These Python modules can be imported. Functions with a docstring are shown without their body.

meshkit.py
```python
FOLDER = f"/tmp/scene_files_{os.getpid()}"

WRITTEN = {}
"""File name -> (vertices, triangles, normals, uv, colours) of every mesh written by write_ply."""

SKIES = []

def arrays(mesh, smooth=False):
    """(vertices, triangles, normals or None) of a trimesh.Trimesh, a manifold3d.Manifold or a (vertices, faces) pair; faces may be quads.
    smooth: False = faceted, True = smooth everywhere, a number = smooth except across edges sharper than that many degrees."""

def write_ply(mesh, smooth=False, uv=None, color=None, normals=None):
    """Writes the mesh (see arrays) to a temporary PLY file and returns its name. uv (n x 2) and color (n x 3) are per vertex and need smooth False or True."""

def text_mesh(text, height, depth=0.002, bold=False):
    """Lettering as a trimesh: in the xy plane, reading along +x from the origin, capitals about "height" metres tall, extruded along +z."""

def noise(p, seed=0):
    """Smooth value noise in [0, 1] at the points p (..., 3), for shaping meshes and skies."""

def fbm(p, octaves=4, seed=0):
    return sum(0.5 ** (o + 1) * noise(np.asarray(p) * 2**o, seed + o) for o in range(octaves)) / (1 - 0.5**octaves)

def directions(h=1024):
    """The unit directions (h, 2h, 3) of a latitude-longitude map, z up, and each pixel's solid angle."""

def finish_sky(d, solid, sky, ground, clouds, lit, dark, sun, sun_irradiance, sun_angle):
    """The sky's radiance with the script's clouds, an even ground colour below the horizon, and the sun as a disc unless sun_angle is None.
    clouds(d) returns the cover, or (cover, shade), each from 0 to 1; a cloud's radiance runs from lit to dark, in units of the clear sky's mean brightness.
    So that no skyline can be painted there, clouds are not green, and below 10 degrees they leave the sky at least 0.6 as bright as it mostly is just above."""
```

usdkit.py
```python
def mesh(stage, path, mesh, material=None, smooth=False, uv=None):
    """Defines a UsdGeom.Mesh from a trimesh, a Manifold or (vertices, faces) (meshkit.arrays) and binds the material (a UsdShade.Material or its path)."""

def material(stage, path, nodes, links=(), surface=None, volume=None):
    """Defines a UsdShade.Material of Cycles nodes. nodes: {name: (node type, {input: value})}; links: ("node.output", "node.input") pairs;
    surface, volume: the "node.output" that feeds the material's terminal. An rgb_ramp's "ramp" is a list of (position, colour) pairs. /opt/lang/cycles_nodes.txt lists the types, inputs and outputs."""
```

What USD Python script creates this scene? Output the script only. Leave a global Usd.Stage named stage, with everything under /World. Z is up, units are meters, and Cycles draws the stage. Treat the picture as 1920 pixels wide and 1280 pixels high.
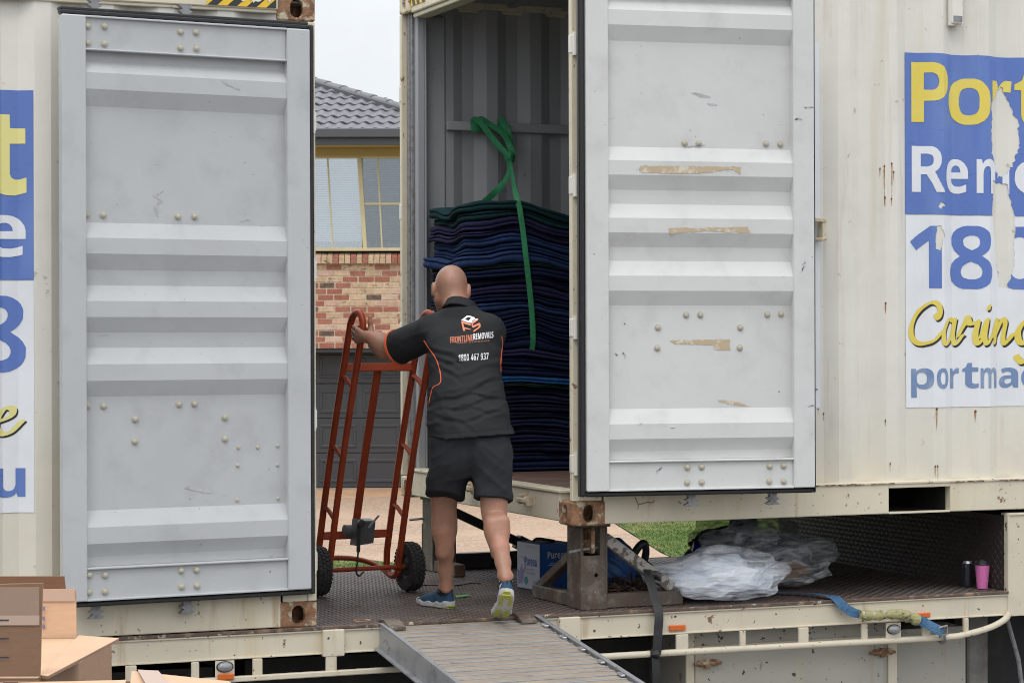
import math, glob
import numpy as np
import trimesh, shapely, usdkit, meshkit
from shapely import affinity
from shapely.geometry import Polygon, LineString, Point, box as sbox
from scipy.spatial import ConvexHull
from pxr import Usd, UsdGeom, UsdLux, UsdShade, Gf, Sdf

# ---------------------------------------------------------------- camera, sky, sun, exposure
stage = Usd.Stage.CreateInMemory()
UsdGeom.SetStageUpAxis(stage, 'Z')
UsdGeom.Xform.Define(stage, '/World')
stage.SetDefaultPrim(stage.GetPrimAtPath('/World'))
UsdGeom.Scope.Define(stage, '/World/Looks')

YAW = math.radians(22.508)
CAM = np.array([-4.5314, -10.1843, 2.3034])
cam = UsdGeom.Camera.Define(stage, '/World/camera')
FOCAL_PX = 4339.32                       # focal length in pixels of a picture 1920 wide
cam.CreateFocalLengthAttr(FOCAL_PX / 1920 * 36.0)
cam.CreateHorizontalApertureAttr(36.0)
cam.CreateVerticalApertureAttr(24.0)
cam.CreateClippingRangeAttr(Gf.Vec2f(0.05, 5000))
cam.CreateExposureAttr(0.19)
FWD = np.array([math.sin(YAW), math.cos(YAW), 0.0004]); FWD /= np.linalg.norm(FWD)
RGT = np.cross(FWD, [0, 0, 1.0]); RGT /= np.linalg.norm(RGT)
UPV = np.cross(RGT, FWD)
ROLL = math.radians(-0.168)
R2, U2 = RGT * math.cos(ROLL) + UPV * math.sin(ROLL), -RGT * math.sin(ROLL) + UPV * math.cos(ROLL)
cm = Gf.Matrix4d(*[*map(float, R2), 0.0, *map(float, U2), 0.0, *map(float, -FWD), 0.0, *map(float, CAM), 1.0])
UsdGeom.Xformable(cam).AddTransformOp().Set(cm)

SUN_EL, SUN_DIR = math.radians(58), np.array([-0.55, -0.62])       # high, behind the camera's left shoulder, behind cloud
sun_h = SUN_DIR / np.linalg.norm(SUN_DIR) * math.cos(SUN_EL)
sun_to = np.array([sun_h[0], sun_h[1], math.sin(SUN_EL)])
sun = UsdLux.DistantLight.Define(stage, '/World/sun')
sun.CreateIntensityAttr(0.2); sun.CreateAngleAttr(18.0); sun.CreateNormalizeAttr(True)
sun.CreateColorAttr(Gf.Vec3f(1.0, 0.97, 0.92))
z_ax = sun_to; x_ax = np.cross([0, 0, 1.0], z_ax); x_ax /= np.linalg.norm(x_ax); y_ax = np.cross(z_ax, x_ax)
UsdGeom.Xformable(sun).AddTransformOp().Set(Gf.Matrix4d(*[*map(float, x_ax), 0.0, *map(float, y_ax), 0.0, *map(float, z_ax), 0.0, 0.0, 0.0, 30.0, 1.0]))

sky_mat = usdkit.material(stage, '/World/Looks/sky', {
    'tc': ('texture_coordinate', {}),
    'sep': ('separate_xyz', {}),
    'up': ('map_range', {'from_min': -0.05, 'from_max': 1.0, 'to_min': 0.0, 'to_max': 1.0, 'clamp': True}),
    'map': ('mapping', {'scale': (1.0, 1.0, 2.2)}),
    'n': ('noise_texture', {'scale': 2.6, 'detail': 6.0, 'roughness': 0.55}),
    'cloud': ('rgb_ramp', {'ramp': [(0.0, (6.5, 6.75, 7.0)), (0.3, (9.4, 9.6, 9.85)), (1.0, (20.5, 20.7, 21.0))]}),
    'var': ('map_range', {'from_min': 0.3, 'from_max': 0.7, 'to_min': 0.86, 'to_max': 1.12, 'clamp': True}),
    'mul': ('mix_color', {'blend_type': 'multiply', 'fac': 1.0, 'use_clamp': False}),
    'sky': ('sky_texture', {'sky_type': 'single_scattering', 'sun_disc': False, 'sun_elevation': SUN_EL, 'sun_rotation': math.atan2(sun_to[0], sun_to[1]), 'sun_direction': tuple(sun_to), 'ozone_density': 1.0}),
    'mix': ('mix_color', {'fac': 0.9, 'use_clamp': False}),
    'bg': ('background_shader', {'strength': 0.1}),
}, [('tc.generated', 'sep.vector'), ('sep.z', 'up.value'), ('up.result', 'cloud.fac'), ('tc.generated', 'map.vector'), ('map.vector', 'n.vector'), ('n.fac', 'var.value'),
    ('cloud.color', 'mul.a'), ('var.result', 'mul.b'), ('sky.color', 'mix.a'), ('mul.result', 'mix.b'), ('mix.result', 'bg.color')], surface='bg.background')
dome = UsdLux.DomeLight.Define(stage, '/World/sky')
UsdShade.MaterialBindingAPI.Apply(dome.GetPrim()).Bind(sky_mat)
dome.GetPrim().SetCustomDataByKey('kind', 'structure')

# ---------------------------------------------------------------- helpers: meshes
def cat(*gs):
    gs = [g for g in gs if g is not None]
    vs, fs, n = [], [], 0
    for v, f in gs:
        vs.append(v); fs.append(np.asarray(f) + n); n += len(v)
    return np.vstack(vs), np.vstack(fs)

def tri(v, f):
    f = [list(map(int, q)) for q in f]
    out = []
    for q in f:
        for k in range(1, len(q) - 1):
            out.append((q[0], q[k], q[k + 1]))
    return np.asarray(v, float), np.asarray(out, int)

def box(x0, x1, y0, y1, z0, z1):
    v = [(x, y, z) for x in (x0, x1) for y in (y0, y1) for z in (z0, z1)]
    return tri(v, [(0, 1, 3, 2), (4, 6, 7, 5), (0, 4, 5, 1), (2, 3, 7, 6), (0, 2, 6, 4), (1, 5, 7, 3)])

def hull(pts):
    pts = np.asarray(pts, float); h = ConvexHull(pts); f = h.simplices.copy()
    n = h.equations[:, :3]
    c = np.cross(pts[f[:, 1]] - pts[f[:, 0]], pts[f[:, 2]] - pts[f[:, 0]])
    bad = (c * n).sum(1) < 0
    f[bad] = f[bad][:, ::-1]
    used, inv = np.unique(f, return_inverse=True)
    return pts[used], inv.reshape(f.shape)

def cbox(x0, x1, y0, y1, z0, z1, c=0.004):
    """A box with chamfered edges."""
    P = []
    for sx, X in ((1, x0), (-1, x1)):
        for sy, Y in ((1, y0), (-1, y1)):
            for sz, Z in ((1, z0), (-1, z1)):
                P += [(X, Y + sy * c, Z + sz * c), (X + sx * c, Y, Z + sz * c), (X + sx * c, Y + sy * c, Z)]
    return hull(P)

def frame_of(d):
    d = np.asarray(d, float); d = d / np.linalg.norm(d)
    a = np.array([0, 0, 1.0]) if abs(d[2]) < 0.9 else np.array([1.0, 0, 0])
    u = np.cross(a, d); u /= np.linalg.norm(u)
    return u, np.cross(d, u), d

def bar(p0, p1, w, h, up=(0, 0, 1), c=0.003):
    """A chamfered bar from p0 to p1: w across, h along up."""
    p0, p1 = np.asarray(p0, float), np.asarray(p1, float)
    d = p1 - p0; L = np.linalg.norm(d); d /= L
    s = np.cross(up, d); s /= np.linalg.norm(s); t = np.cross(d, s)
    v, f = cbox(-w / 2, w / 2, 0, L, -h / 2, h / 2, c)
    return p0 + v[:, :1] * s + v[:, 1:2] * d + v[:, 2:] * t, f[:, ::-1] if np.dot(np.cross(s, d), t) < 0 else f

def smooth_path(P, n=8):
    """Catmull-Rom through the points."""
    P = np.asarray(P, float); Q = np.vstack([2 * P[0] - P[1], P, 2 * P[-1] - P[-2]]); out = []
    for i in range(1, len(Q) - 2):
        t = np.linspace(0, 1, n, endpoint=False)[:, None]
        a, b, c, d = Q[i - 1:i + 3]
        out.append(0.5 * (2 * b + (c - a) * t + (2 * a - 5 * b + 4 * c - d) * t ** 2 + (3 * b - a - 3 * c + d) * t ** 3))
    return np.vstack(out + [P[-1:]])

def tube(P, r, n=10, closed=False):
    P = np.asarray(P, float); m = len(P); r = np.broadcast_to(r, (m,))
    T = np.gradient(P, axis=0) if not closed else np.roll(P, -1, 0) - np.roll(P, 1, 0)
    T /= np.linalg.norm(T, axis=1, keepdims=True) + 1e-12
    u = frame_of(T[0])[0]; rings = []
    a = np.arange(n) / n * 2 * np.pi
    for i in range(m):
        u = u - T[i] * (u @ T[i]); u /= np.linalg.norm(u); w = np.cross(T[i], u)
        rings.append(P[i] + r[i] * (np.cos(a)[:, None] * u + np.sin(a)[:, None] * w))
    v = np.vstack(rings); f = []
    k = np.arange(n); k2 = (k + 1) % n
    for i in range(m if closed else m - 1):
        A, B = i * n, ((i + 1) % m) * n
        f.append(np.stack([A + k, A + k2, B + k2], 1)); f.append(np.stack([A + k, B + k2, B + k], 1))
    if not closed:
        for end, flip in ((0, True), (m - 1, False)):
            c = len(v); v = np.vstack([v, P[end]])
            q = np.stack([np.full(n, c), end * n + k, end * n + k2], 1)
            f.append(q[:, ::-1] if flip else q)
    return v, np.vstack(f)

def lathe(prof, n=24, axis=(0, 0, 1), at=(0, 0, 0)):
    """Profile of (radius, height) pairs turned about an axis."""
    u, w, d = frame_of(axis); a = np.arange(n) / n * 2 * np.pi
    v = np.vstack([np.asarray(at) + h * d + r * (np.cos(a)[:, None] * u + np.sin(a)[:, None] * w) for r, h in prof]); f = []
    k = np.arange(n); k2 = (k + 1) % n
    for i in range(len(prof) - 1):
        A, B = i * n, (i + 1) * n
        f += [np.stack([A + k, A + k2, B + k2], 1), np.stack([A + k, B + k2, B + k], 1)]
    return v, np.vstack(f)

def flat(shape, place, maxlen=None):
    """Triangulates a shapely shape; place(pts2d) gives the points in space."""
    gs = []
    for g in getattr(shape, 'geoms', [shape]):
        if g.geom_type != 'Polygon' or g.area < 1e-9:
            continue
        v, f = trimesh.creation.triangulate_polygon(g, engine='earcut')
        gs.append((np.asarray(place(np.asarray(v))), np.asarray(f)))
    return cat(*gs) if gs else None

def extrude(shape, d, place):
    """A shapely shape given thickness d; place((x, y, t)) gives the points in space."""
    gs = []
    for g in getattr(shape, 'geoms', [shape]):
        if g.geom_type != 'Polygon' or g.area < 1e-9:
            continue
        m = trimesh.creation.extrude_polygon(g, d, engine='earcut')
        gs.append((np.asarray(place(np.asarray(m.vertices))), np.asarray(m.faces)))
    return cat(*gs)

def grid_faces(nu, nv, wrap_u=False):
    iu = np.arange(nu if wrap_u else nu - 1); iv = np.arange(nv - 1)
    A, B = np.meshgrid(iu, iv, indexing='ij'); A, B = A.ravel(), B.ravel(); A2 = (A + 1) % nu
    q = np.stack([A * nv + B, A2 * nv + B, A2 * nv + B + 1, A * nv + B + 1], 1)
    return np.vstack([q[:, [0, 1, 2]], q[:, [0, 2, 3]]])

def ribbon(P, N, w, th=0.003):
    """A strap along the points P, N its face normals, w its width."""
    P, N = np.asarray(P, float), np.asarray(N, float); N = N / np.linalg.norm(N, axis=1, keepdims=True)
    T = np.gradient(P, axis=0); S = np.cross(T, N); S /= np.linalg.norm(S, axis=1, keepdims=True)
    w = np.broadcast_to(w, (len(P),))[:, None]
    ring = np.stack([P - S * w / 2, P - S * w / 4 + N * th * .5, P + S * w / 4 + N * th * .5, P + S * w / 2, P + S * w / 4 - N * th * .5, P - S * w / 4 - N * th * .5], 0)
    return ring.reshape(-1, 3), grid_faces(6, len(P), True)

def surfnet(F, lo, h):
    """The zero surface of the field F (negative inside) sampled on a grid: naive surface nets."""
    s = F < 0; n = np.array(F.shape) - 1
    cs = [(i, j, k) for i in (0, 1) for j in (0, 1) for k in (0, 1)]
    V = lambda A, c: A[c[0]:c[0] + n[0], c[1]:c[1] + n[1], c[2]:c[2] + n[2]]  # noqa: E731
    tot = sum(V(s, c).astype(np.int8) for c in cs)
    mixed = (tot > 0) & (tot < 8); ix = np.argwhere(mixed)
    idx = np.full(n, -1); idx[mixed] = np.arange(len(ix))
    acc, cnt = np.zeros((len(ix), 3)), np.zeros(len(ix))
    for c in cs:
        for ax in range(3):
            if c[ax]:
                continue
            d = list(c); d[ax] = 1
            a = F[ix[:, 0] + c[0], ix[:, 1] + c[1], ix[:, 2] + c[2]]; b = F[ix[:, 0] + d[0], ix[:, 1] + d[1], ix[:, 2] + d[2]]
            on = (a < 0) != (b < 0); t = np.where(on, a / np.where(on, a - b, 1), 0)
            p = np.tile(np.array(c, float), (len(ix), 1)); p[:, ax] = t
            acc[on] += p[on]; cnt[on] += 1
    v = np.asarray(lo) + h * (ix + acc / cnt[:, None])
    fs = []
    for ax in range(3):
        b, c = (ax + 1) % 3, (ax + 2) % 3
        a0 = [slice(None)] * 3; a1 = [slice(None)] * 3; a0[ax] = slice(0, -1); a1[ax] = slice(1, None)
        ch = np.argwhere(s[tuple(a0)] != s[tuple(a1)])
        ok = (ch[:, b] >= 1) & (ch[:, b] < n[b]) & (ch[:, c] >= 1) & (ch[:, c] < n[c]) & (ch[:, ax] < n[ax]); ch = ch[ok]
        ins = s[ch[:, 0], ch[:, 1], ch[:, 2]]
        def cell(db, dc):
            q = ch.copy(); q[:, b] -= db; q[:, c] -= dc
            return idx[q[:, 0], q[:, 1], q[:, 2]]
        q = np.stack([cell(1, 1), cell(0, 1), cell(0, 0), cell(1, 0)], 1)
        q[~ins] = q[~ins][:, ::-1]
        fs += [q[:, [0, 1, 2]], q[:, [0, 2, 3]]]
    return v, np.vstack(fs)

FONT = [x for x in glob.glob('/opt/blender-*/*/datafiles/fonts/*Khmer*.woff2')][0]
INTER = [x for x in glob.glob('/opt/blender-*/*/datafiles/fonts/Inter.woff2')][0]
def text(s, cap, weight=800, width=100, font=None):
    """Lettering as a shapely shape, capitals cap metres tall, baseline at y = 0, starting at x = 0."""
    from PIL import Image, ImageDraw, ImageFont
    f = ImageFont.truetype(font or FONT, 220)
    f.set_variation_by_axes([32, weight] if font else [weight, width])
    hx0, hy0, hx1, hy1 = f.getbbox('H', anchor='ls')
    x0, y0, x1, y1 = f.getbbox(s, anchor='ls')
    im = Image.new('L', (x1 - x0 + 8, y1 - y0 + 8)); ImageDraw.Draw(im).text((4 - x0, 4 - y0), s, 255, font=f, anchor='ls')
    on = np.pad(np.asarray(im) > 127, ((0, 0), (1, 1))).astype(np.int8)
    r, a = np.nonzero(np.diff(on, axis=1) == 1); b = np.nonzero(np.diff(on, axis=1) == -1)[1]
    g = shapely.union_all(shapely.box(a, -r - 1, b, -r)).buffer(0.8).buffer(-0.8).simplify(0.9)
    k = cap / -hy0
    return affinity.affine_transform(g, [k, 0, 0, k, -4 * k, (4 - y0) * k])

def fit(shape, x0, x1, z0, z1):
    a, b, c, d = shape.bounds
    return affinity.affine_transform(shape, [(x1 - x0) / (c - a), 0, 0, (z1 - z0) / (d - b), x0 - a * (x1 - x0) / (c - a), z0 - b * (z1 - z0) / (d - b)])

# ---------------------------------------------------------------- helpers: scene tree
class Ob:
    def __init__(self, path, base): self.path, self.base, self.used = path, np.asarray(base, float), {}
ROOT = Ob('/World', (0, 0, 0))
def _name(parent, name):
    k = parent.used.get(name, 0); parent.used[name] = k + 1
    return f'{parent.path}/{name}' + (f'_{k:03d}' if k else '')
def tag(path, **kw):
    p = stage.GetPrimAtPath(path)
    for k, v in kw.items():
        if v: p.SetCustomDataByKey({'cat': 'category'}.get(k, k), v)
def thing(name, label, cat, base=(0, 0, 0), group=None, kind=None):
    o = Ob(_name(ROOT, name), base)
    UsdGeom.Xform.Define(stage, o.path).AddTranslateOp().Set(Gf.Vec3d(*map(float, base)))
    tag(o.path, label=label, cat=cat, group=group, kind=kind)
    return o
def part(parent, name, geom, mat, smooth=False, label=None, kind=None):
    o = Ob(_name(parent, name), parent.base)
    v, f = geom
    usdkit.mesh(stage, o.path, (np.asarray(v) - parent.base, f), mat, smooth)
    tag(o.path, label=label, kind=kind)
    return o
def solo(name, geom, mat, label=None, cat=None, group=None, kind=None, smooth=False):
    v, f = geom; v = np.asarray(v, float)
    base = np.array([*(v.min(0) + v.max(0))[:2] / 2, v[:, 2].min()])
    o = Ob(_name(ROOT, name), base)
    m = usdkit.mesh(stage, o.path, (v - base, f), mat, smooth)
    m.AddTranslateOp().Set(Gf.Vec3d(*map(float, base)))
    tag(o.path, label=label, cat=cat, group=group, kind=kind)
    return o
def copy_of(src, name, label, cat, base, group=None):
    o = Ob(_name(ROOT, name), base)
    x = UsdGeom.Xform.Define(stage, o.path)
    x.GetPrim().GetReferences().AddInternalReference(Sdf.Path(src.path))
    x.GetPrim().SetInstanceable(True)
    x.GetPrim().GetAttribute('xformOp:translate').Set(Gf.Vec3d(*map(float, base)))
    tag(o.path, label=label, cat=cat, group=group)
    return o

# ---------------------------------------------------------------- helpers: materials
def mat(name, base, rough=0.6, layers=(), bump=None, metallic=0.0, spec=0.5, sheen=0.0, coat=0.0, rand=0.0, extra=None):
    """layers: dicts c (colour), s (noise scale), st (stretch), lo, hi, a (amount), d (detail). bump: (scale, strength, stretch)."""
    N = {'geo': ('geometry', {}), 'p': ('principled_bsdf', {'base_color': base, 'roughness': rough, 'metallic': metallic, 'specular_ior_level': spec, 'sheen_weight': sheen, 'coat_weight': coat})}
    L = []; last = None
    if rand:
        N['oi'] = ('geometry', {})
        N['rr'] = ('map_range', {'from_min': 0.0, 'from_max': 1.0, 'to_min': 1 - rand, 'to_max': 1 + rand})
        N['rm'] = ('mix_color', {'blend_type': 'multiply', 'fac': 1.0, 'a': base, 'use_clamp': False})
        L += [('oi.random_per_island', 'rr.value'), ('rr.result', 'rm.b')]; last = 'rm.result'
    for i, l in enumerate(layers):
        m, n, r, x = f'm{i}', f'n{i}', f'r{i}', f'x{i}'
        N[m] = ('mapping', {'scale': l.get('st', (1, 1, 1)), 'location': (i * 3.7, i * 1.9, i * 5.3)})
        N[n] = ('noise_texture', {'scale': l['s'], 'detail': float(l.get('d', 5)), 'roughness': l.get('r', 0.6), 'distortion': l.get('dist', 0.0)})
        N[r] = ('map_range', {'from_min': l['lo'], 'from_max': l['hi'], 'to_min': 0.0, 'to_max': l.get('a', 1.0), 'clamp': True})
        N[x] = ('mix_color', {'a': base, 'b': l['c'], 'use_clamp': False})
        L += [('geo.position', f'{m}.vector'), (f'{m}.vector', f'{n}.vector'), (f'{n}.fac', f'{r}.value')]
        if 'z' in l:        # only in a band of heights: (z0, z1), full at z0, none at z1
            N[f'sz{i}'] = ('separate_xyz', {}); N[f'zr{i}'] = ('map_range', {'from_min': l['z'][1], 'from_max': l['z'][0], 'clamp': True}); N[f'zm{i}'] = ('math', {'math_type': 'multiply'})
            L += [('geo.position', f'sz{i}.vector'), (f'sz{i}.z', f'zr{i}.value'), (f'zr{i}.result', f'zm{i}.value1'), (f'{r}.result', f'zm{i}.value2'), (f'zm{i}.value', f'{x}.fac')]
        else:
            L += [(f'{r}.result', f'{x}.fac')]
        if last: L.append((last, f'{x}.a'))
        last = f'{x}.result'
    if last: L.append((last, 'p.base_color'))
    if bump:
        N['bm'] = ('mapping', {'scale': bump[2] if len(bump) > 2 else (1, 1, 1)})
        N['bn'] = ('noise_texture', {'scale': bump[0], 'detail': 4.0})
        N['b'] = ('bump', {'strength': bump[1], 'distance': 0.01})
        L += [('geo.position', 'bm.vector'), ('bm.vector', 'bn.vector'), ('bn.fac', 'b.height'), ('b.normal', 'p.normal')]
    return usdkit.material(stage, f'/World/Looks/{name}', N, L, surface='p.BSDF')

RUST, RUST2, DIRT = (0.17, 0.07, 0.03), (0.30, 0.13, 0.05), (0.25, 0.21, 0.15)
def cream(name, base, rust=0.5, dirt=0.5, chips=0.5, streak=0.5, low=0.0):
    return mat(name, base, 0.5, [
        dict(c=(0.62, 0.54, 0.36), s=1.2, st=(1, 1, 0.4), lo=0.2, hi=0.6, a=low, z=(1.55, 2.15)),
        dict(c=tuple(0.86 * np.array(base)), s=1.6, lo=0.4, hi=0.7, a=0.6),
        dict(c=(0.50, 0.40, 0.24), s=7.0, st=(1, 1, 0.06), lo=0.55, hi=0.75, a=0.55 * streak),
        dict(c=(0.42, 0.40, 0.35), s=5.0, lo=0.52, hi=0.75, a=0.5 * dirt, d=8),
        dict(c=(0.36, 0.19, 0.08), s=9.0, st=(1, 1, 0.10), lo=0.61, hi=0.74, a=0.75 * rust),
        dict(c=(0.05, 0.035, 0.025), s=30.0, lo=0.675, hi=0.69, a=0.95 * chips, d=2),
        dict(c=(0.16, 0.08, 0.04), s=13.0, lo=0.665, hi=0.70, a=0.95 * rust, d=7),
    ], bump=(60, 0.06))
M = {}
M['cream'] = cream('cream_wall_paint', (0.70, 0.68, 0.62), 0.40, 0.35, 0.0, 0.6, 0.55)
M['cream_rail'] = cream('cream_rail_paint', (0.63, 0.57, 0.44), 0.95, 0.75, 0.6, 0.95)
M['cream_trailer'] = cream('cream_trailer_paint', (0.60, 0.54, 0.42), 1.0, 0.95, 1.0, 0.9)
M['box_panel'] = cream('toolbox_paint', (0.40, 0.38, 0.33), 0.7, 0.8, 1.0, 0.7)
M['inner_grey'] = mat('inner_grey_paint', (0.32, 0.33, 0.345), 0.55, [dict(c=(0.3, 0.3, 0.31), s=3, lo=0.45, hi=0.75, a=0.5, d=7), dict(c=(0.10, 0.06, 0.05), s=11, lo=0.70, hi=0.74, a=0.8), dict(c=(0.55, 0.55, 0.55), s=20, st=(1, 1, 3), lo=0.66, hi=0.7, a=0.5)], bump=(40, 0.05))
def door_paint(name, c):
    c = np.array(c)
    return mat(name, tuple(c), 0.42, [
        dict(c=tuple(c * 0.88), s=1.8, lo=0.42, hi=0.72, a=0.7), dict(c=tuple(c * np.array([0.72, 0.71, 0.68])), s=5.0, lo=0.52, hi=0.78, a=0.6, d=10),
        dict(c=tuple(c * 0.55), s=26.0, st=(0.25, 0.25, 1.5), lo=0.70, hi=0.74, a=0.5, d=5), dict(c=(0.12, 0.12, 0.14), s=15.0, st=(0.5, 0.5, 2.5), lo=0.745, hi=0.765, a=0.6, d=4),
        dict(c=(0.07, 0.05, 0.04), s=45.0, lo=0.755, hi=0.77, a=0.8, d=2), dict(c=tuple(np.minimum(c * 1.3, 0.8)), s=18, st=(1, 1, 2), lo=0.72, hi=0.75, a=0.5)], bump=(35, 0.05))
M['door_grey'] = door_paint('blue_grey_door_paint', (0.445, 0.458, 0.468))
M['door_white'] = door_paint('pale_grey_door_paint', (0.575, 0.578, 0.57))
M['rubber'] = mat('black_rubber', (0.012, 0.012, 0.013), 0.45, [dict(c=(0.05, 0.05, 0.05), s=20, lo=0.55, hi=0.8, a=0.5)], bump=(60, 0.1))
M['rust'] = mat('rusty_steel', (0.27, 0.15, 0.08), 0.75, [dict(c=(0.12, 0.055, 0.03), s=12, lo=0.42, hi=0.62, a=0.9, d=8), dict(c=(0.50, 0.44, 0.32), s=18, lo=0.52, hi=0.6, a=0.85, d=8), dict(c=(0.34, 0.14, 0.05), s=30, lo=0.52, hi=0.66, a=0.7)], bump=(80, 0.5))
M['rust_cream'] = mat('rust_stained_cream', (0.60, 0.53, 0.39), 0.6, [dict(c=(0.33, 0.18, 0.08), s=9, lo=0.46, hi=0.62, a=0.8, d=8), dict(c=(0.14, 0.06, 0.03), s=22, lo=0.58, hi=0.66, a=0.9, d=8)], bump=(80, 0.25))
M['bolt'] = mat('bolt_head_paint', (0.42, 0.40, 0.33), 0.5, [dict(c=(0.35, 0.30, 0.2), s=60, lo=0.5, hi=0.7, a=0.7)])
M['galv'] = mat('dull_cast_metal', (0.26, 0.26, 0.27), 0.5, [dict(c=(0.12, 0.11, 0.10), s=30, lo=0.45, hi=0.7, a=0.8)], metallic=0.4)
M['blue_vinyl'] = mat('faded_blue_vinyl', (0.095, 0.17, 0.46), 0.4, [dict(c=(0.15, 0.24, 0.50), s=4, st=(1, 1, 0.3), lo=0.45, hi=0.7, a=0.7), dict(c=(0.05, 0.09, 0.32), s=30, st=(0.4, 0.4, 3), lo=0.62, hi=0.72, a=0.6), dict(c=(0.5, 0.5, 0.48), s=50, lo=0.74, hi=0.76, a=0.8, d=3)])
M['white_vinyl'] = mat('white_vinyl', (0.72, 0.74, 0.77), 0.4, [dict(c=(0.6, 0.61, 0.62), s=4, lo=0.45, hi=0.75, a=0.5), dict(c=(0.3, 0.28, 0.24), s=30, lo=0.73, hi=0.77, a=0.6)])
M['yellow_vinyl'] = mat('yellow_vinyl', (0.70, 0.56, 0.09), 0.4, [dict(c=(0.72, 0.63, 0.2), s=6, lo=0.45, hi=0.7, a=0.6)])
M['pale_yellow_vinyl'] = mat('pale_yellow_vinyl', (0.72, 0.66, 0.26), 0.4)
M['black_vinyl'] = mat('black_vinyl', (0.02, 0.02, 0.02), 0.4)
M['wood_floor'] = mat('worn_plywood_floor', (0.09, 0.052, 0.038), 0.6, [dict(c=(0.20, 0.13, 0.10), s=14, st=(0.2, 3, 1), lo=0.45, hi=0.7, a=0.8), dict(c=(0.05, 0.035, 0.03), s=5, lo=0.55, hi=0.7, a=0.6)])
M['dark'] = mat('dark_chassis_steel', (0.018, 0.017, 0.016), 0.7, [dict(c=(0.04, 0.035, 0.03), s=6, lo=0.5, hi=0.7)])
M['tape'] = mat('old_brown_tape', (0.45, 0.36, 0.24), 0.5, [dict(c=(0.62, 0.58, 0.50), s=25, lo=0.5, hi=0.6, a=0.8)])
M['haz_yellow'] = mat('hazard_yellow', (0.75, 0.48, 0.03), 0.4)
# ---------------------------------------------------------------- ground, driveway, verge
GZ = 0.15
rng = np.random.default_rng(7)
M['road'] = mat('worn_concrete_road', (0.10, 0.097, 0.093), 0.85, [dict(c=(0.09, 0.088, 0.085), s=0.8, lo=0.4, hi=0.7), dict(c=(0.2, 0.19, 0.18), s=60, lo=0.5, hi=0.7, a=0.6)], bump=(80, 0.3))
M['agg'] = mat('exposed_aggregate', (0.31, 0.215, 0.145), 0.8, [dict(c=(0.30, 0.17, 0.10), s=22, lo=0.52, hi=0.62, a=0.8, d=3), dict(c=(0.50, 0.43, 0.36), s=30, lo=0.55, hi=0.62, a=0.8, d=3), dict(c=(0.20, 0.15, 0.12), s=26, lo=0.58, hi=0.64, a=0.6, d=2), dict(c=(0.48, 0.34, 0.24), s=0.5, lo=0.4, hi=0.65, a=0.5)], bump=(40, 0.4))
M['agg_band'] = mat('plain_tan_concrete', (0.40, 0.24, 0.14), 0.8, [dict(c=(0.52, 0.34, 0.22), s=3, lo=0.45, hi=0.7)], bump=(60, 0.15))
M['turf'] = mat('mown_turf_soil', (0.12, 0.185, 0.035), 0.9, [dict(c=(0.13, 0.17, 0.04), s=2.5, lo=0.45, hi=0.65), dict(c=(0.04, 0.075, 0.012), s=9, lo=0.5, hi=0.65)], bump=(60, 0.6))
g = np.array([[-400, -400, GZ - 0.012], [400, -400, GZ - 0.012], [400, 400, GZ - 0.012], [-400, 400, GZ - 0.012]])
solo('ground', (g, np.array([[0, 1, 2], [0, 2, 3]])), M['road'], kind='structure')
lawn_shape = Polygon([(5.926, 11.021), (11.4, 28.0), (40, 28), (40, 4.3), (4.6, 4.3), (4.9, 7.0)])
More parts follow.
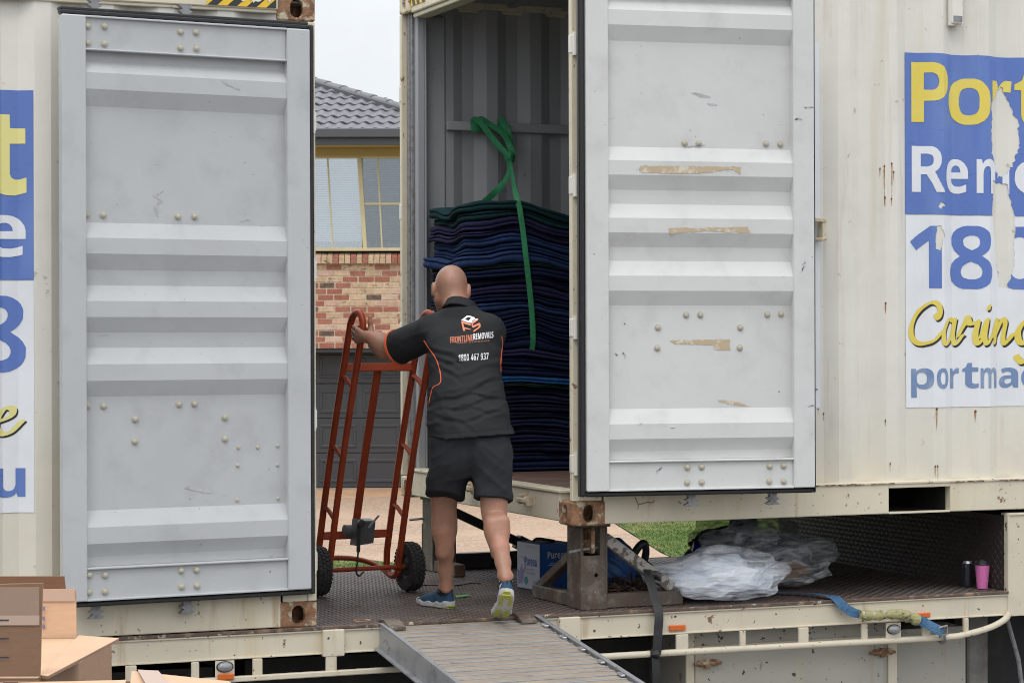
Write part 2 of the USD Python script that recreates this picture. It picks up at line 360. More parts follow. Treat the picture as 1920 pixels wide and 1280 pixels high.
verge_shape = Polygon([(-15, 4.3), (3.6, 4.3), (3.25, 8.5), (3.0, 11.2), (2.8, 12.0), (2.4, 12.15), (-15, 12.15)])
solo('lawn', flat(lawn_shape, lambda p: np.c_[p, np.full(len(p), GZ + 0.004)]), M['turf'], kind='structure')
solo('verge', flat(verge_shape, lambda p: np.c_[p, np.full(len(p), GZ + 0.004)]), M['turf'], kind='structure')

def blades(shape, n, seed, hmin=0.012, hmax=0.034, w=0.010):
    r = np.random.default_rng(seed); x0, y0, x1, y1 = shape.bounds
    p = r.uniform((x0, y0), (x1, y1), (int(n * 1.6), 2)); p = p[shapely.contains_xy(shape, p[:, 0], p[:, 1])][:n]
    m = len(p); a = r.uniform(0, 2 * np.pi, m); hh = r.uniform(hmin, hmax, m) * (0.6 + 0.8 * meshkit.noise(np.c_[p * 1.3, np.zeros(m)], 3)); lean = r.normal(0, 0.025, (m, 2))
    d = np.c_[np.cos(a), np.sin(a)] * w
    b0 = np.c_[p - d, np.full(m, GZ)]; b1 = np.c_[p + d, np.full(m, GZ)]; t = np.c_[p + lean, GZ + hh]
    v = np.stack([b0, b1, t], 1).reshape(-1, 3)
    return v, np.arange(3 * m).reshape(-1, 3)
M['grass'] = mat('grass_blades', (0.155, 0.24, 0.045), 0.7, [dict(c=(0.28, 0.27, 0.10), s=1.8, lo=0.48, hi=0.66, a=0.8), dict(c=(0.08, 0.15, 0.025), s=6, lo=0.5, hi=0.66, a=0.7)], rand=0.35)
lawn_view = Polygon([(5.9, 11.0), (7.1, 14.6), (8.4, 18.6), (9.6, 18.4), (9.3, 11.2), (7.6, 9.6), (5.6, 9.8)]).intersection(lawn_shape)
solo('grass', blades(lawn_view, 90000, 5), M['grass'], 'short green mown grass on the lawn right of the driveway', 'grass', kind='stuff')
solo('grass', blades(Polygon([(2.2, 10.8), (3.05, 10.8), (2.8, 12.0), (2.4, 12.15), (2.2, 12.15)]), 5000, 6), M['grass'], 'small green patch of grass at the driveway edge behind the hand truck', 'grass', kind='stuff')
# driveway: slabs with open joints
dw = Ob('/World/driveway', (0, 0, GZ)); UsdGeom.Xform.Define(stage, dw.path).AddTranslateOp().Set(Gf.Vec3d(0, 0, GZ)); ROOT.used['driveway'] = 1
tag(dw.path, kind='structure')
drive_shape = Polygon([(2.42, 12.18), (2.83, 12.03), (3.03, 11.2), (3.28, 8.5), (3.65, 4.3), (4.55, 4.3), (4.87, 7.0), (5.89, 11.03), (11.5, 28.3), (10.5, 40), (-1, 40), (-2, 12.18)])
cuts = [4.0, 9.3, 13.2, 16.0, 18.1, 20.3, 22.2, 24.5, 42]
for i in range(len(cuts) - 1):
    s = drive_shape.intersection(sbox(-20, cuts[i] + 0.012, 60, cuts[i + 1] - 0.012))
    for gq in getattr(s, 'geoms', [s]):
        if gq.area > 0.05:
            part(dw, 'slab', extrude(gq, 0.016, lambda p: p + np.array([0, 0, GZ - 0.009])), M['agg_band'] if i == 5 else M['agg'])

# ---------------------------------------------------------------- house
HY = math.radians(21.9); HD = 34.0
hx, hy = np.array([math.cos(HY), -math.sin(HY), 0]), np.array([math.sin(HY), math.cos(HY), 0])
HO = np.array([CAM[0], CAM[1], 0]) + HD * np.array([math.sin(YAW), math.cos(YAW), 0])
def H(v):
    v = np.asarray(v, float); return HO + v[..., :1] * hx + v[..., 1:2] * hy + v[..., 2:] * np.array([0, 0, 1.0])
def Hg(g): return H(g[0]), g[1]
M['mortar'] = mat('cream_mortar', (0.58, 0.48, 0.38), 0.9, [dict(c=(0.44, 0.35, 0.27), s=20, lo=0.45, hi=0.7)], bump=(90, 0.3))
bcols = [(0.34, 0.13, 0.085), (0.36, 0.15, 0.105), (0.55, 0.36, 0.27), (0.58, 0.42, 0.28), (0.52, 0.37, 0.24), (0.27, 0.115, 0.075), (0.57, 0.40, 0.31)]
for i, c in enumerate(bcols):
    c = np.array(c)
    lay = [dict(c=tuple(c * 0.72), s=14, lo=0.45, hi=0.65, a=0.8), dict(c=tuple(np.minimum(c * 1.35, 0.7)), s=25, lo=0.55, hi=0.7, a=0.6)]
    if i in (3, 4): lay.append(dict(c=(0.10, 0.075, 0.06), s=7, st=(1, 1, 2), lo=0.60, hi=0.64, a=0.75))
    M[f'brick{i}'] = mat(f'brick_tone_{"abcdefg"[i]}', tuple(c), 0.9, lay, bump=(60, 0.4))
M['brick_dark'] = mat('brick_burnt', (0.10, 0.075, 0.062), 0.85, [dict(c=(0.26, 0.13, 0.08), s=12, lo=0.5, hi=0.6, a=0.8)], bump=(60, 0.4))
M['roof_tile'] = mat('grey_roof_tile', (0.125, 0.13, 0.145), 0.55, [dict(c=(0.17, 0.175, 0.19), s=5, lo=0.45, hi=0.7), dict(c=(0.08, 0.083, 0.09), s=14, lo=0.55, hi=0.7)], bump=(70, 0.15))
M['gutter'] = mat('dark_grey_gutter', (0.07, 0.073, 0.082), 0.4)
M['win_frame'] = mat('cream_window_frame', (0.62, 0.55, 0.33), 0.45, [dict(c=(0.55, 0.47, 0.28), s=4, lo=0.45, hi=0.7)])
M['lintel'] = mat('ochre_eave_board', (0.42, 0.32, 0.12), 0.5)
M['garage'] = mat('charcoal_garage_door', (0.036, 0.038, 0.043), 0.45, [dict(c=(0.04, 0.042, 0.048), s=2, lo=0.45, hi=0.65)], bump=(120, 0.1))
M['blind'] = mat('blind_slat', (0.78, 0.82, 0.84), 0.5)
M['blind_grey'] = mat('grey_blind_slat', (0.24, 0.24, 0.26), 0.5)
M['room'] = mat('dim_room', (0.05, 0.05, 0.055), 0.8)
M['curtain'] = mat('pale_curtain', (0.55, 0.56, 0.56), 0.9)
M['pane'] = usdkit.material(stage, '/World/Looks/window_pane', {'t': ('transparent_bsdf', {'color': (0.86, 0.9, 0.92)}), 'g': ('glossy_bsdf', {'color': (0.9, 0.95, 1.0), 'roughness': 0.02}), 'f': ('fresnel', {'IOR': 1.6}), 'a': ('math', {'math_type': 'multiply_add', 'value2': 1.0, 'value3': 0.12}), 'm': ('mix_closure', {})},
    [('f.fac', 'a.value1'), ('a.value', 'm.fac'), ('t.BSDF', 'm.closure1'), ('g.BSDF', 'm.closure2')], surface='m.closure')

M['pane_sky'] = usdkit.material(stage, '/World/Looks/reflective_window_pane', {'t': ('transparent_bsdf', {'color': (0.92, 0.95, 0.97)}), 'g': ('glossy_bsdf', {'color': (0.9, 0.95, 1.0), 'roughness': 0.02}), 'm': ('mix_closure', {'fac': 0.42})}, [('t.BSDF', 'm.closure1'), ('g.BSDF', 'm.closure2')], surface='m.closure')
house = thing('brick_house', 'two storey brick house with grey tiled hip roof and dark garage door', 'house', (*H((-2, 0, 0))[:2], GZ))
ZG, ZL, ZS0, ZS1, ZW0, ZW1, ZE = GZ, 2.225, 3.455, 3.64, 3.66, 5.04, 5.16
XL, XR = -8.5, 3.0
wall = part(house, 'wall', Hg(cat(box(XL, XR, 0.004, 0.25, ZL, ZS0 + 0.1), box(XL, -4.6, 0.02, 0.25, ZS0 + 0.1, ZE), box(-0.9, XR, 0.02, 0.25, ZS0 + 0.1, ZE), box(XL, -6.2, 0.02, 0.25, GZ, ZL), box(0.2, XR, 0.02, 0.25, GZ, ZL),
                                  box(XL, XR, 7.6, 7.85, GZ, ZE), box(XL, XL + 0.2, 0.25, 7.6, GZ, ZE), box(XR - 0.2, XR, 0.25, 7.6, GZ, ZE))), M['mortar'])
r = np.random.default_rng(21); rest = []
PITCH, BW, BH = 0.0862, 0.2355, 0.0745
rows = int(round((ZS0 - ZL) / PITCH)); PITCH = (ZS0 - ZL) / rows
shapes = []
def brick(x0, x1, z0, z1, jit=0.0):
    w = r.uniform(0.0, 0.004, 8)
    return cbox(x0 + w[0], x1 - w[1], -0.004 + r.uniform(-0.002, 0.002), 0.05, z0 + w[2] * .6, z1 - w[3] * .6, 0.005)
nb = 0
for j in range(rows):
    z0 = ZL + j * PITCH; x = XL + (j % 2) * BW / 2 + r.uniform(-0.02, 0.02)
    while x < XR - 0.1:
        b = brick(x + 0.006, x + BW - 0.007, z0 + 0.0055, z0 + PITCH - 0.0065)
        vis = -3.15 < x + BW / 2 < -1.35
        if vis:
            k = r.choice(8, p=[.25, .16, .14, .13, .10, .08, .07, .07])
            part(wall, 'brick', Hg(b), M['brick_dark'] if k == 7 else M[f'brick{k}']); nb += 1
        else:
            rest.append(b)
        x += BW
M['brick_mix'] = mat('mixed_bricks', (0.42, 0.23, 0.15), 0.9, [dict(c=(0.55, 0.38, 0.25), s=6, lo=0.48, hi=0.55), dict(c=(0.14, 0.09, 0.07), s=9, lo=0.6, hi=0.65)], rand=0.45)
for x0, x1 in ((XL, -6.2), (0.2, XR)):
    for j in range(int((ZL - GZ) / PITCH)):
        x = x0 + (j % 2) * BW / 2
        while x < x1 - 0.1:
            rest.append(brick(x + 0.005, x + BW - 0.006, GZ + j * PITCH + 0.004, GZ + (j + 1) * PITCH - 0.006)); x += BW
for x0, x1 in ((XL, -4.6), (-0.9, XR)):
    for j in range(int((ZE - ZS0 - 0.01) / PITCH)):
        x = x0 + (j % 2) * BW / 2
        while x < x1 - 0.12:
            rest.append(brick(x + 0.006, x + BW - 0.007, ZS0 + 0.005 + j * PITCH + 0.0055, ZS0 + 0.005 + (j + 1) * PITCH - 0.0065)); x += BW
part(wall, 'brick', Hg(cat(*rest)), M['brick_mix'], kind='stuff')
# sill course: bricks on edge, sloping
sill = part(house, 'sill_course', Hg(box(-4.6, -0.9, -0.02, 0.2, ZS0 + 0.005, ZS0 + 0.11)), M['mortar'])
x = -4.6; k = 0
while x < -0.95:
    w = 0.086
    v = np.array([(x + dx, y, z) for dx in (0.004, w - 0.006) for y, z in ((-0.075, ZS0 + 0.012), (-0.075, ZS0 + 0.105), (0.1, ZS0 + 0.015), (0.1, ZS0 + 0.178), (-0.062, ZS0 + 0.118))])
    k = r.choice([0, 1, 2, 3, 4, 3, 6, 4, 3])
    if -3.15 < x < -1.35: part(sill, 'brick', Hg(hull(v)), M[f'brick{k}'])
    else: part(sill, 'brick', Hg(hull(v)), M[f'brick{k}'])
    x += w
# window
win = part(house, 'window', Hg(cat(cbox(-4.6, -0.9, -0.03, 0.10, ZW0 - 0.01, ZW0 + 0.035, 0.005), cbox(-4.6, -0.9, 0.0, 0.1, ZW1 - 0.03, ZW1, 0.005))), M['win_frame'])
part(house, 'eave_board', Hg(cbox(-4.9, -0.6, -0.015, 0.12, ZW1, ZE - 0.003, 0.004)), M['lintel'])
def upright(xb, xt, w, y0=-0.025, y1=0.07, z0=ZW0 + 0.035, z1=ZW1 - 0.03):
    v = np.array([(x + s * w / 2, y, z) for x, z in ((xb, z0), (xt, z1)) for s in (-1, 1) for y in (y0, y1)])
    return hull(v)
part(win, 'mullion', Hg(upright(-2.155, -2.235, 0.062)), M['win_frame'])
part(win, 'mullion', Hg(upright(-4.57, -4.57, 0.06)), M['win_frame'])
part(win, 'mullion', Hg(upright(-0.93, -0.93, 0.06)), M['win_frame'])
part(win, 'glazing_bar', Hg(upright(-2.63, -2.70, 0.022, 0.0, 0.05)), M['win_frame'])
part(win, 'glazing_bar', Hg(upright(-1.905, -1.965, 0.022, 0.0, 0.05)), M['win_frame'])
part(win, 'transom', Hg(cbox(-2.17, -0.96, -0.015, 0.05, 4.325, 4.358, 0.004)), M['win_frame'])
part(win, 'pane', Hg(box(-4.54, -2.20, 0.03, 0.036, ZW0 + 0.036, ZW1 - 0.031)), M['pane_sky'])
part(win, 'pane', Hg(box(-2.19, -0.96, 0.03, 0.036, ZW0 + 0.036, ZW1 - 0.031)), M['pane'])
def blind(x0, x1, z0):
    gs = []
    for z in np.arange(z0, ZW1, 0.026):
        a = 0.022; gs.append(hull([(x0, 0.10, z), (x1, 0.10, z), (x0, 0.116, z + a), (x1, 0.116, z + a), (x0, 0.1015, z - 0.001), (x1, 0.1175, z + a - 0.001)]))
    return cat(*gs)
part(win, 'blind', Hg(blind(-4.5, -2.22, 3.80)), M['blind'], kind='stuff')
part(win, 'blind', Hg(blind(-2.17, -1.0, 3.80)), M['blind_grey'], kind='stuff')
xs = np.linspace(-2.17, -1.0, 120)
part(win, 'curtain', Hg((np.vstack([np.c_[xs, 0.2 + 0.02 * np.sin(xs * 70), np.full(120, z)] for z in (ZW0, ZW1)]), np.vstack([np.stack([np.arange(119), np.arange(1, 120), np.arange(121, 240)], 1), np.stack([np.arange(119), np.arange(121, 240), np.arange(120, 239)], 1)]))), M['curtain'])
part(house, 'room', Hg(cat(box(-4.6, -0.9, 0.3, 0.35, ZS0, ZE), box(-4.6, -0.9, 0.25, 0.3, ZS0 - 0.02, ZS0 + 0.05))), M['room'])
# garage door
part(house, 'lintel_beam', Hg(cbox(-6.3, 0.3, 0.03, 0.27, ZL - 0.06, ZL - 0.004, 0.003)), M['garage'])
gd = part(house, 'garage_door', Hg(box(-6.2, 0.2, 0.36, 0.4, GZ, ZL)), M['garage'])
ph = 0.515
for j in range(4):
    z0 = GZ + 0.012 + j * ph
    pl = part(gd, 'door_panel', Hg(cbox(-6.2, 0.2, 0.338, 0.36, z0, z0 + ph - 0.012, 0.006)), M['garage'])
    fr = []
    for x in np.arange(-6.1, 0.1, 0.64):
        a, b, c, d = x + 0.05, x + 0.59, z0 + 0.075, z0 + ph - 0.095
        t = 0.045
        fr += [cbox(a, b, 0.325, 0.34, c, c + t, 0.008), cbox(a, b, 0.325, 0.34, d - t, d, 0.008), cbox(a, a + t, 0.325, 0.34, c + t, d - t, 0.008), cbox(b - t, b, 0.325, 0.34, c + t, d - t, 0.008)]
    part(gd, 'panel_moulding', Hg(cat(*fr)), M['garage'])
# roof: a hip roof, near slope and right slope
TP = math.radians(21.5); EV = 0.62; Z0R = 5.36
part(house, 'gutter', Hg(cat(cbox(XL - EV, XR + EV, -EV - 0.10, -EV + 0.02, 5.255, 5.385, 0.012), cbox(XL - EV, XR + EV, -EV - 0.02, -EV + 0.01, 5.15, 5.255, 0.004))), M['gutter'])
part(house, 'soffit', Hg(box(XL - EV, XR + EV, -EV, 0.25, ZE, ZE + 0.02)), M['lintel'])
XH = -1.165 + 0.0            # where the hip meets the eave in house x
def hip_x(run): return XH_EAVE - run
XH_EAVE = -0.62
nrun = 4.2
def slope_pts(x, run): return np.array([x, -EV + run, Z0R + run * math.tan(TP)])
under = np.array([[XL - EV, -EV, Z0R - 0.03], [XH_EAVE, -EV, Z0R - 0.03], [XH_EAVE - nrun, -EV + nrun, Z0R + nrun * math.tan(TP) - 0.03], [XL - EV, -EV + nrun, Z0R + nrun * math.tan(TP) - 0.03], [XH_EAVE, -EV + 2 * nrun, Z0R - 0.03], [XL - EV, -EV + 2 * nrun, Z0R - 0.03]])
roof = part(house, 'roof', Hg((under, np.array([[0, 1, 2], [0, 2, 3], [1, 4, 2], [3, 2, 4], [3, 4, 5], [0, 4, 1], [0, 5, 4]]))), M['gutter'])
part(house, 'low_roof', Hg(box(XH_EAVE - 0.3, XR + EV, -EV, 8.4, Z0R - 0.09, Z0R - 0.035)), M['gutter'])
GA, TW = 0.335, 0.345
def tile(x0, j, cutx=None):
    """One interlocking tile: a wavy sheet with a thick lower lip."""
    n = 17; u = np.linspace(0, 1, n); xs = x0 + u * (TW + 0.012)
    prof = 0.030 * (0.5 - 0.5 * np.cos(2 * np.pi * (u * 2.0 + 0.1))) ** 1.2
    vs = []
    for rr, lift in ((j * GA - 0.025, 0.024), ((j + 1) * GA + 0.01, 0.002)):
        run, nz = rr * math.cos(TP), 0
        for t in (0, -0.02):
            vs.append(np.c_[xs, -EV + np.full(n, run) - math.sin(TP) * (prof + lift + t), Z0R + rr * math.sin(TP) + math.cos(TP) * (prof + lift + t)])
    v = np.vstack(vs); k = np.arange(n - 1)
    q = lambda a, b: np.vstack([np.stack([a * n + k, a * n + k + 1, b * n + k + 1], 1), np.stack([a * n + k, b * n + k + 1, b * n + k], 1)])  # noqa: E731
    f = np.vstack([q(0, 2), q(1, 0), q(3, 1)[:, ::-1] * 0 + q(1, 3)[:, ::-1]])
    if cutx is not None:
        v[:, 0] = np.minimum(v[:, 0], cutx)
    return v, f
rest = []
for j in range(13):
    run = (j + 0.5) * GA * math.cos(TP); lim = XH_EAVE - run
    x = XL - EV + (j % 2) * TW * 0.5 + j * 0.02
    while x < lim:
        t = tile(x, j, lim + 0.16)
        if -3.3 < x < -1.2 and j < 9: part(roof, 'tile', Hg(t), M['roof_tile'], smooth=40)
        else: rest.append(t)
        x += TW
part(roof, 'tile', Hg(cat(*rest)), M['roof_tile'], kind='stuff')
# hip caps
part(roof, 'hip_bedding', Hg(bar((XH_EAVE + 0.05, -EV - 0.05, Z0R - 0.02), (XH_EAVE - nrun, -EV + nrun, Z0R + nrun * math.tan(TP) - 0.01), 0.24, 0.13, c=0.02)), M['gutter'])
d = np.array([-1, 1, math.tan(TP)]); L = np.linalg.norm(d); d /= L
for k in range(14):
    p0 = np.array([XH_EAVE, -EV, Z0R + 0.02]) + d * (k * 0.36 - 0.05); p1 = p0 + d * 0.39
    s = np.cross(d, [0, 0, 1]); s /= np.linalg.norm(s); n = np.cross(s, d)
    ring = []
    for p, rr in ((p0, 1.06), (p1, 0.92)):
        for a in np.linspace(-1.25, 1.25, 7): ring.append(p + s * math.sin(a) * 0.115 * rr + n * (math.cos(a) * 0.10 * rr - 0.02))
    ring = np.array(ring); kk = np.arange(6)
    f = np.vstack([np.stack([kk, kk + 1, kk + 8], 1), np.stack([kk, kk + 8, kk + 7], 1), [[0, i, i + 1] for i in range(1, 6)]])
    part(roof, 'hip_cap', Hg((ring, f)), M['roof_tile'])

# ---------------------------------------------------------------- containers
LEN, WID, HGT = 6.058, 2.438, 2.896
PROF = np.array([(0, 0.0), (0.072, 0.0), (0.14, 0.036), (0.21, 0.036), (0.278, 0.0)])
def wall_profile(s0, s1, ph=0.0):
    """Breakpoints (s, depth) of the corrugated side sheet."""
    P = []
    for k in range(int((s1 - s0) / 0.278) + 3):
        for a, d in PROF[:-1]:
            P.append((s0 - ph + k * 0.278 + a, d))
    P = np.array(P); dep = lambda s: np.interp(s, P[:, 0], P[:, 1])  # noqa: E731
    ss = np.unique(np.r_[s0, P[(P[:, 0] > s0) & (P[:, 0] < s1), 0], s1])
    return ss, dep
def sheet(A, B, closed=True):
    """A sheet between two polylines A (bottom) and B (top), given thickness by its own offset copies."""
    n = len(A); v = np.vstack([A, B]); k = np.arange(n - 1)
    return v, np.vstack([np.stack([k, k + 1, n + k + 1], 1), np.stack([k, n + k + 1, n + k], 1)])
def thick_sheet(ss, ys, z0, z1, X, t=0.004):
    f = lambda dy, z: np.c_[X(ss), ys + dy, np.full(len(ss), z)]  # noqa: E731
    a, b, c, d = f(0, z0), f(0, z1), f(t, z0), f(t, z1)
    return cat(sheet(a, b), sheet(d, c), sheet(b, d), sheet(c, a))
def oval(w, h, n=16):
    rr = min(w, h) / 2
    return (LineString([(-(w / 2 - rr), 0), (w / 2 - rr, 0)]) if w > h else LineString([(0, -(h / 2 - rr)), (0, h / 2 - rr)])).buffer(rr, quad_segs=5)
def casting(x0, x1, y0, y1, z0, z1, face_y, face_x, holes=True):
    """Corner casting: a hollow block with an oval hole in its side and its end."""
    import manifold3d as m3
    def mb(a): return m3.Manifold.cube((a[1] - a[0], a[3] - a[2], a[5] - a[4])).translate((a[0], a[2], a[4]))
    v, f = cbox(x0, x1, y0, y1, z0, z1, 0.008)
    body = m3.Manifold(m3.Mesh(v.astype(np.float32), f.astype(np.uint32)))
    body = body - mb((x0 + 0.025, x1 - 0.025, y0 + 0.025, y1 - 0.025, z0 + 0.02, z1 - 0.02))
    zc = (z0 + z1) / 2
    c = m3.CrossSection([np.array(oval(0.062, 0.085).exterior.coords)[:-1][::-1]]).extrude(0.12)
    c1 = c.rotate((90, 0, 0)).translate(((x0 + x1) / 2, face_y + 0.06, zc))
    c2 = m3.CrossSection([np.array(oval(0.05, 0.08).exterior.coords)[:-1][::-1]]).extrude(0.12).rotate((90, 0, 90)).translate((face_x - 0.06, (y0 + y1) / 2, zc))
    m = (body - c1 - c2).to_mesh()
    return np.array(m.vert_properties[:, :3]), np.array(m.tri_verts)

def cam_keeper(u, z, up=True):
    """Outline of a lock rod's cam end, in leaf coordinates."""
    s = 1 if up else -1
    return Polygon([(u - 0.022, z), (u + 0.022, z), (u + 0.018, z - s * 0.022), (u + 0.034, z - s * 0.034), (u + 0.016, z - s * 0.043), (u + 0.038, z - s * 0.062), (u - 0.02, z - s * 0.064), (u - 0.036, z - s * 0.056), (u - 0.012, z - s * 0.043), (u - 0.032, z - s * 0.03), (u - 0.014, z - s * 0.02)])

W_LEAF = 1.163
BARS = [(0.189, 0.249, 0.321, 0.393), (0.891, 0.961, 1.033, 1.105), (1.172, 1.24, 1.31, 1.379), (1.447, 1.517, 1.586, 1.654), (2.163, 2.236, 2.308, 2.365)]
def door_leaf(owner, P0, P1, zb, paint, bolts, small, cams, label, edge_seal=True):
    """The open leaf, folded back along the side wall. P0: hinge edge, P1: free edge of the stiles' front face."""
    P0, P1 = np.array([*P0, 0.0]), np.array([*P1, 0.0]); W, Hh = 1.163, 2.555
    e = (P1 - P0) / np.linalg.norm(P1 - P0); n = np.cross(e, [0, 0, 1.0])
    if n[1] > 0: n = -n
    def T(v):
        v = np.asarray(v, float); return P0 + v[..., :1] * e + v[..., 1:2] * n + v[..., 2:] * np.array([0, 0, 1.0]) + np.array([0, 0, zb])
    Tg = lambda g: (T(g[0]), g[1])  # noqa: E731
    rec, frn, top = -0.046, -0.009, Hh
    zz = [(0.147, rec)]
    for a, b, c, d in BARS: zz += [(a, rec), (b, frn), (c, frn), (d, rec)]
    zz += [(2.39, rec), (2.404, rec)]
    zz = np.array(zz)
    def strip(u0, u1):
        v = np.vstack([np.c_[np.full(len(zz), u), zz[:, 1] + off, zz[:, 0]] for off in (0, -0.004) for u in (u0, u1)])
        m = len(zz); k = np.arange(m - 1); q = lambda a, b: np.vstack([np.stack([a * m + k, b * m + k, b * m + k + 1], 1), np.stack([a * m + k, b * m + k + 1, a * m + k + 1], 1)])  # noqa: E731
        return v, np.vstack([q(0, 1), q(3, 2)])
    door = part(owner, 'door', Tg(strip(0.109, W - 0.106)), paint, label=label)
    part(door, 'backing_panel', Tg(box(0.02, W - 0.02, -0.062, -0.054, 0.02, Hh - 0.02)), M['cream'])
    part(door, 'stile', Tg(cbox(0, 0.111, -0.055, 0, 0, Hh, 0.005)), paint)
    part(door, 'stile', Tg(cbox(W - 0.108, W, -0.055, 0, 0, Hh, 0.005)), paint)
    part(door, 'cross_rail', Tg(cat(cbox(0.1095, W - 0.1065, -0.054, -0.02, 0.002, 0.142, 0.004), cbox(0.1095, W - 0.1065, -0.054, -0.006, 0.136, 0.146, 0.003), cbox(0.1095, W - 0.1065, -0.054, -0.006, -0.001, 0.008, 0.002))), paint)
    part(door, 'cross_rail', Tg(cat(cbox(0.1095, W - 0.1065, -0.054, -0.02, 2.409, Hh - 0.002, 0.004), cbox(0.1095, W - 0.1065, -0.054, -0.006, 2.404, 2.412, 0.003), cbox(0.1095, W - 0.1065, -0.054, -0.006, Hh - 0.008, Hh + 0.001, 0.002))), paint)
    g = 0.026
    lip = lambda a, b, c, d: cbox(a, b, -0.066, -0.016, c, d, 0.008)  # noqa: E731
    part(door, 'rubber_seal', Tg(cat(lip(-g, -0.001, -g, Hh + g), lip(W + 0.001, W + 0.013, -g, Hh + g) if edge_seal else None, lip(-0.001, W + 0.001, -g, -0.0015), lip(-0.001, W + 0.001, Hh + 0.0015, Hh + g),
         cbox(-g - 0.004, -g, -0.06, -0.03, -g, Hh + g, 0.002), cbox(0, W, -0.075, -0.02, Hh + g - 0.004, Hh + g + 0.01, 0.003))), M['rubber'])
    for u, z in bolts:
        dep = -0.02 if (z < 0.147 or z > 2.40) else rec
        part(door, 'bolt', Tg(lathe([(0.0165, 0), (0.0165, 0.0025), (0.0115, 0.003), (0.011, 0.0085), (0.006, 0.0115), (0, 0.012)], 12, (0, 1, 0), (u, dep, z))), M['bolt'], smooth=35)
    for u, z in small:
        part(door, 'screw', Tg(lathe([(0.009, 0), (0.008, 0.004), (0.004, 0.006), (0, 0.0065)], 9, (0, 1, 0), (u, rec, z))), M['bolt'], smooth=35)
    for u in cams:
        rod = part(door, 'locking_rod', Tg(tube([(u, -0.085, -0.04), (u, -0.085, Hh + 0.04)], 0.017, 10)), M['galv'], smooth=40)
        for z, up in ((-0.022, True), (Hh + 0.022, False)):
            part(rod, 'cam', Tg(extrude(cam_keeper(u, z, up), 0.03, lambda p: np.c_[p[:, 0], p[:, 2] - 0.088, p[:, 1]])), M['galv'])
    return door, Tg

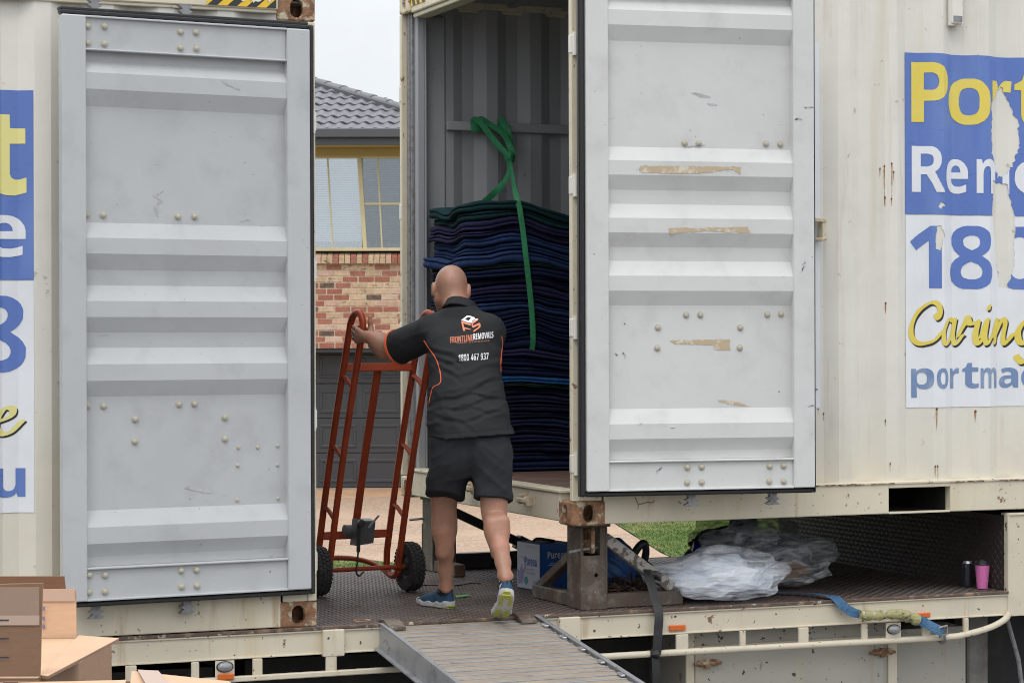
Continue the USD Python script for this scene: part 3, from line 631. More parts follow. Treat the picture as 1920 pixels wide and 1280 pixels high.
def container(label, xd, sg, z0, rusty):
    c = thing('shipping_container', label, 'container', (xd + sg * LEN / 2, WID / 2, z0))
    X = lambda s: xd + sg * np.asarray(s, float)  # noqa: E731
    def G(g):
        v, f = g; v = np.array(v, float); v[:, 0] = X(v[:, 0]); return v, (f if sg > 0 else np.asarray(f)[:, ::-1])
    z1 = z0 + HGT; cr = M['cream_rail']
    ss, dep = wall_profile(0.15, LEN - 0.15, 0.05)
    for near in (True, False):
        ys = (0.02 + dep(ss)) if near else (WID - 0.02 - dep(ss))
        part(c, 'side_wall', G(thick_sheet(ss, ys, z0 + 0.166, z1 - 0.068, lambda s: s, 0.004 if near else -0.004)), M['cream'] if near else M['inner_grey'])
    y0, y1 = 0.0, WID
    # bottom rails with fork pockets
    for near in (True, False):
        a, b = (0.0, 0.05) if near else (WID - 0.05, WID)
        pk = [(1.771, 2.139), (LEN - 2.139, LEN - 1.771)]
        xs = [0.17, pk[0][0], pk[0][1], pk[1][0], pk[1][1], LEN - 0.17]
        gs = [cbox(xs[i], xs[i + 1], a, b, z0 + 0.005, z0 + 0.155, 0.004) for i in (0, 2, 4)]
        for p in pk: gs += [cbox(p[0], p[1], a, b, z0 + 0.135, z0 + 0.155, 0.003), cbox(p[0], p[1], a, b, z0 + 0.003, z0 + 0.012, 0.002)]
        gs.append(cbox(0.17, LEN - 0.17, a - 0.006 if near else a, b if near else b + 0.006, z0 + 0.153, z0 + 0.17, 0.005))
        part(c, 'bottom_rail', G(cat(*gs)), cr)
        if near:
            for p in pk:
                part(c, 'fork_pocket', G(cat(box(p[0] - 0.006, p[0], 0.05, WID - 0.05, z0 + 0.004, z0 + 0.14), box(p[1], p[1] + 0.006, 0.05, WID - 0.05, z0 + 0.004, z0 + 0.14), box(p[0], p[1], 0.05, WID - 0.05, z0 + 0.137, z0 + 0.143), box(p[0], p[1], 0.05, WID - 0.05, z0 + 0.004, z0 + 0.01))), M['dark'])
        part(c, 'top_rail', G(cat(cbox(0.17, LEN - 0.17, a + (0.004 if near else -0.0), b, z1 - 0.07, z1 - 0.01, 0.005), cbox(0.17, LEN - 0.17, a + 0.012, b - 0.01, z1 - 0.085, z1 - 0.0695, 0.003))), cr)
    part(c, 'underframe', G(cat(*[box(s, s + 0.05, 0.051, WID - 0.051, z0 + 0.02, z0 + 0.135) for s in np.arange(0.3, LEN - 0.2, 0.34) if not any(p0 - 0.07 < s < p1 + 0.02 for p0, p1 in ((1.771, 2.139), (LEN - 2.139, LEN - 1.771)))])), M['dark'])
    fl = part(c, 'floor', G(box(0.1, LEN - 0.03, 0.062, WID - 0.062, z0 + 0.1425, z0 + 0.155)), M['wood_floor'])
    for k, yy in enumerate(np.arange(0.066, WID - 0.07, 0.192)):
        part(fl, 'floor_board', G(cbox(0.105, LEN - 0.04, yy, yy + 0.188, z0 + 0.155, z0 + 0.167 + 0.001 * (k % 3), 0.002)), M['wood_floor'])
    part(c, 'roof', G(cat(box(0.02, LEN - 0.02, 0.03, WID - 0.03, z1 - 0.03, z1 - 0.024), *[box(s, s + 0.05, 0.06, WID - 0.06, z1 - 0.048, z1 - 0.0305) for s in np.arange(0.3, LEN - 0.2, 0.35)])), M['inner_grey'])
    part(c, 'end_wall', G(box(LEN - 0.09, LEN - 0.05, 0.03, WID - 0.03, z0 + 0.15, z1 - 0.06)), M['inner_grey'])
    # door end frame
    part(c, 'sill', G(cat(cbox(0.006, 0.09, 0.163, WID - 0.163, z0 + 0.012, z0 + 0.148, 0.005), cbox(0.0, 0.10, 0.15, WID - 0.15, z0 + 0.149, z0 + 0.166, 0.004))), cr)
    part(c, 'header', G(cat(cbox(0.012, 0.1, 0.163, WID - 0.163, z1 - 0.125, z1 - 0.012, 0.006), cbox(0.03, 0.12, 0.15, WID - 0.15, z1 - 0.15, z1 - 0.1255, 0.004))), M['cream_rail'])
    for near in (True, False):
        q = lambda a, b: (a, b) if near else (WID - b, WID - a)  # noqa: E731
        zb, zt = z0 + 0.119, z1 - 0.119
        a, b = q(-0.003, 0.03); hp = part(c, 'corner_post', G(cat(cbox(0.0, 0.042, a, b, zb, zt, 0.004), cbox(0.042, 0.16, *q(0.004, 0.012), zb, zt, 0.003))), cr)
        a, b = q(0.03, 0.148)
        part(c, 'post_inner', G(cat(cbox(0.055, 0.1, a, b, zb, zt, 0.005), cbox(0.1, 0.112, *q(0.012, 0.148), zb, zt, 0.003), cbox(0.112, 0.26, *q(0.012, 0.075), zb + .03, zt, 0.012))), M['inner_grey'])
        part(c, 'gasket_channel', G(cat(cbox(0.03, 0.0545, *q(0.034, 0.075), zb, zt, 0.004), cbox(0.036, 0.0545, *q(0.08, 0.1), zb, zt, 0.004))), M['galv'])
        for zz in (0.30, 0.955, 1.64, 2.32):
            zc = z0 + zz
            part(hp, 'hinge', G(cat(cbox(-0.004, 0.036, *q(-0.008, 0.026), zc - 0.045, zc + 0.045, 0.005), tube([(0.016, q(-0.012, 0)[0] if near else WID + 0.012, zc - 0.055), (0.016, q(-0.012, 0)[0] if near else WID + 0.012, zc + 0.055)], 0.012, 10))), M['cream'])
        part(c, 'rear_post', G(cbox(LEN - 0.16, LEN - 0.002, *q(0.002, 0.148), zb, zt, 0.006)), cr)
        for s0, s1, fx in ((0.0, 0.178, 0.0), (LEN - 0.178, LEN, LEN)):
            for zb2 in (z0, z1 - 0.118):
                a, b = q(0, 0.162)
                g = casting(s0 - 0.002, s1, a - 0.002, b, zb2, zb2 + 0.118, 0.0 if near else WID, fx)
                part(c, 'corner_casting', G(g), M['rust'] if (near and s0 < 1 and rusty) else M['rust_cream'])
    return c, G, (lambda x: 0.02 + dep(sg * (np.asarray(x) - xd))), X(ss)

def drape(shape, brk, yf, off):
    """A flat shape in (x, z) laid onto the corrugated sheet."""
    x0, _, x1, _ = shape.bounds
    cuts = np.sort(np.r_[x0 - 1e-6, brk[(brk > x0) & (brk < x1)], x1 + 1e-6]); gs = []
    for a, b in zip(cuts[:-1], cuts[1:]):
        if b - a < 1e-5: continue
        s = shape.intersection(sbox(a, -9, b, 99))
        if s.is_empty: continue
        m = (yf(a + 1e-7), yf(b - 1e-7))
        gs.append(flat(s, lambda p: np.c_[p[:, 0], m[0] + (m[1] - m[0]) * (p[:, 0] - a) / (b - a) - off, p[:, 1]]))
    return cat(*[g for g in gs if g is not None])
def ragged(pts, amp, seed, n=14):
    """A closed outline through pts with a torn edge."""
    P = np.asarray(pts, float); P = np.vstack([P, P[:1]]); out = []; rr = np.random.default_rng(seed)
    for a, b in zip(P[:-1], P[1:]):
        k = max(2, int(np.linalg.norm(b - a) / 0.012)); t = np.arange(k) / k
        out.append(a + (b - a) * t[:, None] + rr.normal(0, amp, (k, 2)))
    return Polygon(np.vstack(out)).buffer(0)

XLC, ZLC, ZRC = -1.2886, 1.0, 1.4185
left, GL, yL, brkL = container('cream steel shipping container on the left, its blue-grey door leaf folded open', XLC, -1, ZLC, True)
right, GR, yR, brkR = container('cream steel shipping container on the right, open and filled with stacked blankets', 0.0, 1, ZRC, True)
brkL, brkR = np.sort(brkL), np.sort(brkR)

bl = [[1.042, 3.69], [0.966, 3.693], [0.616, 3.691], [0.543, 3.692], [1.041, 3.617], [0.967, 3.617], [0.616, 3.619], [0.541, 3.62], [1.039, 2.868], [0.966, 2.868], [0.621, 2.869], [0.543, 2.871], [1.039, 2.031], [0.967, 2.03], [0.618, 2.032], [0.546, 2.033], [0.823, 1.969], [0.402, 1.969], [0.824, 1.871], [0.402, 1.873], [1.042, 1.294], [0.971, 1.29], [0.62, 1.293], [0.548, 1.292], [1.044, 1.219], [0.971, 1.218], [0.618, 1.221], [0.546, 1.221]]
sl = [[0.337, 1.833], [0.244, 1.832], [0.147, 1.836], [0.341, 1.752], [0.148, 1.749], [0.343, 1.596], [0.146, 1.596]]
br = [[0.509, 3.266], [0.581, 3.266], [0.928, 3.271], [1.002, 3.27], [0.514, 2.434], [0.587, 2.434], [0.932, 2.436], [1.004, 2.439], [0.37, 2.373], [0.367, 2.274], [0.792, 2.372], [0.789, 2.274], [0.509, 1.698], [0.582, 1.698], [0.933, 1.696], [1.005, 1.697], [0.508, 1.624], [0.582, 1.624], [0.93, 1.622], [1.005, 1.621], [0.509, 4.10], [0.582, 4.10], [0.933, 4.10], [1.005, 4.10], [0.509, 4.03], [0.582, 4.03], [0.933, 4.03], [1.005, 4.03]]
b0 = lambda B, z: [(u, zz - z) for u, zz in B]  # noqa: E731
doorL, TL = door_leaf(left, (-1.33, -0.058), (-2.489, -0.163), 1.180, M['door_grey'], b0(bl, 1.18), b0(sl, 1.18), (0.995, 0.575), 'blue-grey door leaf with horizontal ribs, folded back along the side', False)
doorR, TR = door_leaf(right, (0.029, -0.113), (1.166, -0.275), 1.589, M['door_white'], b0(br, 1.589), [], (0.545, 0.965), 'pale grey door leaf with horizontal ribs and old tape marks')
for pts, dep, sd in (([(0.26, 1.545), (0.275, 1.56), (0.783, 1.565), (0.783, 1.525), (0.74, 1.55), (0.58, 1.53), (0.45, 1.525), (0.28, 1.528)], -0.0075, 3), ([(0.415, 1.262), (0.82, 1.272), (0.832, 1.242), (0.6, 1.25), (0.42, 1.236)], -0.0075, 4),
                     ([(0.432, 0.722), (0.737, 0.728), (0.737, 0.672), (0.655, 0.676), (0.655, 0.70), (0.45, 0.705)], -0.0445, 5), ([(0.67, 0.432), (0.76, 0.424), (0.848, 0.400), (0.76, 0.405), (0.70, 0.42)], -0.0445, 6)):
    g_ = flat(ragged(pts, 0.0016, sd), lambda p: np.c_[p[:, 0], np.full(len(p), dep), p[:, 1]]); part(doorR, 'tape_residue', TR(g_), M['tape'])
M['scuff'] = mat('dark_scuff', (0.10, 0.10, 0.115), 0.6, [dict(c=(0.42, 0.43, 0.44), s=60, lo=0.42, hi=0.58, a=0.9)])
M['soft_scuff'] = mat('faint_scuff', (0.33, 0.335, 0.35), 0.6, [dict(c=(0.45, 0.46, 0.47), s=40, lo=0.40, hi=0.60, a=0.95)])
def scuff(door, TT, u, z, du, dz, w, dep, m, seed):
    rr = np.random.default_rng(seed); n = 7; t = np.linspace(0, 1, n); c = np.c_[u + du * t + rr.normal(0, abs(dz) * .1 + .002, n), z + dz * t + rr.normal(0, .002, n)]
    ww = w * np.sin(np.pi * (0.08 + 0.84 * t)) * rr.uniform(.5, 1.2, n); nrm = np.array([-dz, du]) / math.hypot(du, dz)
    g_ = flat(Polygon(np.vstack([c + nrm * ww[:, None] / 2, (c - nrm * ww[:, None] / 2)[::-1]])).buffer(0), lambda p: np.c_[p[:, 0], np.full(len(p), dep), p[:, 1]])
    if g_ is not None: part(door, 'scuff_mark', TT(g_), m)
for i, (u, z, du, dz, w, m) in enumerate(((0.86, 1.233, 0.075, -0.012, 0.005, 'scuff'), (0.20, 0.67, 0.012, -0.03, 0.010, 'scuff'), (0.155, 0.66, 0.01, -0.008, 0.008, 'scuff'), (0.52, 1.66, 0.10, 0.01, 0.012, 'soft_scuff'), (0.55, 1.92, 0.09, -0.02, 0.02, 'soft_scuff'), (0.62, 1.87, 0.06, -0.005, 0.014, 'soft_scuff'), (0.42, 0.30, 0.03, 0.001, 0.004, 'scuff'), (0.26, 0.32, 0.02, 0.001, 0.004, 'scuff'), (0.35, 0.08, 0.03, 0.035, 0.010, 'scuff'))):
    scuff(doorR, TR, u, z, du, dz, w, -0.0448 if z > 0.43 else (-0.0188 if z < 0.147 else -0.0078), M[m], 300 + i)
for i, (u, z, du, dz, w) in enumerate(((0.33, 2.262, 0.10, 0.04, 0.014), (0.20, 1.66, 0.10, -0.03, 0.008), (0.28, 1.68, 0.05, -0.008, 0.006), (0.70, 1.80, 0.02, -0.12, 0.02), (0.46, 0.46, 0.14, 0.02, 0.03))):
    scuff(doorL, TL, u, z, du, dz, w, -0.0448 if z < 2.16 or z > 2.40 else -0.0078, M['soft_scuff'], 330 + i)
for i, (u, z, du, dz, w) in enumerate(((0.055, 1.86, 0.05, 0.0, 0.010), (0.07, 1.05, 0.025, 0.06, 0.007), (0.04, 0.40, 0.04, 0.0, 0.006), (1.10, 1.80, -0.04, 0.0, 0.012))):
    scuff(doorR, TR, W_LEAF - u if u < 1 else u, z, du, dz, w, 0.0012, M['scuff'], 350 + i)
W_LEAF_DONE = True

# signs on the right container
peel = shapely.union_all([ragged([(2.42, 3.55), (2.47, 3.62), (2.50, 3.64), (2.54, 3.55), (2.585, 3.44), (2.585, 3.30), (2.53, 3.18), (2.47, 3.16), (2.42, 3.30)], 0.004, 11), ragged([(2.43, 3.14), (2.53, 3.12), (2.565, 2.95), (2.56, 2.70), (2.53, 2.58), (2.48, 2.58), (2.45, 2.75), (2.425, 2.98)], 0.004, 12)])
chip = shapely.union_all([ragged([(2.06, 2.84), (2.075, 2.90), (2.10, 2.90), (2.12, 2.84), (2.095, 2.77), (2.07, 2.78)], 0.003, 13), ragged([(2.08, 3.0), (2.10, 3.02), (2.13, 3.01), (2.10, 2.985)], 0.003, 14)])
gone = shapely.union_all([peel, chip])
XR1 = 3.05
blue = sbox(1.905, 2.958, XR1, 3.79).difference(gone); white = sbox(1.908, 1.962, XR1, 2.953).difference(gone)
signR = part(right, 'advertising_sign', drape(blue, brkR, yR, 0.0025), M['blue_vinyl'], label='torn blue and white advertising sign')
part(signR, 'white_panel', drape(white, brkR, yR, 0.0025), M['white_vinyl'])
def letters(owner, s, x0, x1, z0, z1, m, gone=None, wt=800, wd=100, off=0.004, yf=yR, brk=brkR):
    g = fit(text(s, 1.0, wt, wd), x0, x1, z0, z1)
    if gone is not None: g = g.difference(gone)
    return part(owner, 'lettering', drape(g, brk, yf, off), m)
letters(signR, 'P', 1.943, 2.155, 3.433, 3.742, M['yellow_vinyl'], gone, 700)
letters(signR, 'o', 2.160, 2.408, 3.428, 3.668, M['yellow_vinyl'], gone, 700)
letters(signR, 'r', 2.425, 2.552, 3.434, 3.668, M['yellow_vinyl'], gone, 700)
letters(signR, 't', 2.565, 2.72, 3.428, 3.72, M['yellow_vinyl'], gone, 700)
letters(signR, 'R', 1.945, 2.126, 3.073, 3.310, M['white_vinyl'], gone, 700)
letters(signR, 'e', 2.138, 2.279, 3.069, 3.248, M['white_vinyl'], gone, 700)
letters(signR, 'm', 2.318, 2.54, 3.073, 3.252, M['white_vinyl'], gone, 700)
letters(signR, 'o', 2.565, 2.75, 3.069, 3.252, M['white_vinyl'], gone, 700)
letters(signR, '1', 1.934, 2.102, 2.577, 2.898, M['blue_vinyl'], gone, 700)
letters(signR, '8', 2.172, 2.419, 2.573, 2.903, M['blue_vinyl'], gone, 700)
letters(signR, '0', 2.46, 2.715, 2.573, 2.903, M['blue_vinyl'], gone, 700)
M['faded_blue'] = mat('sun_faded_blue_vinyl', (0.16, 0.24, 0.42), 0.4, [dict(c=(0.3, 0.36, 0.46), s=6, lo=0.5, hi=0.7)])
for ch, a_, b_ in (('p', 1.938, 2.054), ('o', 2.070, 2.150), ('r', 2.168, 2.228), ('t', 2.248, 2.325), ('m', 2.337, 2.456), ('a', 2.476, 2.578), ('c', 2.592, 2.68)):
    letters(signR, ch, a_, b_, 2.013 if ch == 'p' else 2.058, 2.190 if ch == 't' else 2.164, M['faded_blue'], gone, 700)
def brush(strokes, w0, w1):
    """Script lettering: strokes of a broad slanted pen."""
    gs = []
    for P in strokes:
        Q = smooth_path(P, 10); pen = np.array([[math.cos(a) * w1, math.sin(a) * w0] for a in np.linspace(0, 2 * np.pi, 12)[:-1]]) @ np.array([[0.9, 0.35], [-0.35, 0.9]])
        for a, b in zip(Q[:-1], Q[1:]): gs.append(shapely.MultiPoint(np.vstack([a + pen, b + pen])).convex_hull)
    return shapely.union_all(gs).simplify(0.0006)
# unit: x-height 1
SC = {'C': [[(1.62, 1.20), (1.78, 1.05), (1.9, 1.3), (1.75, 1.62), (1.35, 1.68), (0.8, 1.35), (0.4, 0.8), (0.4, 0.3), (0.85, 0.03), (1.5, 0.15), (2.0, 0.5)]],
      'a': [[(1.05, 0.95), (0.7, 1.0), (0.3, 0.55), (0.3, 0.1), (0.6, 0.05), (1.0, 0.55), (1.15, 1.0), (1.0, 0.3), (1.2, 0.02), (1.6, 0.35)]],
      'r': [[(0.0, 0.35), (0.45, 0.95), (0.5, 1.1), (0.6, 0.85), (0.85, 0.85), (1.0, 0.9), (0.85, 0.35), (1.0, 0.02), (1.35, 0.3)]],
      'i': [[(0.0, 0.3), (0.4, 1.0), (0.25, 0.3), (0.4, 0.02), (0.8, 0.4)], [(0.52, 1.45), (0.56, 1.55)]],
      'n': [[(0.0, 0.3), (0.4, 1.0), (0.2, 0.05)], [(0.25, 0.3), (0.75, 1.0), (0.95, 0.85), (0.8, 0.25), (0.95, 0.02), (1.35, 0.4)]],
      'g': [[(1.05, 0.95), (0.7, 1.0), (0.3, 0.55), (0.35, 0.1), (0.7, 0.1), (1.1, 0.9), (0.85, -0.3), (0.5, -0.75), (0.2, -0.5)]],
      'e': [[(0.1, 0.45), (0.8, 0.7), (0.85, 1.0), (0.5, 0.95), (0.2, 0.4), (0.4, 0.05), (0.8, 0.1), (1.2, 0.5)]]}
def script(s, adv):
    gs, x = [], 0.0
    for ch in s:
        gs.append(affinity.translate(brush(SC[ch], 0.06, 0.165), x, 0)); x += adv[ch]
    return shapely.union_all(gs)
car = script('Caring', {'C': 1.85, 'a': 1.35, 'r': 1.15, 'i': 0.8, 'n': 1.3, 'g': 1.3})
xh = 0.128; car = affinity.scale(car, 0.1003, 0.128, origin=(0, 0)); a = car.bounds
car = affinity.translate(car, 1.922 - a[0], 2.287); 
part(signR, 'lettering', drape(affinity.translate(car, 0.008, -0.010).difference(gone), brkR, yR, 0.0036), M['black_vinyl'])
part(signR, 'lettering', drape(car.difference(gone), brkR, yR, 0.0046), M['yellow_vinyl'])
M['rust_run'] = mat('rust_run', (0.36, 0.19, 0.085), 0.8, [dict(c=(0.55, 0.45, 0.33), s=50, st=(1, 1, 0.3), lo=0.42, hi=0.6, a=0.9)]); M['rust_spot'] = mat('rust_spot', (0.13, 0.06, 0.03), 0.8)
for i, (x, z, w, h) in enumerate(((1.742, 3.185, 0.006, 0.05), (1.762, 3.20, 0.007, 0.20), (1.805, 3.215, 0.008, 0.18), (1.815, 3.17, 0.006, 0.05), (1.765, 3.04, 0.007, 0.05), (1.803, 3.035, 0.007, 0.04), (1.766, 2.50, 0.008, 0.06), (1.764, 1.90, 0.005, 0.03), (2.07, 1.955, 0.012, 0.11), (2.31, 1.94, 0.010, 0.06), (2.06, 1.66, 0.008, 0.06), (2.075, 1.66, 0.008, 0.07), (1.79, 1.68, 0.006, 0.05), (1.39, 1.965, 0.005, 0.03), (1.42, 1.94, 0.006, 0.04))):
    rr = np.random.default_rng(i + 40)
    st = ragged([(x - w / 2, z), (x + w / 2, z), (x + w * .35, z - h * .5), (x + w * .1, z - h), (x - w * .1, z - h), (x - w * .4, z - h * .45)], 0.0008, i)
    rp = part(right, 'rust_streak', drape(st, brkR, yR, 0.0012), M['rust_run'])
    part(rp, 'rust_spot', drape(ragged([(x - w * .7, z - .002), (x, z + .006), (x + w * .7, z - .001), (x, z - .012)], 0.001, i + 60), brkR, yR, 0.0016), M['rust_spot'])
crack = LineString([(0.335, 1.548), (0.352, 1.512), (0.40, 1.522), (0.432, 1.520), (0.44, 1.53)]).buffer(0.0022).union(LineString([(0.352, 1.512), (0.35, 1.49)]).buffer(0.0018))
part(right, 'rust_streak', flat(crack, lambda p: np.c_[p[:, 0], np.full(len(p), -0.0008), p[:, 1]]), M['rust_spot'])
for k, (x0, x1) in enumerate(((1.20, 1.62), (1.66, 1.80), (2.14, 2.34), (0.16, 0.24), (2.4, 2.7))):
    part(right, 'rust_streak', flat(ragged([(x0, ZRC + 0.160), (x1, ZRC + 0.161), (x1, ZRC + 0.1565), (x0, ZRC + 0.157)], 0.0017, 70 + k), lambda p: np.c_[p[:, 0], np.full(len(p), -0.0068), p[:, 1]]), M['rust_spot'])
# another sign mostly behind the open leaf
sg2 = part(right, 'advertising_sign', drape(sbox(0.45, 1.966, 1.402, 3.813), brkR, yR, 0.0025), M['white_vinyl'], label='white advertising sign mostly hidden behind the open leaf')
part(sg2, 'lettering', drape(fit(text('r', 1, 600), 1.350, 1.386, 2.018, 2.066), brkR, yR, 0.004), M['faded_blue'])
# signs on the left container
signL = part(left, 'advertising_sign', drape(sbox(-3.1, 2.584, -2.578, 3.417), brkL, yL, 0.0025), M['blue_vinyl'], label='blue and white advertising sign')
part(signL, 'white_panel', drape(sbox(-3.1, 1.563, -2.578, 2.579), brkL, yL, 0.0025), M['white_vinyl'])
kl = dict(yf=yL, brk=brkL)
letters(signL, 't', -2.79, -2.606, 2.955, 3.31, M['pale_yellow_vinyl'], None, 800, **kl)
letters(signL, 'e', -2.80, -2.610, 2.684, 2.868, M['white_vinyl'], None, 700, **kl)
letters(signL, '8', -2.84, -2.610, 2.178, 2.516, M['blue_vinyl'], None, 700, **kl)
letters(signL, 'u', -2.75, -2.614, 1.630, 1.758, M['blue_vinyl'], None, 700, **kl)
ee = script('e', {'e': 1}); ee = fit(ee, -2.77, -2.612, 1.899, 2.033)
part(signL, 'lettering', drape(affinity.translate(ee, 0.006, -0.008), brkL, yL, 0.0036), M['black_vinyl'])
part(signL, 'lettering', drape(ee, brkL, yL, 0.0046), M['pale_yellow_vinyl'])
# hazard tape on both headers / top rails by the door corners
def hazard(owner, x0, x1, z0, z1, y):
    b = sbox(x0, z0, x1, z1)
    p = part(owner, 'hazard_strip', flat(b, lambda q: np.c_[q[:, 0], np.full(len(q), y), q[:, 1]]), M['haz_yellow'])
    st = [Polygon([(x, z0 - .01), (x + 0.045, z0 - .01), (x + 0.125, z1 + .01), (x + 0.08, z1 + .01)]) for x in np.arange(x0 - 0.1, x1, 0.092)]
    s = shapely.union_all(st).intersection(b)
    part(p, 'black_stripe', flat(s, lambda q: np.c_[q[:, 0], np.full(len(q), y - 0.001), q[:, 1]]), M['black_vinyl'])
    worn = shapely.union_all([ragged([(x0 + (x1 - x0) * u, z1 - 0.012), (x0 + (x1 - x0) * (u + .09), z1 - 0.006), (x0 + (x1 - x0) * (u + .05), z0 + 0.02)], 0.004, int(90 + 60 * u)) for u in (.3, .48, .62, .7, .86)]).intersection(b)
    part(p, 'worn_patch', flat(worn, lambda q: np.c_[q[:, 0], np.full(len(q), y - 0.002), q[:, 1]]), M['cream'])
hazard(left, XLC - 0.51, XLC - 0.185, 3.833, 3.884, 0.001)
p = part(right, 'hazard_strip', box(0.0085, 0.0115, WID - 0.40, WID - 0.17, 4.225, 4.30), M['haz_yellow'])
part(p, 'black_stripe', cat(*[hull([(xx, y0 + dy, z) for xx in (0.0065, 0.0085) for dy, z in ((0, 4.226), (0.04, 4.226), (0.075, 4.299), (0.035, 4.299))]) for y0 in (WID - 0.4, WID - 0.315, WID - 0.245)]), M['black_vinyl'])
# vent, door holder and keepers
vb = part(right, 'vent', cbox(2.158, 2.225, -0.002, 0.05, 3.945, 4.20, 0.006), M['cream'])
part(vb, 'vent_plate', cbox(2.150, 2.232, 0.010, 0.03, 3.935, 4.21, 0.003), M['cream'])
part(vb, 'vent_mesh', box(2.165, 2.218, -0.004, 0.03, 3.955, 3.985), M['galv'])
part(vb, 'rivet', lathe([(0.008, 0), (0.008, 0.003), (0, 0.005)], 10, (0, -1, 0), (2.19, 0.010, 3.94)), M['rust'])
hb = part(right, 'door_holder', cat(cbox(1.345, 1.408, -0.005, 0.045, 2.905, 2.925, 0.003), cbox(1.345, 1.408, -0.005, 0.045, 2.812, 2.826, 0.003), cbox(1.385, 1.408, 0.0, 0.045, 2.82, 2.91, 0.003)), M['rust_cream'])
for yy, zz in ((1.276, 1.528), (0.547, 1.511)):
    part(right, 'cam_keeper', cat(cbox(-0.035, 0.008, yy - 0.045, yy - 0.02, zz - 0.03, zz + 0.022, 0.006), cbox(-0.035, 0.008, yy + 0.02, yy + 0.045, zz - 0.02, zz + 0.03, 0.006), cbox(-0.05, -0.03, yy - 0.06, yy + 0.045, zz - 0.012, zz + 0.014, 0.006)), M['rust_cream'])
# inside of the right container: a lashing rail, spaced off the far wall
rail = part(right, 'lashing_rail', cbox(0.262, LEN - 0.3, WID - 0.085, WID - 0.062, 3.535, 3.588, 0.004), M['inner_grey'])

# ---------------------------------------------------------------- trailer
ct = M['cream_trailer']
trailer = thing('flatbed_trailer', 'cream steel drop-deck trailer with chequer plate deck under both containers', 'trailer', (-2.0, 1.22, GZ))
M['deck'] = mat('worn_deck_plate', (0.055, 0.040, 0.034), 0.5, [dict(c=(0.10, 0.085, 0.075), s=2.2, lo=0.45, hi=0.7, a=0.8), dict(c=(0.14, 0.07, 0.045), s=5, lo=0.52, hi=0.7, a=0.7, d=8), dict(c=(0.04, 0.03, 0.028), s=9, lo=0.56, hi=0.7, a=0.7)], metallic=0.25, bump=(70, 0.1))
M['edge'] = mat('rusty_deck_edge', (0.10, 0.065, 0.05), 0.6, [dict(c=(0.30, 0.20, 0.13), s=14, lo=0.52, hi=0.62, a=0.8, d=8), dict(c=(0.55, 0.48, 0.36), s=22, lo=0.60, hi=0.64, a=0.8, d=6), dict(c=(0.04, 0.03, 0.03), s=6, lo=0.5, hi=0.7, a=0.7)], bump=(60, 0.3))
XT0, XT1 = -8.2, 2.49
deck = part(trailer, 'deck', box(XT0, XT1 - 0.004, 0.012, WID, 0.985, 1.0 - 0.003), M['deck'])
def treads(x0, x1, y0, y1, p=0.030):
    nx, ny = int((x1 - x0) / p), int((y1 - y0) / p)
    I, J = np.meshgrid(np.arange(nx), np.arange(ny), indexing='ij'); I, J = I.ravel(), J.ravel()
    cx, cy = x0 + (I + 0.5) * p, y0 + (J + 0.5) * p; s = np.where((I + J) % 2 == 0, 1.0, -1.0)
    d = np.c_[np.full(len(I), 0.7071), 0.7071 * s]; q = np.c_[-d[:, 1], d[:, 0]]; c = np.c_[cx, cy]
    z = lambda a, zz: np.c_[a, np.full(len(a), zz)]  # noqa: E731
    L, W = 0.0145, 0.0042
    P = np.stack([z(c - d * L, 0.996), z(c + q * W, 0.996), z(c + d * L, 0.996), z(c - q * W, 0.996), z(c - d * L * .55, 0.9995), z(c + d * L * .55, 0.9995)], 1).reshape(-1, 3)
    f = np.array([(0, 3, 4), (3, 5, 4), (3, 2, 5), (2, 1, 5), (1, 4, 5), (1, 0, 4)]); return P, (np.arange(len(I))[:, None, None] * 6 + f).reshape(-1, 3)
M['tread'] = mat('worn_tread', (0.085, 0.066, 0.058), 0.4, [dict(c=(0.14, 0.125, 0.115), s=2.2, lo=0.45, hi=0.65, a=0.8), dict(c=(0.16, 0.09, 0.06), s=5, lo=0.55, hi=0.7, a=0.6)], metallic=0.35)
part(deck, 'tread_pattern', treads(-1.36, 2.48, 0.02, 2.42), M['tread'], kind='stuff')
part(trailer, 'deck_edge', cbox(XT0, XT1, -0.012, 0.0115, 0.984, 1.0, 0.003), M['edge'])
part(trailer, 'deck_edge', cbox(XT0, XT1, WID - 0.012, WID + 0.02, 0.94, 0.999, 0.003), M['dark'])
beam = part(trailer, 'side_beam', cat(cbox(XT0, XT1 + 1.5, 0.0, 0.012, 0.878, 0.9835, 0.002), cbox(XT0, XT1, -0.010, 0.06, 0.872, 0.880, 0.002), cbox(XT0, XT1, -0.008, 0.0, 0.975, 0.9835, 0.002)), ct)
for a, b in ((-1.265, -1.163), (-0.08, 0.03)):
    part(trailer, 'stake_pocket', cat(cbox(a, b, -0.03, 0.01, 0.862, 0.985, 0.004)), ct)
for a, b in ((-1.252, -1.20), (-2.185, -2.135), (-1.885, -1.85), (-1.60, -1.555), (0.545, 0.61), (0.897, 0.928), (1.229, 1.284), (1.593, 1.627), (1.95, 2.0), (2.201, 2.231), (-2.6, -2.55), (-3.2, -3.15)):
    part(trailer, 'hanger', cbox(a, b, -0.028, -0.012, 0.785, 0.8715, 0.003), ct)
part(trailer, 'rope_rail', cat(cbox(XT0, -0.72, -0.035, -0.005, 0.772, 0.797, 0.004)), ct)
pth = smooth_path([(-0.72, -0.02, 0.784), (0.4, -0.02, 0.785), (1.4, -0.02, 0.781), (2.06, -0.02, 0.779), (2.22, -0.02, 0.789), (2.36, -0.02, 0.815), (2.45, -0.02, 0.85), (2.485, -0.02, 0.885)], 8)
part(trailer, 'rope_rail', tube(pth, 0.0165, 12), ct, smooth=50)
M['amber'] = mat('amber_lens', (0.55, 0.12, 0.02), 0.25, coat=0.5)
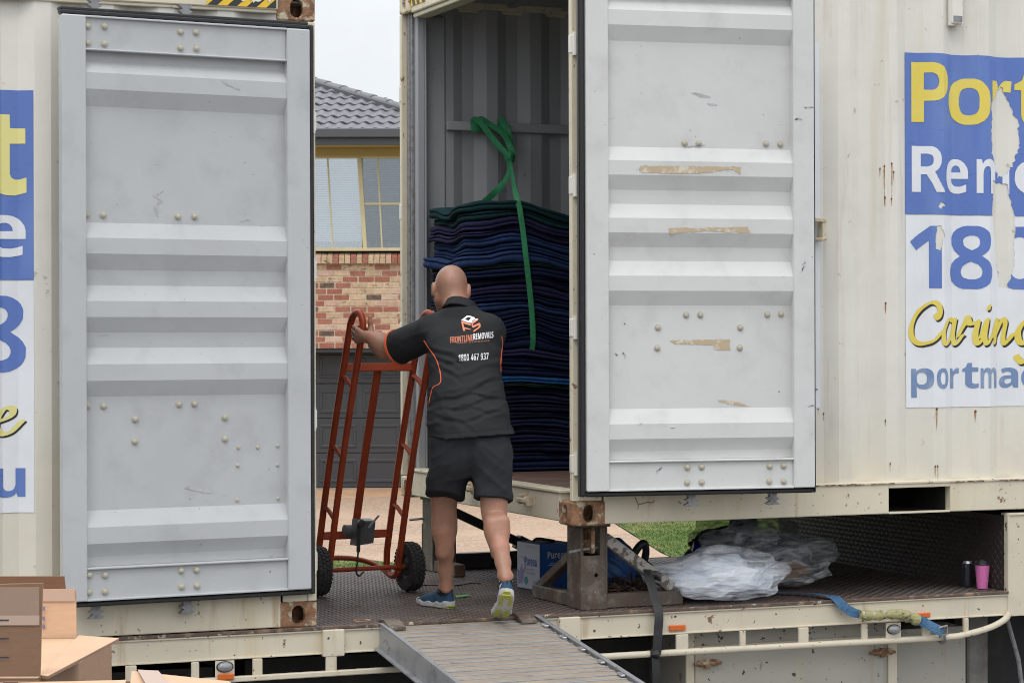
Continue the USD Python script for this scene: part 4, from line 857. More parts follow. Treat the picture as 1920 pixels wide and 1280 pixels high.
M['clear_lens'] = mat('clear_lamp_lens', (0.22, 0.23, 0.24), 0.12, coat=1.0)
for x0, x1, z0, z1, y in ((0.514, 0.604, 0.889, 0.918, -0.014), (1.93, 2.01, 0.887, 0.912, -0.014), (-1.768, -1.693, 0.786, 0.815, -0.048)):
    part(trailer, 'marker_light', cbox(x0, x1, y, y + 0.013, z0, z1, 0.004), M['amber'])
for x, z in ((-1.733, 0.845), (1.775, 0.838)):
    pl = part(trailer, 'lamp_plate', cbox(x - 0.045, x + 0.045, -0.033, -0.029, 0.785, 0.8715, 0.002), ct)
    v, f = lathe([(0.036, 0), (0.034, 0.01), (0.024, 0.018), (0, 0.022)], 16, (0, -1, 0), (x, -0.033, z)); v[:, 2] = z + (v[:, 2] - z) * 0.62
    part(pl, 'lamp_lens', (v, f), M['clear_lens'], smooth=40)
    part(pl, 'lamp_bezel', (lambda g: (np.c_[g[0][:, :2], z + (g[0][:, 2] - z) * 0.64], g[1]))(tube([(x + 0.037 * math.cos(a), -0.034, z + 0.037 * math.sin(a)) for a in np.linspace(0, 2 * np.pi, 20)[:-1]], 0.004, 6, True)), M['dark'])
# bulkhead and step at the right
M['bulk'] = mat('shade_darkened_bulkhead', (0.030, 0.024, 0.020), 0.6, [dict(c=(0.05, 0.037, 0.03), s=4, lo=0.45, hi=0.7)], metallic=0.2)  # brown plate colour darkened further to deepen the shade under the container
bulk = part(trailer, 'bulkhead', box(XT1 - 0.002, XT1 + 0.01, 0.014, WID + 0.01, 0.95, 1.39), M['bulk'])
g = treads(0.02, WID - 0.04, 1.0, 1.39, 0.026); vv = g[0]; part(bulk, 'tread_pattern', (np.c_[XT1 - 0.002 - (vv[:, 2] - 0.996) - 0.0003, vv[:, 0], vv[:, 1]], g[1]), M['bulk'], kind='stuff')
part(trailer, 'step_side', cat(cbox(XT1, XT1 + 1.5, -0.006, 0.0, 0.866, 1.397, 0.002), cbox(XT1 - 0.004, XT1 + 0.01, -0.008, 0.03, 0.872, 1.40, 0.003), cbox(XT1, XT1 + 1.5, -0.012, 0.06, 1.392, 1.404, 0.002)), ct)
part(trailer, 'upper_deck', box(XT1 + 0.012, XT1 + 4, 0.01, WID, 1.37, 1.39), M['dark'])
# below the deck: rails, cross members, tool boxes, landing leg
part(trailer, 'chassis_rail', cat(box(XT0, 6.4, 0.72, 0.74, 0.45, 0.86), box(XT0, 6.4, 0.66, 0.80, 0.45, 0.465), box(XT0, 6.4, 0.66, 0.80, 0.85, 0.865)), M['dark'])
part(trailer, 'chassis_rail', cat(box(XT0, 6.4, 1.68, 1.70, 0.45, 0.86), box(XT0, 6.4, 1.62, 1.76, 0.45, 0.465)), M['dark'])
part(trailer, 'cross_members', cat(*[box(x, x + 0.05, 0.07, WID - 0.06, 0.88, 0.98) for x in np.arange(XT0 + 0.2, XT1, 0.45)]), M['dark'])
tb = part(trailer, 'tool_box', cat(box(0.665, 1.885, 0.12, 0.6, 0.25, 0.868)), M['box_panel'])
part(tb, 'box_door', cbox(0.715, 1.80, 0.106, 0.119, 0.27, 0.765, 0.004), M['box_panel'])
part(tb, 'box_frame', cat(cbox(0.665, 0.712, 0.108, 0.12, 0.25, 0.868, 0.003), cbox(1.83, 1.885, 0.108, 0.12, 0.25, 0.868, 0.003), cbox(0.712, 1.83, 0.108, 0.12, 0.772, 0.79, 0.003)), ct)
for x in (0.79, 1.80):
    lt = part(tb, 'latch', cat(cbox(x - 0.06, x + 0.05, 0.094, 0.106, 0.688, 0.722, 0.004), tube([(x - 0.09, 0.088, 0.705), (x + 0.06, 0.088, 0.705)], 0.009, 8), cbox(x - 0.03, x - 0.005, 0.078, 0.1, 0.68, 0.728, 0.004)), M['rust'])
part(trailer, 'tool_box', box(1.91, 2.36, 0.2, 0.6, 0.25, 0.80), M['box_panel'])
part(trailer, 'tool_box', cat(box(-8.1, -1.7, 0.3, 0.65, 0.3, 0.8), box(-1.5, 0.62, 0.45, 0.655, 0.3, 0.8)), M['dark'])  # inner dark boxes added to block the bright view below the deck
M['leg_grey'] = mat('landing_leg_paint', (0.22, 0.21, 0.19), 0.7, [dict(c=(0.12, 0.11, 0.1), s=8, lo=0.45, hi=0.7)])
part(trailer, 'landing_leg', cbox(2.43, 2.56, 0.28, 0.42, GZ, 0.98, 0.01), M['leg_grey'])
part(trailer, 'landing_leg', cbox(2.43, 2.56, WID - 0.42, WID - 0.28, GZ, 0.98, 0.01), M['leg_grey'])
part(trailer, 'crank_handle', tube([(2.56, 0.12, 0.86), (2.63, 0.11, 0.62), (2.66, 0.11, 0.42)], 0.012, 8), M['galv'], smooth=40)
part(trailer, 'skirt', cat(box(2.6, 4.0, 0.5, 0.52, 0.3, 1.36), box(XT0, 6.4, 2.0, 2.03, 0.28, 0.9)), M['dark'])  # dark sheets added so the space under the trailer stays dark
def wheel_mb(x, y):
    return lathe([(0.20, -0.13), (0.44, -0.13), (0.475, -0.10), (0.48, 0.10), (0.44, 0.13), (0.2, 0.13), (0.18, 0.0), (0.2, -0.13)], 28, (0, 1, 0), (x, y, GZ + 0.48))
for x in (-5.2, -6.5):
    for y in (0.3, 2.13):
        part(trailer, 'wheel', wheel_mb(x, y), M['rubber'], smooth=40)
# drop hole in the deck
part(trailer, 'deck_socket', lathe([(0.045, 0), (0.045, 0.004), (0.03, 0.004), (0.03, 0.0)], 16, (0, 0, 1), (-1.02, 0.14, 0.997)), M['rust'])
# ---------------------------------------------------------------- folded blankets in the right container
def fabric(name, c, s=1.0):
    c = np.array(c)
    return mat(name, tuple(c), 0.95, [dict(c=tuple(c * 1.5), s=9, st=(1, 1, 2), lo=0.45, hi=0.7, a=0.7), dict(c=tuple(c * 0.6), s=40, lo=0.5, hi=0.7, a=0.6), dict(c=(0.28, 0.28, 0.27), s=55, st=(1, 1, 3), lo=0.735, hi=0.75, a=0.5)], bump=(60, 0.5, (1, 1, 1.4)), spec=0.1)
BC = {'navy': fabric('navy_quilt', (0.009, 0.0135, 0.040)), 'purple': fabric('purple_navy_quilt', (0.017, 0.017, 0.048)), 'blue': fabric('mid_blue_quilt', (0.018, 0.035, 0.095)), 'bright': fabric('bright_blue_quilt', (0.014, 0.062, 0.17)), 'teal': fabric('dark_teal_quilt', (0.009, 0.030, 0.034)), 'green': fabric('dark_green_quilt', (0.009, 0.024, 0.021)), 'black': fabric('near_black_quilt', (0.008, 0.011, 0.027))}
rb = np.random.default_rng(4)
SX0, SX1, SY0, SY1, SZ0, SZ1 = 0.105, 1.34, 1.625, 2.29, ZRC + 0.170, 3.065
order = ['teal', 'teal', 'purple', 'purple', 'blue', 'blue', 'blue', 'green', 'navy', 'black', 'purple', 'navy', 'blue', 'navy', 'navy', 'navy', 'bright', 'navy', 'purple', 'navy', 'navy', 'bright', 'green', 'black', 'black', 'black', 'black', 'navy', 'black', 'navy', 'black', 'navy', 'navy']
NB = len(order); thick = rb.uniform(0.75, 1.3, NB); thick[16] = 0.55; thick[21] = 1.1; thick[6] = 1.5; thick[7] = 0.5; thick[22] = 0.6
levels = SZ1 - np.r_[0, np.cumsum(thick)] / thick.sum() * (SZ1 - SZ0)
def inter(k, x, y):
    """Height of the surface between two blankets."""
    z = levels[k]; w = (z - SZ0) / (SZ1 - SZ0)
    hump = 0.030 * np.exp(-((x - 0.40) / 0.17) ** 2) * w ** 2 - 0.055 * w * np.clip((x - 0.42) / 0.35, 0, 2) ** 1.3
    left = -0.040 * w ** 3 * np.exp(-((y - 1.92) / 0.13) ** 2) * np.exp(-((x - SX0) / 0.3) ** 2)
    tent = 0.035 * np.exp(-((x - 0.478) / 0.11) ** 2) * np.exp(-((z - 2.34) / 0.10) ** 2) + 0.02 * np.sin((x - 0.1) * 4.2) * w * (1 - w) * 3
    n = (meshkit.fbm(np.stack([x * 5, y * 5, np.full_like(x, k * 0.35)], -1), 3, 9) - 0.5) * 0.055
    return z + (hump + left + tent) + n * (0 if k == NB else min(1, (NB - k) / 3))
def blanket(k):
    pull = rb.normal(0, 0.010); out = 0.055 if k == 6 else (0.04 if k in (13, 18) else 0.02 if k in (0, 3, 11, 24) else 0.0)
    N = 84; a = np.linspace(0, 2 * np.pi, N, endpoint=False)
    cx, cy, hxx, hyy = (SX0 + SX1) / 2, (SY0 + SY1) / 2, (SX1 - SX0) / 2, (SY1 - SY0) / 2
    ca, sa = np.cos(a), np.sin(a); s = 1.0 / np.maximum(np.abs(ca) ** 9 + np.abs(sa) ** 9, 1e-9) ** (1 / 9)
    px, py = cx + hxx * ca * s, cy + hyy * sa * s
    # more points on the corner and faces that show
    nz = (meshkit.fbm(np.stack([px * 6, py * 6, np.full(N, k * 1.7)], -1), 3, 31) - 0.5) * 0.055 + pull * 0.7 - 0.02 * np.clip(-np.sign(ca) * np.abs(ca) ** 8, 0, 1)
    nrm = np.stack([np.sign(ca) * np.abs(ca) ** 8, np.sign(sa) * np.abs(sa) ** 8], -1); nrm /= np.linalg.norm(nrm, axis=1, keepdims=True)
    grow = nz + out * np.clip(-nrm[:, 0], 0, 1) * np.clip(0.3 + (py - 1.62) / 0.5, 0, 1)
    rings = []
    f1 = 0.55 + 0.1 * math.sin(k * 2.3); prof = [(-0.30, 1.0), (-0.05, 1.0), (-0.020, 0.985), (-0.006, 0.92), (0.0, 0.5 + f1 / 2), (-0.003, f1 + 0.08), (-0.011, f1), (-0.003, f1 - 0.08), (0.001, f1 / 2), (-0.006, 0.09), (-0.02, 0.015), (-0.05, 0.0)]
    for off, t in prof:
        x = px + nrm[:, 0] * (grow + off * (1 if off > -0.2 else 1)); y = np.minimum(py + nrm[:, 1] * (grow + off), WID - 0.072)
        zt, zb = inter(k, x, y), inter(k + 1, x, y)
        rings.append(np.c_[x, y, zb + 0.0015 + (zt - zb - 0.003) * t])
    v = np.stack(rings, 1).reshape(-1, 3); f = grid_faces(N, len(prof), True)
    m = len(prof); n0 = len(v); xs = np.array([[cx, cy]]); zt, zb = inter(k, xs[:, 0], xs[:, 1])[0], inter(k + 1, xs[:, 0], xs[:, 1])[0]
    v = np.vstack([v, [cx, cy, zt - 0.0015], [cx, cy, zb + 0.0015]]); i = np.arange(N); j = (i + 1) % N
    f = np.vstack([f[:, ::-1], np.stack([np.full(N, n0), i * m, j * m], 1), np.stack([np.full(N, n0 + 1), j * m + m - 1, i * m + m - 1], 1)])
    return v, f
ordn = 'first second third fourth fifth sixth seventh eighth ninth tenth eleventh twelfth thirteenth fourteenth fifteenth sixteenth seventeenth eighteenth nineteenth twentieth'.split()
special = {0: 'dark teal folded blanket topmost in the strapped stack', 1: 'dark teal folded blanket second from the top of the strapped stack', 2: 'faded purple-navy folded blanket just under the two teal ones', 3: 'purple-navy folded blanket just above the uppermost mid-blue one',
           4: 'mid-blue folded blanket directly above two more mid-blue ones', 5: 'mid-blue folded blanket between two other mid-blue ones', 6: 'thick mid-blue folded blanket pulled out past the others to the left', 7: 'thin dark green folded blanket under the pulled-out blue one',
           10: 'purple-navy folded blanket behind the bald head of the man', 12: 'mid-blue folded blanket at the height of the shirt collar', 16: 'thin bright blue folded blanket just above the lower end of the green strap', 18: 'purple-navy folded blanket just below the end of the green strap', 21: 'thick bright blue folded blanket beside the waist of the man', 22: 'dark green folded blanket just under the thick bright blue one'}
for k in range(NB):
    o = order[k]; word = {'navy': 'dark navy', 'black': 'near-black'}.get(o, o)
    lab = special.get(k) or (f'{word} folded blanket, {ordn[k]} from the top of the strapped stack' if k < 20 and k < NB / 2 else f'{word} folded blanket, {ordn[NB - 1 - k]} from the bottom of the strapped stack' if k < NB - 1 else f'{word} folded blanket lowest in the strapped stack, on the container floor')
    solo('folded_blanket', blanket(k), BC[o], lab, 'blanket', 'folded blankets in the strapped stack', smooth=60)
M['tagyellow'] = mat('yellow_tag', (0.6, 0.5, 0.1), 0.5)
# green webbing strap
M['green_web'] = mat('green_webbing', (0.01, 0.17, 0.06), 0.7, [dict(c=(0.005, 0.10, 0.035), s=60, lo=0.45, hi=0.6, a=0.7), dict(c=(0.02, 0.22, 0.09), s=9, lo=0.5, hi=0.7)], bump=(200, 0.4))
def zs(x, y): return float(inter(0, np.array([x]), np.array([y]))[0])
strap = thing('tie_strap', 'green webbing strap knotted on the wall rail and pulled over the blankets', 'strap', (0.5, 2.0, 3.0))
def rib(P, w, facing, th=0.0035, n=10, tw=None):
    Q = smooth_path(P, n); N = np.tile(np.asarray(facing, float), (len(Q), 1))
    if tw is not None:
        T = np.gradient(Q, axis=0); T /= np.linalg.norm(T, axis=1, keepdims=True); aa = np.interp(np.linspace(0, 1, len(Q)), np.linspace(0, 1, len(tw)), tw)[:, None]
        N = N - T * (N * T).sum(1, keepdims=True); N /= np.linalg.norm(N, axis=1, keepdims=True); N = N * np.cos(aa) + np.cross(T, N) * np.sin(aa)
    return ribbon(Q, N, w, th)
V = (-0.38, -0.92, 0.05)
part(strap, 'webbing', rib([(0.545, 2.10, 3.36), (0.49, 1.90, 3.19), (0.405, 1.66, 3.115), (0.403, 1.612, 3.05), (0.418, 1.601, 2.93), (0.437, 1.602, 2.78), (0.455, 1.600, 2.62), (0.472, 1.601, 2.46), (0.479, 1.604, 2.33), (0.480, 1.62, 2.26)], 0.030, V, tw=[0.9, 0.7, 0.15, 0.0, 0, 0, 0, 0, 0, 0]), M['green_web'], smooth=50)
part(strap, 'webbing', rib([(0.545, 2.10, 3.36), (0.52, 2.06, 3.27), (0.47, 2.03, 3.20), (0.37, 1.95, 3.13), (0.28, 1.87, 3.075), (0.262, 1.86, 3.045)], 0.036, V, tw=[1.2, 0.9, 0.3, -0.4, -0.5, 0.2]), M['green_web'], smooth=50)
part(strap, 'webbing', rib([(0.425, 2.335, 3.53), (0.418, 2.33, 3.595), (0.45, 2.30, 3.575), (0.50, 2.22, 3.47), (0.548, 2.12, 3.375)], 0.036, V, tw=[0, 0, 0.3, 0.2, 0.8]), M['green_web'], smooth=50)
part(strap, 'webbing', rib([(0.455, 2.335, 3.53), (0.452, 2.325, 3.60), (0.50, 2.30, 3.575), (0.555, 2.2, 3.50), (0.575, 2.12, 3.39), (0.555, 2.1, 3.36)], 0.034, V, tw=[0.5, 0.2, -0.4, -0.3, 0.3, 0.6]), M['green_web'], smooth=50)
part(strap, 'webbing', rib([(0.585, 2.332, 3.52), (0.588, 2.328, 3.60), (0.60, 2.31, 3.58), (0.605, 2.25, 3.50), (0.58, 2.13, 3.40)], 0.04, V, tw=[0, 0, 0.1, 0.2, 0.9]), M['green_web'], smooth=50)
kn = trimesh.creation.icosphere(3, 0.03); kv = np.array(kn.vertices) * (1, 1, 1.2) * (1 + 0.5 * (meshkit.fbm(np.array(kn.vertices) * 60, 2)[:, None] - 0.5)) + np.array([0.553, 2.11, 3.365])
part(strap, 'knot', (kv, np.array(kn.faces)), M['green_web'], smooth=60)

# ---------------------------------------------------------------- stands under the right container
M['stand_steel'] = mat('worn_brown_steel', (0.095, 0.074, 0.060), 0.55, [dict(c=(0.22, 0.19, 0.15), s=7, lo=0.5, hi=0.62, a=0.9, d=8), dict(c=(0.10, 0.05, 0.03), s=6, st=(1, 1, 0.5), lo=0.5, hi=0.64, a=0.8, d=8), dict(c=(0.42, 0.39, 0.33), s=30, lo=0.66, hi=0.7, a=0.8)], metallic=0.3, bump=(60, 0.25))
M['stand_worn'] = mat('flaking_pale_paint', (0.30, 0.28, 0.25), 0.6, [dict(c=(0.07, 0.05, 0.04), s=24, lo=0.5, hi=0.56, a=0.9, d=7)], bump=(60, 0.3))
M['black_steel'] = mat('black_steel', (0.016, 0.016, 0.017), 0.5, [dict(c=(0.04, 0.036, 0.03), s=9, lo=0.5, hi=0.7)])
def stand(label, m, far):
    s = thing('container_stand', label, 'stand', (0.165, 0.19 if not far else WID - 0.19, 1.0))
    F = (lambda g: (g[0] * np.array([1, -1, 1]) + np.array([0, WID, 0]), g[1][:, ::-1])) if far else (lambda g: g)
    x0, x1, y0, y1, zt = 0.092, 0.237, 0.108, 0.272, ZRC - 0.002
    part(s, 'column', F(cat(cbox(x0, x0 + 0.012, y0, y1, 1.0, zt - 0.016, 0.003), cbox(x1 - 0.012, x1, y0, y1, 1.0, zt - 0.016, 0.003), cbox(x0 + 0.012, x1 - 0.012, y1 - 0.014, y1 - 0.002, 1.0, 1.27, 0.002), cbox(x0 + 0.012, x0 + 0.017, y0 + 0.002, y0 + 0.012, 1.26, zt - 0.016, 0.002), cbox(x1 - 0.04, x1 - 0.012, y0 + 0.002, y0 + 0.012, 1.26, zt - 0.016, 0.002))), m)
    fp = extrude(sbox(x0 + 0.012, 1.0, x1 - 0.012, 1.262).difference(Point((x0 + x1) / 2 + 0.01, 1.166).buffer(0.0105)), 0.012, lambda p: np.c_[p[:, 0], y0 - 0.002 + p[:, 2], p[:, 1]])
    part(s, 'front_plate', F(fp), m)
    part(s, 'front_plate', F(cbox(x0 - 0.002, x0 + 0.026, y0 - 0.006, y0 - 0.0025, 1.0, 1.262, 0.001)), m)
    part(s, 'top_plate', F(cbox(x0 - 0.01, x1 + 0.012, y0 - 0.012, y1 + 0.01, zt - 0.015, zt, 0.003)), m)
    part(s, 'twist_lock', F(cat(lathe([(0.032, 0), (0.032, 0.06), (0.02, 0.07), (0.02, 0.13)], 16, (0, 0, 1), (0.165, 0.19, 1.272)), cbox(0.155, 0.175, 0.12, 0.16, 1.27, 1.40, 0.003))), M['rust'])
    part(s, 'lock_handle', F(tube([(0.02, 0.085, 1.285), (0.10, 0.12, 1.292), (0.21, 0.15, 1.297)], 0.007, 8)), M['galv'], smooth=40)
    if not far:
        part(s, 'foot', F(cbox(x1, 0.655, 0.118, 0.185, 1.0005, 1.07, 0.004)), m)
        part(s, 'foot', F(cbox(0.10, 0.166, y1, 0.735, 1.0005, 1.066, 0.004)), m)
        part(s, 'brace', F(bar((x1 - 0.004, 0.152, 1.345), (0.60, 0.152, 1.085), 0.062, 0.055, c=0.004)), M['stand_worn'])
        part(s, 'brace', F(bar((0.133, y1 - 0.004, 1.262), (0.133, 0.70, 1.055), 0.05, 0.045, c=0.004)), m)
    else:
        part(s, 'foot', F(cbox(x1, 1.02, 0.118, 0.185, 1.0005, 1.088, 0.004)), M['black_steel'])
        part(s, 'foot', F(cbox(0.10, 0.166, y1, 0.60, 1.0005, 1.066, 0.004)), m)
        part(s, 'brace', F(bar((x1 - 0.004, 0.152, 1.345), (0.84, 0.152, 1.06), 0.05, 0.05, c=0.004)), M['black_steel'])
        part(s, 'brace_collar', F(bar((0.66, 0.152, 1.145), (0.80, 0.152, 1.075), 0.075, 0.08, c=0.006)), M['black_steel'])
    return s
stand('rusty brown steel stand under the near corner of the right container', M['stand_steel'], False)
stand('steel stand with black brace under the far corner of the right container', M['stand_steel'], True)

# ---------------------------------------------------------------- things lying on the deck
def facebox(o, d, nrm):
    """Place for flat print: origin o, reading along d, normal nrm."""
    o, d, nrm = np.asarray(o, float), np.asarray(d, float), np.asarray(nrm, float); d = d / np.linalg.norm(d)
    return lambda p: o + p[:, :1] * d + p[:, 1:2] * np.array([0, 0, 1.0]) + nrm * 0.0015
M['carton_white'] = mat('printed_white_card', (0.50, 0.53, 0.62), 0.45, [dict(c=(0.36, 0.40, 0.54), s=5, lo=0.5, hi=0.7, a=0.5)])
M['carton_blue'] = mat('printed_blue_card', (0.012, 0.09, 0.32), 0.4, [dict(c=(0.02, 0.13, 0.42), s=6, lo=0.5, hi=0.7)])
M['ink_blue'] = mat('blue_ink', (0.01, 0.07, 0.35), 0.4); M['ink_white'] = mat('white_ink', (0.6, 0.65, 0.72), 0.4); M['ink_teal'] = mat('teal_ink', (0.03, 0.25, 0.26), 0.4); M['ink_grey'] = mat('grey_blue_ink', (0.18, 0.22, 0.38), 0.4); M['ink_lilac'] = mat('lilac_ink', (0.25, 0.22, 0.42), 0.4)
A = np.array([0.216, 1.208, 1.0]); B = np.array([0.244, 0.964, 1.0]); eb = np.array([0.993, 0.115, 0]); hb = 0.246; lb = 0.20
wb = thing('water_carton', 'white and blue drinking water carton on the deck beside the rusty stand', 'carton', (0.32, 1.1, 1.0))
def quadbox(P, u, v, h, t0=0, c=0.002):
    pts = np.array([P + a * u + b * v + np.array([0, 0, z]) for a in (0, 1) for b in (0, 1) for z in (t0, h)]); return hull(pts)
part(wb, 'carton_body', quadbox(A + np.array([0.0, 0, 0.0005]), B - A, eb * lb, hb), M['carton_blue'])
dA = (B - A) / np.linalg.norm(B - A); nA = np.array([dA[1], -dA[0], 0]); wA = np.linalg.norm(B - A)
if nA[0] > 0: nA = -nA
nB = np.array([eb[1], -eb[0], 0]); nB = nB if nB[1] < 0 else -nB
pl = facebox(A, dA, nA); pr = facebox(B, eb, nB)
part(wb, 'white_side', flat(sbox(0.002, 0.003, wA - 0.002, hb - 0.003), pl), M['carton_white'])
pl2 = facebox(A + nA * 0.001, dA, nA)
part(wb, 'lettering', flat(fit(text('Pureau', 1, 800), 0.085, 0.215, 0.125, 0.172), pl2), M['ink_blue'])
part(wb, 'lettering', flat(fit(text('Pureau', 1, 800), 0.045, 0.165, 0.168, 0.205), pr), M['ink_white'])
for i, (s, x0, x1, z0, z1) in enumerate((('Australian', 0.105, 0.19, 0.102, 0.112), ('Pure Water', 0.10, 0.20, 0.080, 0.095), ('the purest of water', 0.10, 0.2, 0.222, 0.231))): part(wb, 'lettering', flat(fit(text(s, 1, 600), x0, x1, z0, z1), pl2), M['ink_grey'])
part(wb, 'print', flat(shapely.union_all([Point(0.045, 0.12).buffer(0.05).difference(Point(0.04, 0.125).buffer(0.042)), Polygon([(0.01, 0.02), (0.06, 0.03), (0.075, 0.09), (0.05, 0.13), (0.03, 0.09), (0.012, 0.10)])]).intersection(sbox(0.004, 0.004, 0.3, 0.24)), pl2), M['ink_lilac'])
part(wb, 'print', flat(Point(0.10, 0.045).buffer(0.022), pl2), M['ink_teal'])
part(wb, 'print', flat(shapely.union_all([sbox(0.172 + i * 0.006, 0.012, 0.172 + i * 0.006 + (0.002 if i % 3 else 0.004), 0.05) for i in range(8)]), pl2), M['ink_grey'])
for q_ in (sbox(0.015, 0.01, 0.035, 0.03), sbox(0.015, 0.036, 0.035, 0.055), sbox(0.06, 0.14, 0.13, 0.144), sbox(0.05, 0.132, 0.15, 0.135)): part(wb, 'print', flat(q_, pr), M['ink_white'])
top = A + (B - A) * 0.5 + eb * lb * 0.45 + np.array([0, 0, hb])
part(wb, 'handle', tube(smooth_path([top + np.array(o) for o in ((-0.05, 0.02, 0.002), (-0.03, 0.015, 0.016), (0.01, 0, 0.012), (0.06, -0.01, 0.003))], 5), 0.008, 8), M['rubber'], smooth=50)

def film(name, tint, white, lo, hi, amax, st=(1, 1, 1), s=7.0, rot=(0.2, 0.5, 0.4)):
    return usdkit.material(stage, f'/World/Looks/{name}', {
        'g': ('geometry', {}), 'm': ('mapping', {'scale': st, 'rotation': rot}), 'n': ('noise_texture', {'scale': s, 'detail': 6.0, 'roughness': 0.6, 'distortion': 0.8}),
        'r': ('map_range', {'from_min': lo, 'from_max': hi, 'to_min': 0.08, 'to_max': amax, 'clamp': True}),
        'nb': ('noise_texture', {'scale': s * 1.6, 'detail': 4.0, 'distortion': 1.6}), 'b': ('bump', {'strength': 1.0, 'distance': 0.035}),
        't': ('transparent_bsdf', {'color': tint}), 'w': ('principled_bsdf', {'base_color': white, 'roughness': 0.10, 'specular_ior_level': 1.0}), 'tl': ('translucent_bsdf', {'color': white}), 'mw': ('mix_closure', {'fac': 0.35}), 'x': ('mix_closure', {})},
        [('g.position', 'm.vector'), ('m.vector', 'n.vector'), ('n.fac', 'r.value'), ('m.vector', 'nb.vector'), ('nb.fac', 'b.height'), ('b.normal', 'w.normal'), ('w.BSDF', 'mw.closure1'), ('tl.BSDF', 'mw.closure2'), ('r.result', 'x.fac'), ('t.BSDF', 'x.closure1'), ('mw.closure', 'x.closure2')], surface='x.closure')
M['film_clear'] = film('clear_plastic_film', (0.88, 0.90, 0.93), (0.86, 0.88, 0.91), 0.44, 0.66, 0.85, (0.7, 1.5, 5.0), 4.0)
M['film_dark'] = film('dim_plastic_film', (0.72, 0.73, 0.69), (0.34, 0.35, 0.34), 0.5, 0.72, 0.7, (1.0, 1.5, 3.5), 5.0, (0.6, 0.2, 0.9))
M['film_dim'] = film('grey_plastic_film', (0.80, 0.81, 0.82), (0.72, 0.73, 0.75), 0.48, 0.66, 0.85, (1.0, 1.6, 4.0), 5.0, (1.0, 0.3, 0.5))
M['film_shine'] = film('shiny_plastic_film', (0.82, 0.83, 0.84), (0.74, 0.76, 0.78), 0.47, 0.66, 0.9, (1.0, 1.4, 4.5), 5.0, (0.2, 0.9, 0.3))
M['film_core'] = mat('white_packing_foam', (0.88, 0.89, 0.91), 0.4, [dict(c=(0.55, 0.59, 0.68), s=7, st=(0.8, 1, 4), lo=0.45, hi=0.7, a=0.7), dict(c=(0.12, 0.2, 0.5), s=5, lo=0.63, hi=0.70, a=0.6)], bump=(16, 1.0, (0.8, 1, 4)))
M['blue_plastic'] = mat('blue_plastic', (0.008, 0.03, 0.22), 0.3); M['brown_card'] = mat('brown_cardboard_scrap', (0.28, 0.16, 0.09), 0.8); M['dark_scrap'] = mat('dark_netting', (0.035, 0.036, 0.028), 0.8, [dict(c=(0.08, 0.08, 0.05), s=20, lo=0.5, hi=0.7)])
def crumple(c, r, seed, amp=0.22, zmin=1.0, sub=5, fr=1.6, rot=0.0, tips=(), fold=(1.1, 1.4, 2.8)):
    """A soft lump with a few big dents and long tight folds."""
    m = trimesh.creation.icosphere(sub); p = np.array(m.vertices)
    big = meshkit.fbm(p * fr + seed * 7.1, 2, seed) - 0.5
    ca, sa = math.cos(0.5 + seed), math.sin(0.5 + seed); q = np.c_[p[:, 0] * ca - p[:, 2] * sa, p[:, 1], p[:, 0] * sa + p[:, 2] * ca]
    f1 = 1 - 2 * np.abs(meshkit.noise(q * np.array(fold) * 1.3 + seed * 3.3, seed + 5) - 0.5); f2 = 1 - 2 * np.abs(meshkit.noise(q * np.array(fold) * 3.0 + seed * 1.7, seed + 6) - 0.5)
    k = 1 + amp * (1.5 * big + 0.34 * f1 ** 2 + 0.07 * f2 ** 2 - 0.18)
    for d, a in tips:
        d = np.array(d, float); d /= np.linalg.norm(d); k += a * np.clip((p @ d - 0.80) / 0.20, 0, 1) ** 2
    v = p * k[:, None] * np.array(r); ca, sa = math.cos(rot), math.sin(rot)
    v = np.c_[v[:, 0] * ca - v[:, 1] * sa, v[:, 0] * sa + v[:, 1] * ca, v[:, 2]] + np.array(c)
    lowz = zmin + 0.002; v[:, 2] = np.where(v[:, 2] < lowz + 0.03, lowz + 0.03 * np.exp((v[:, 2] - lowz - 0.03) / 0.06), v[:, 2])
    return v, np.array(m.faces)
bag = thing('plastic_bag', 'clear plastic bag stuffed with white packing film lying at the deck edge', 'bag', (0.93, 0.26, 1.0))
part(bag, 'packing_film', crumple((0.90, 0.25, 1.11), (0.24, 0.17, 0.115), 3, 0.45), M['film_core'], smooth=True)
part(bag, 'packing_film', crumple((1.06, 0.30, 1.09), (0.17, 0.14, 0.095), 5, 0.45), M['film_core'], smooth=True)
part(bag, 'bag_film', crumple((0.915, 0.20, 1.125), (0.285, 0.215, 0.145), 8, 0.42, tips=(((-1, 0.1, 0.05), 0.35), ((1, -0.2, 0.1), 0.2))), M['film_clear'], smooth=True)
bag = thing('plastic_bag', 'see-through grey plastic bag with brown card inside, right of the white one', 'bag', (1.46, 0.62, 1.0))
part(bag, 'card_scrap', crumple((1.50, 0.56, 1.10), (0.12, 0.08, 0.05), 12, 0.3), M['brown_card'], smooth=60)
part(bag, 'bag_film', crumple((1.47, 0.60, 1.135), (0.225, 0.20, 0.15), 15, 0.42, tips=(((0.9, -0.1, 0.35), 0.6), ((-0.8, -0.3, -0.2), 0.35))), M['film_dim'], smooth=True)
bag = thing('plastic_bag', 'smoky translucent plastic bag piled behind the white one with blue plastic inside', 'bag', (1.40, 1.25, 1.0))
part(bag, 'blue_scrap', crumple((1.16, 0.92, 1.15), (0.05, 0.05, 0.09), 22, 0.3), M['blue_plastic'], smooth=60)
part(bag, 'blue_scrap', crumple((1.52, 1.10, 1.31), (0.08, 0.05, 0.05), 23, 0.4), M['blue_plastic'], smooth=60)
part(bag, 'dark_scrap', crumple((1.50, 1.30, 1.12), (0.22, 0.16, 0.12), 25, 0.5), M['dark_scrap'], smooth=60)
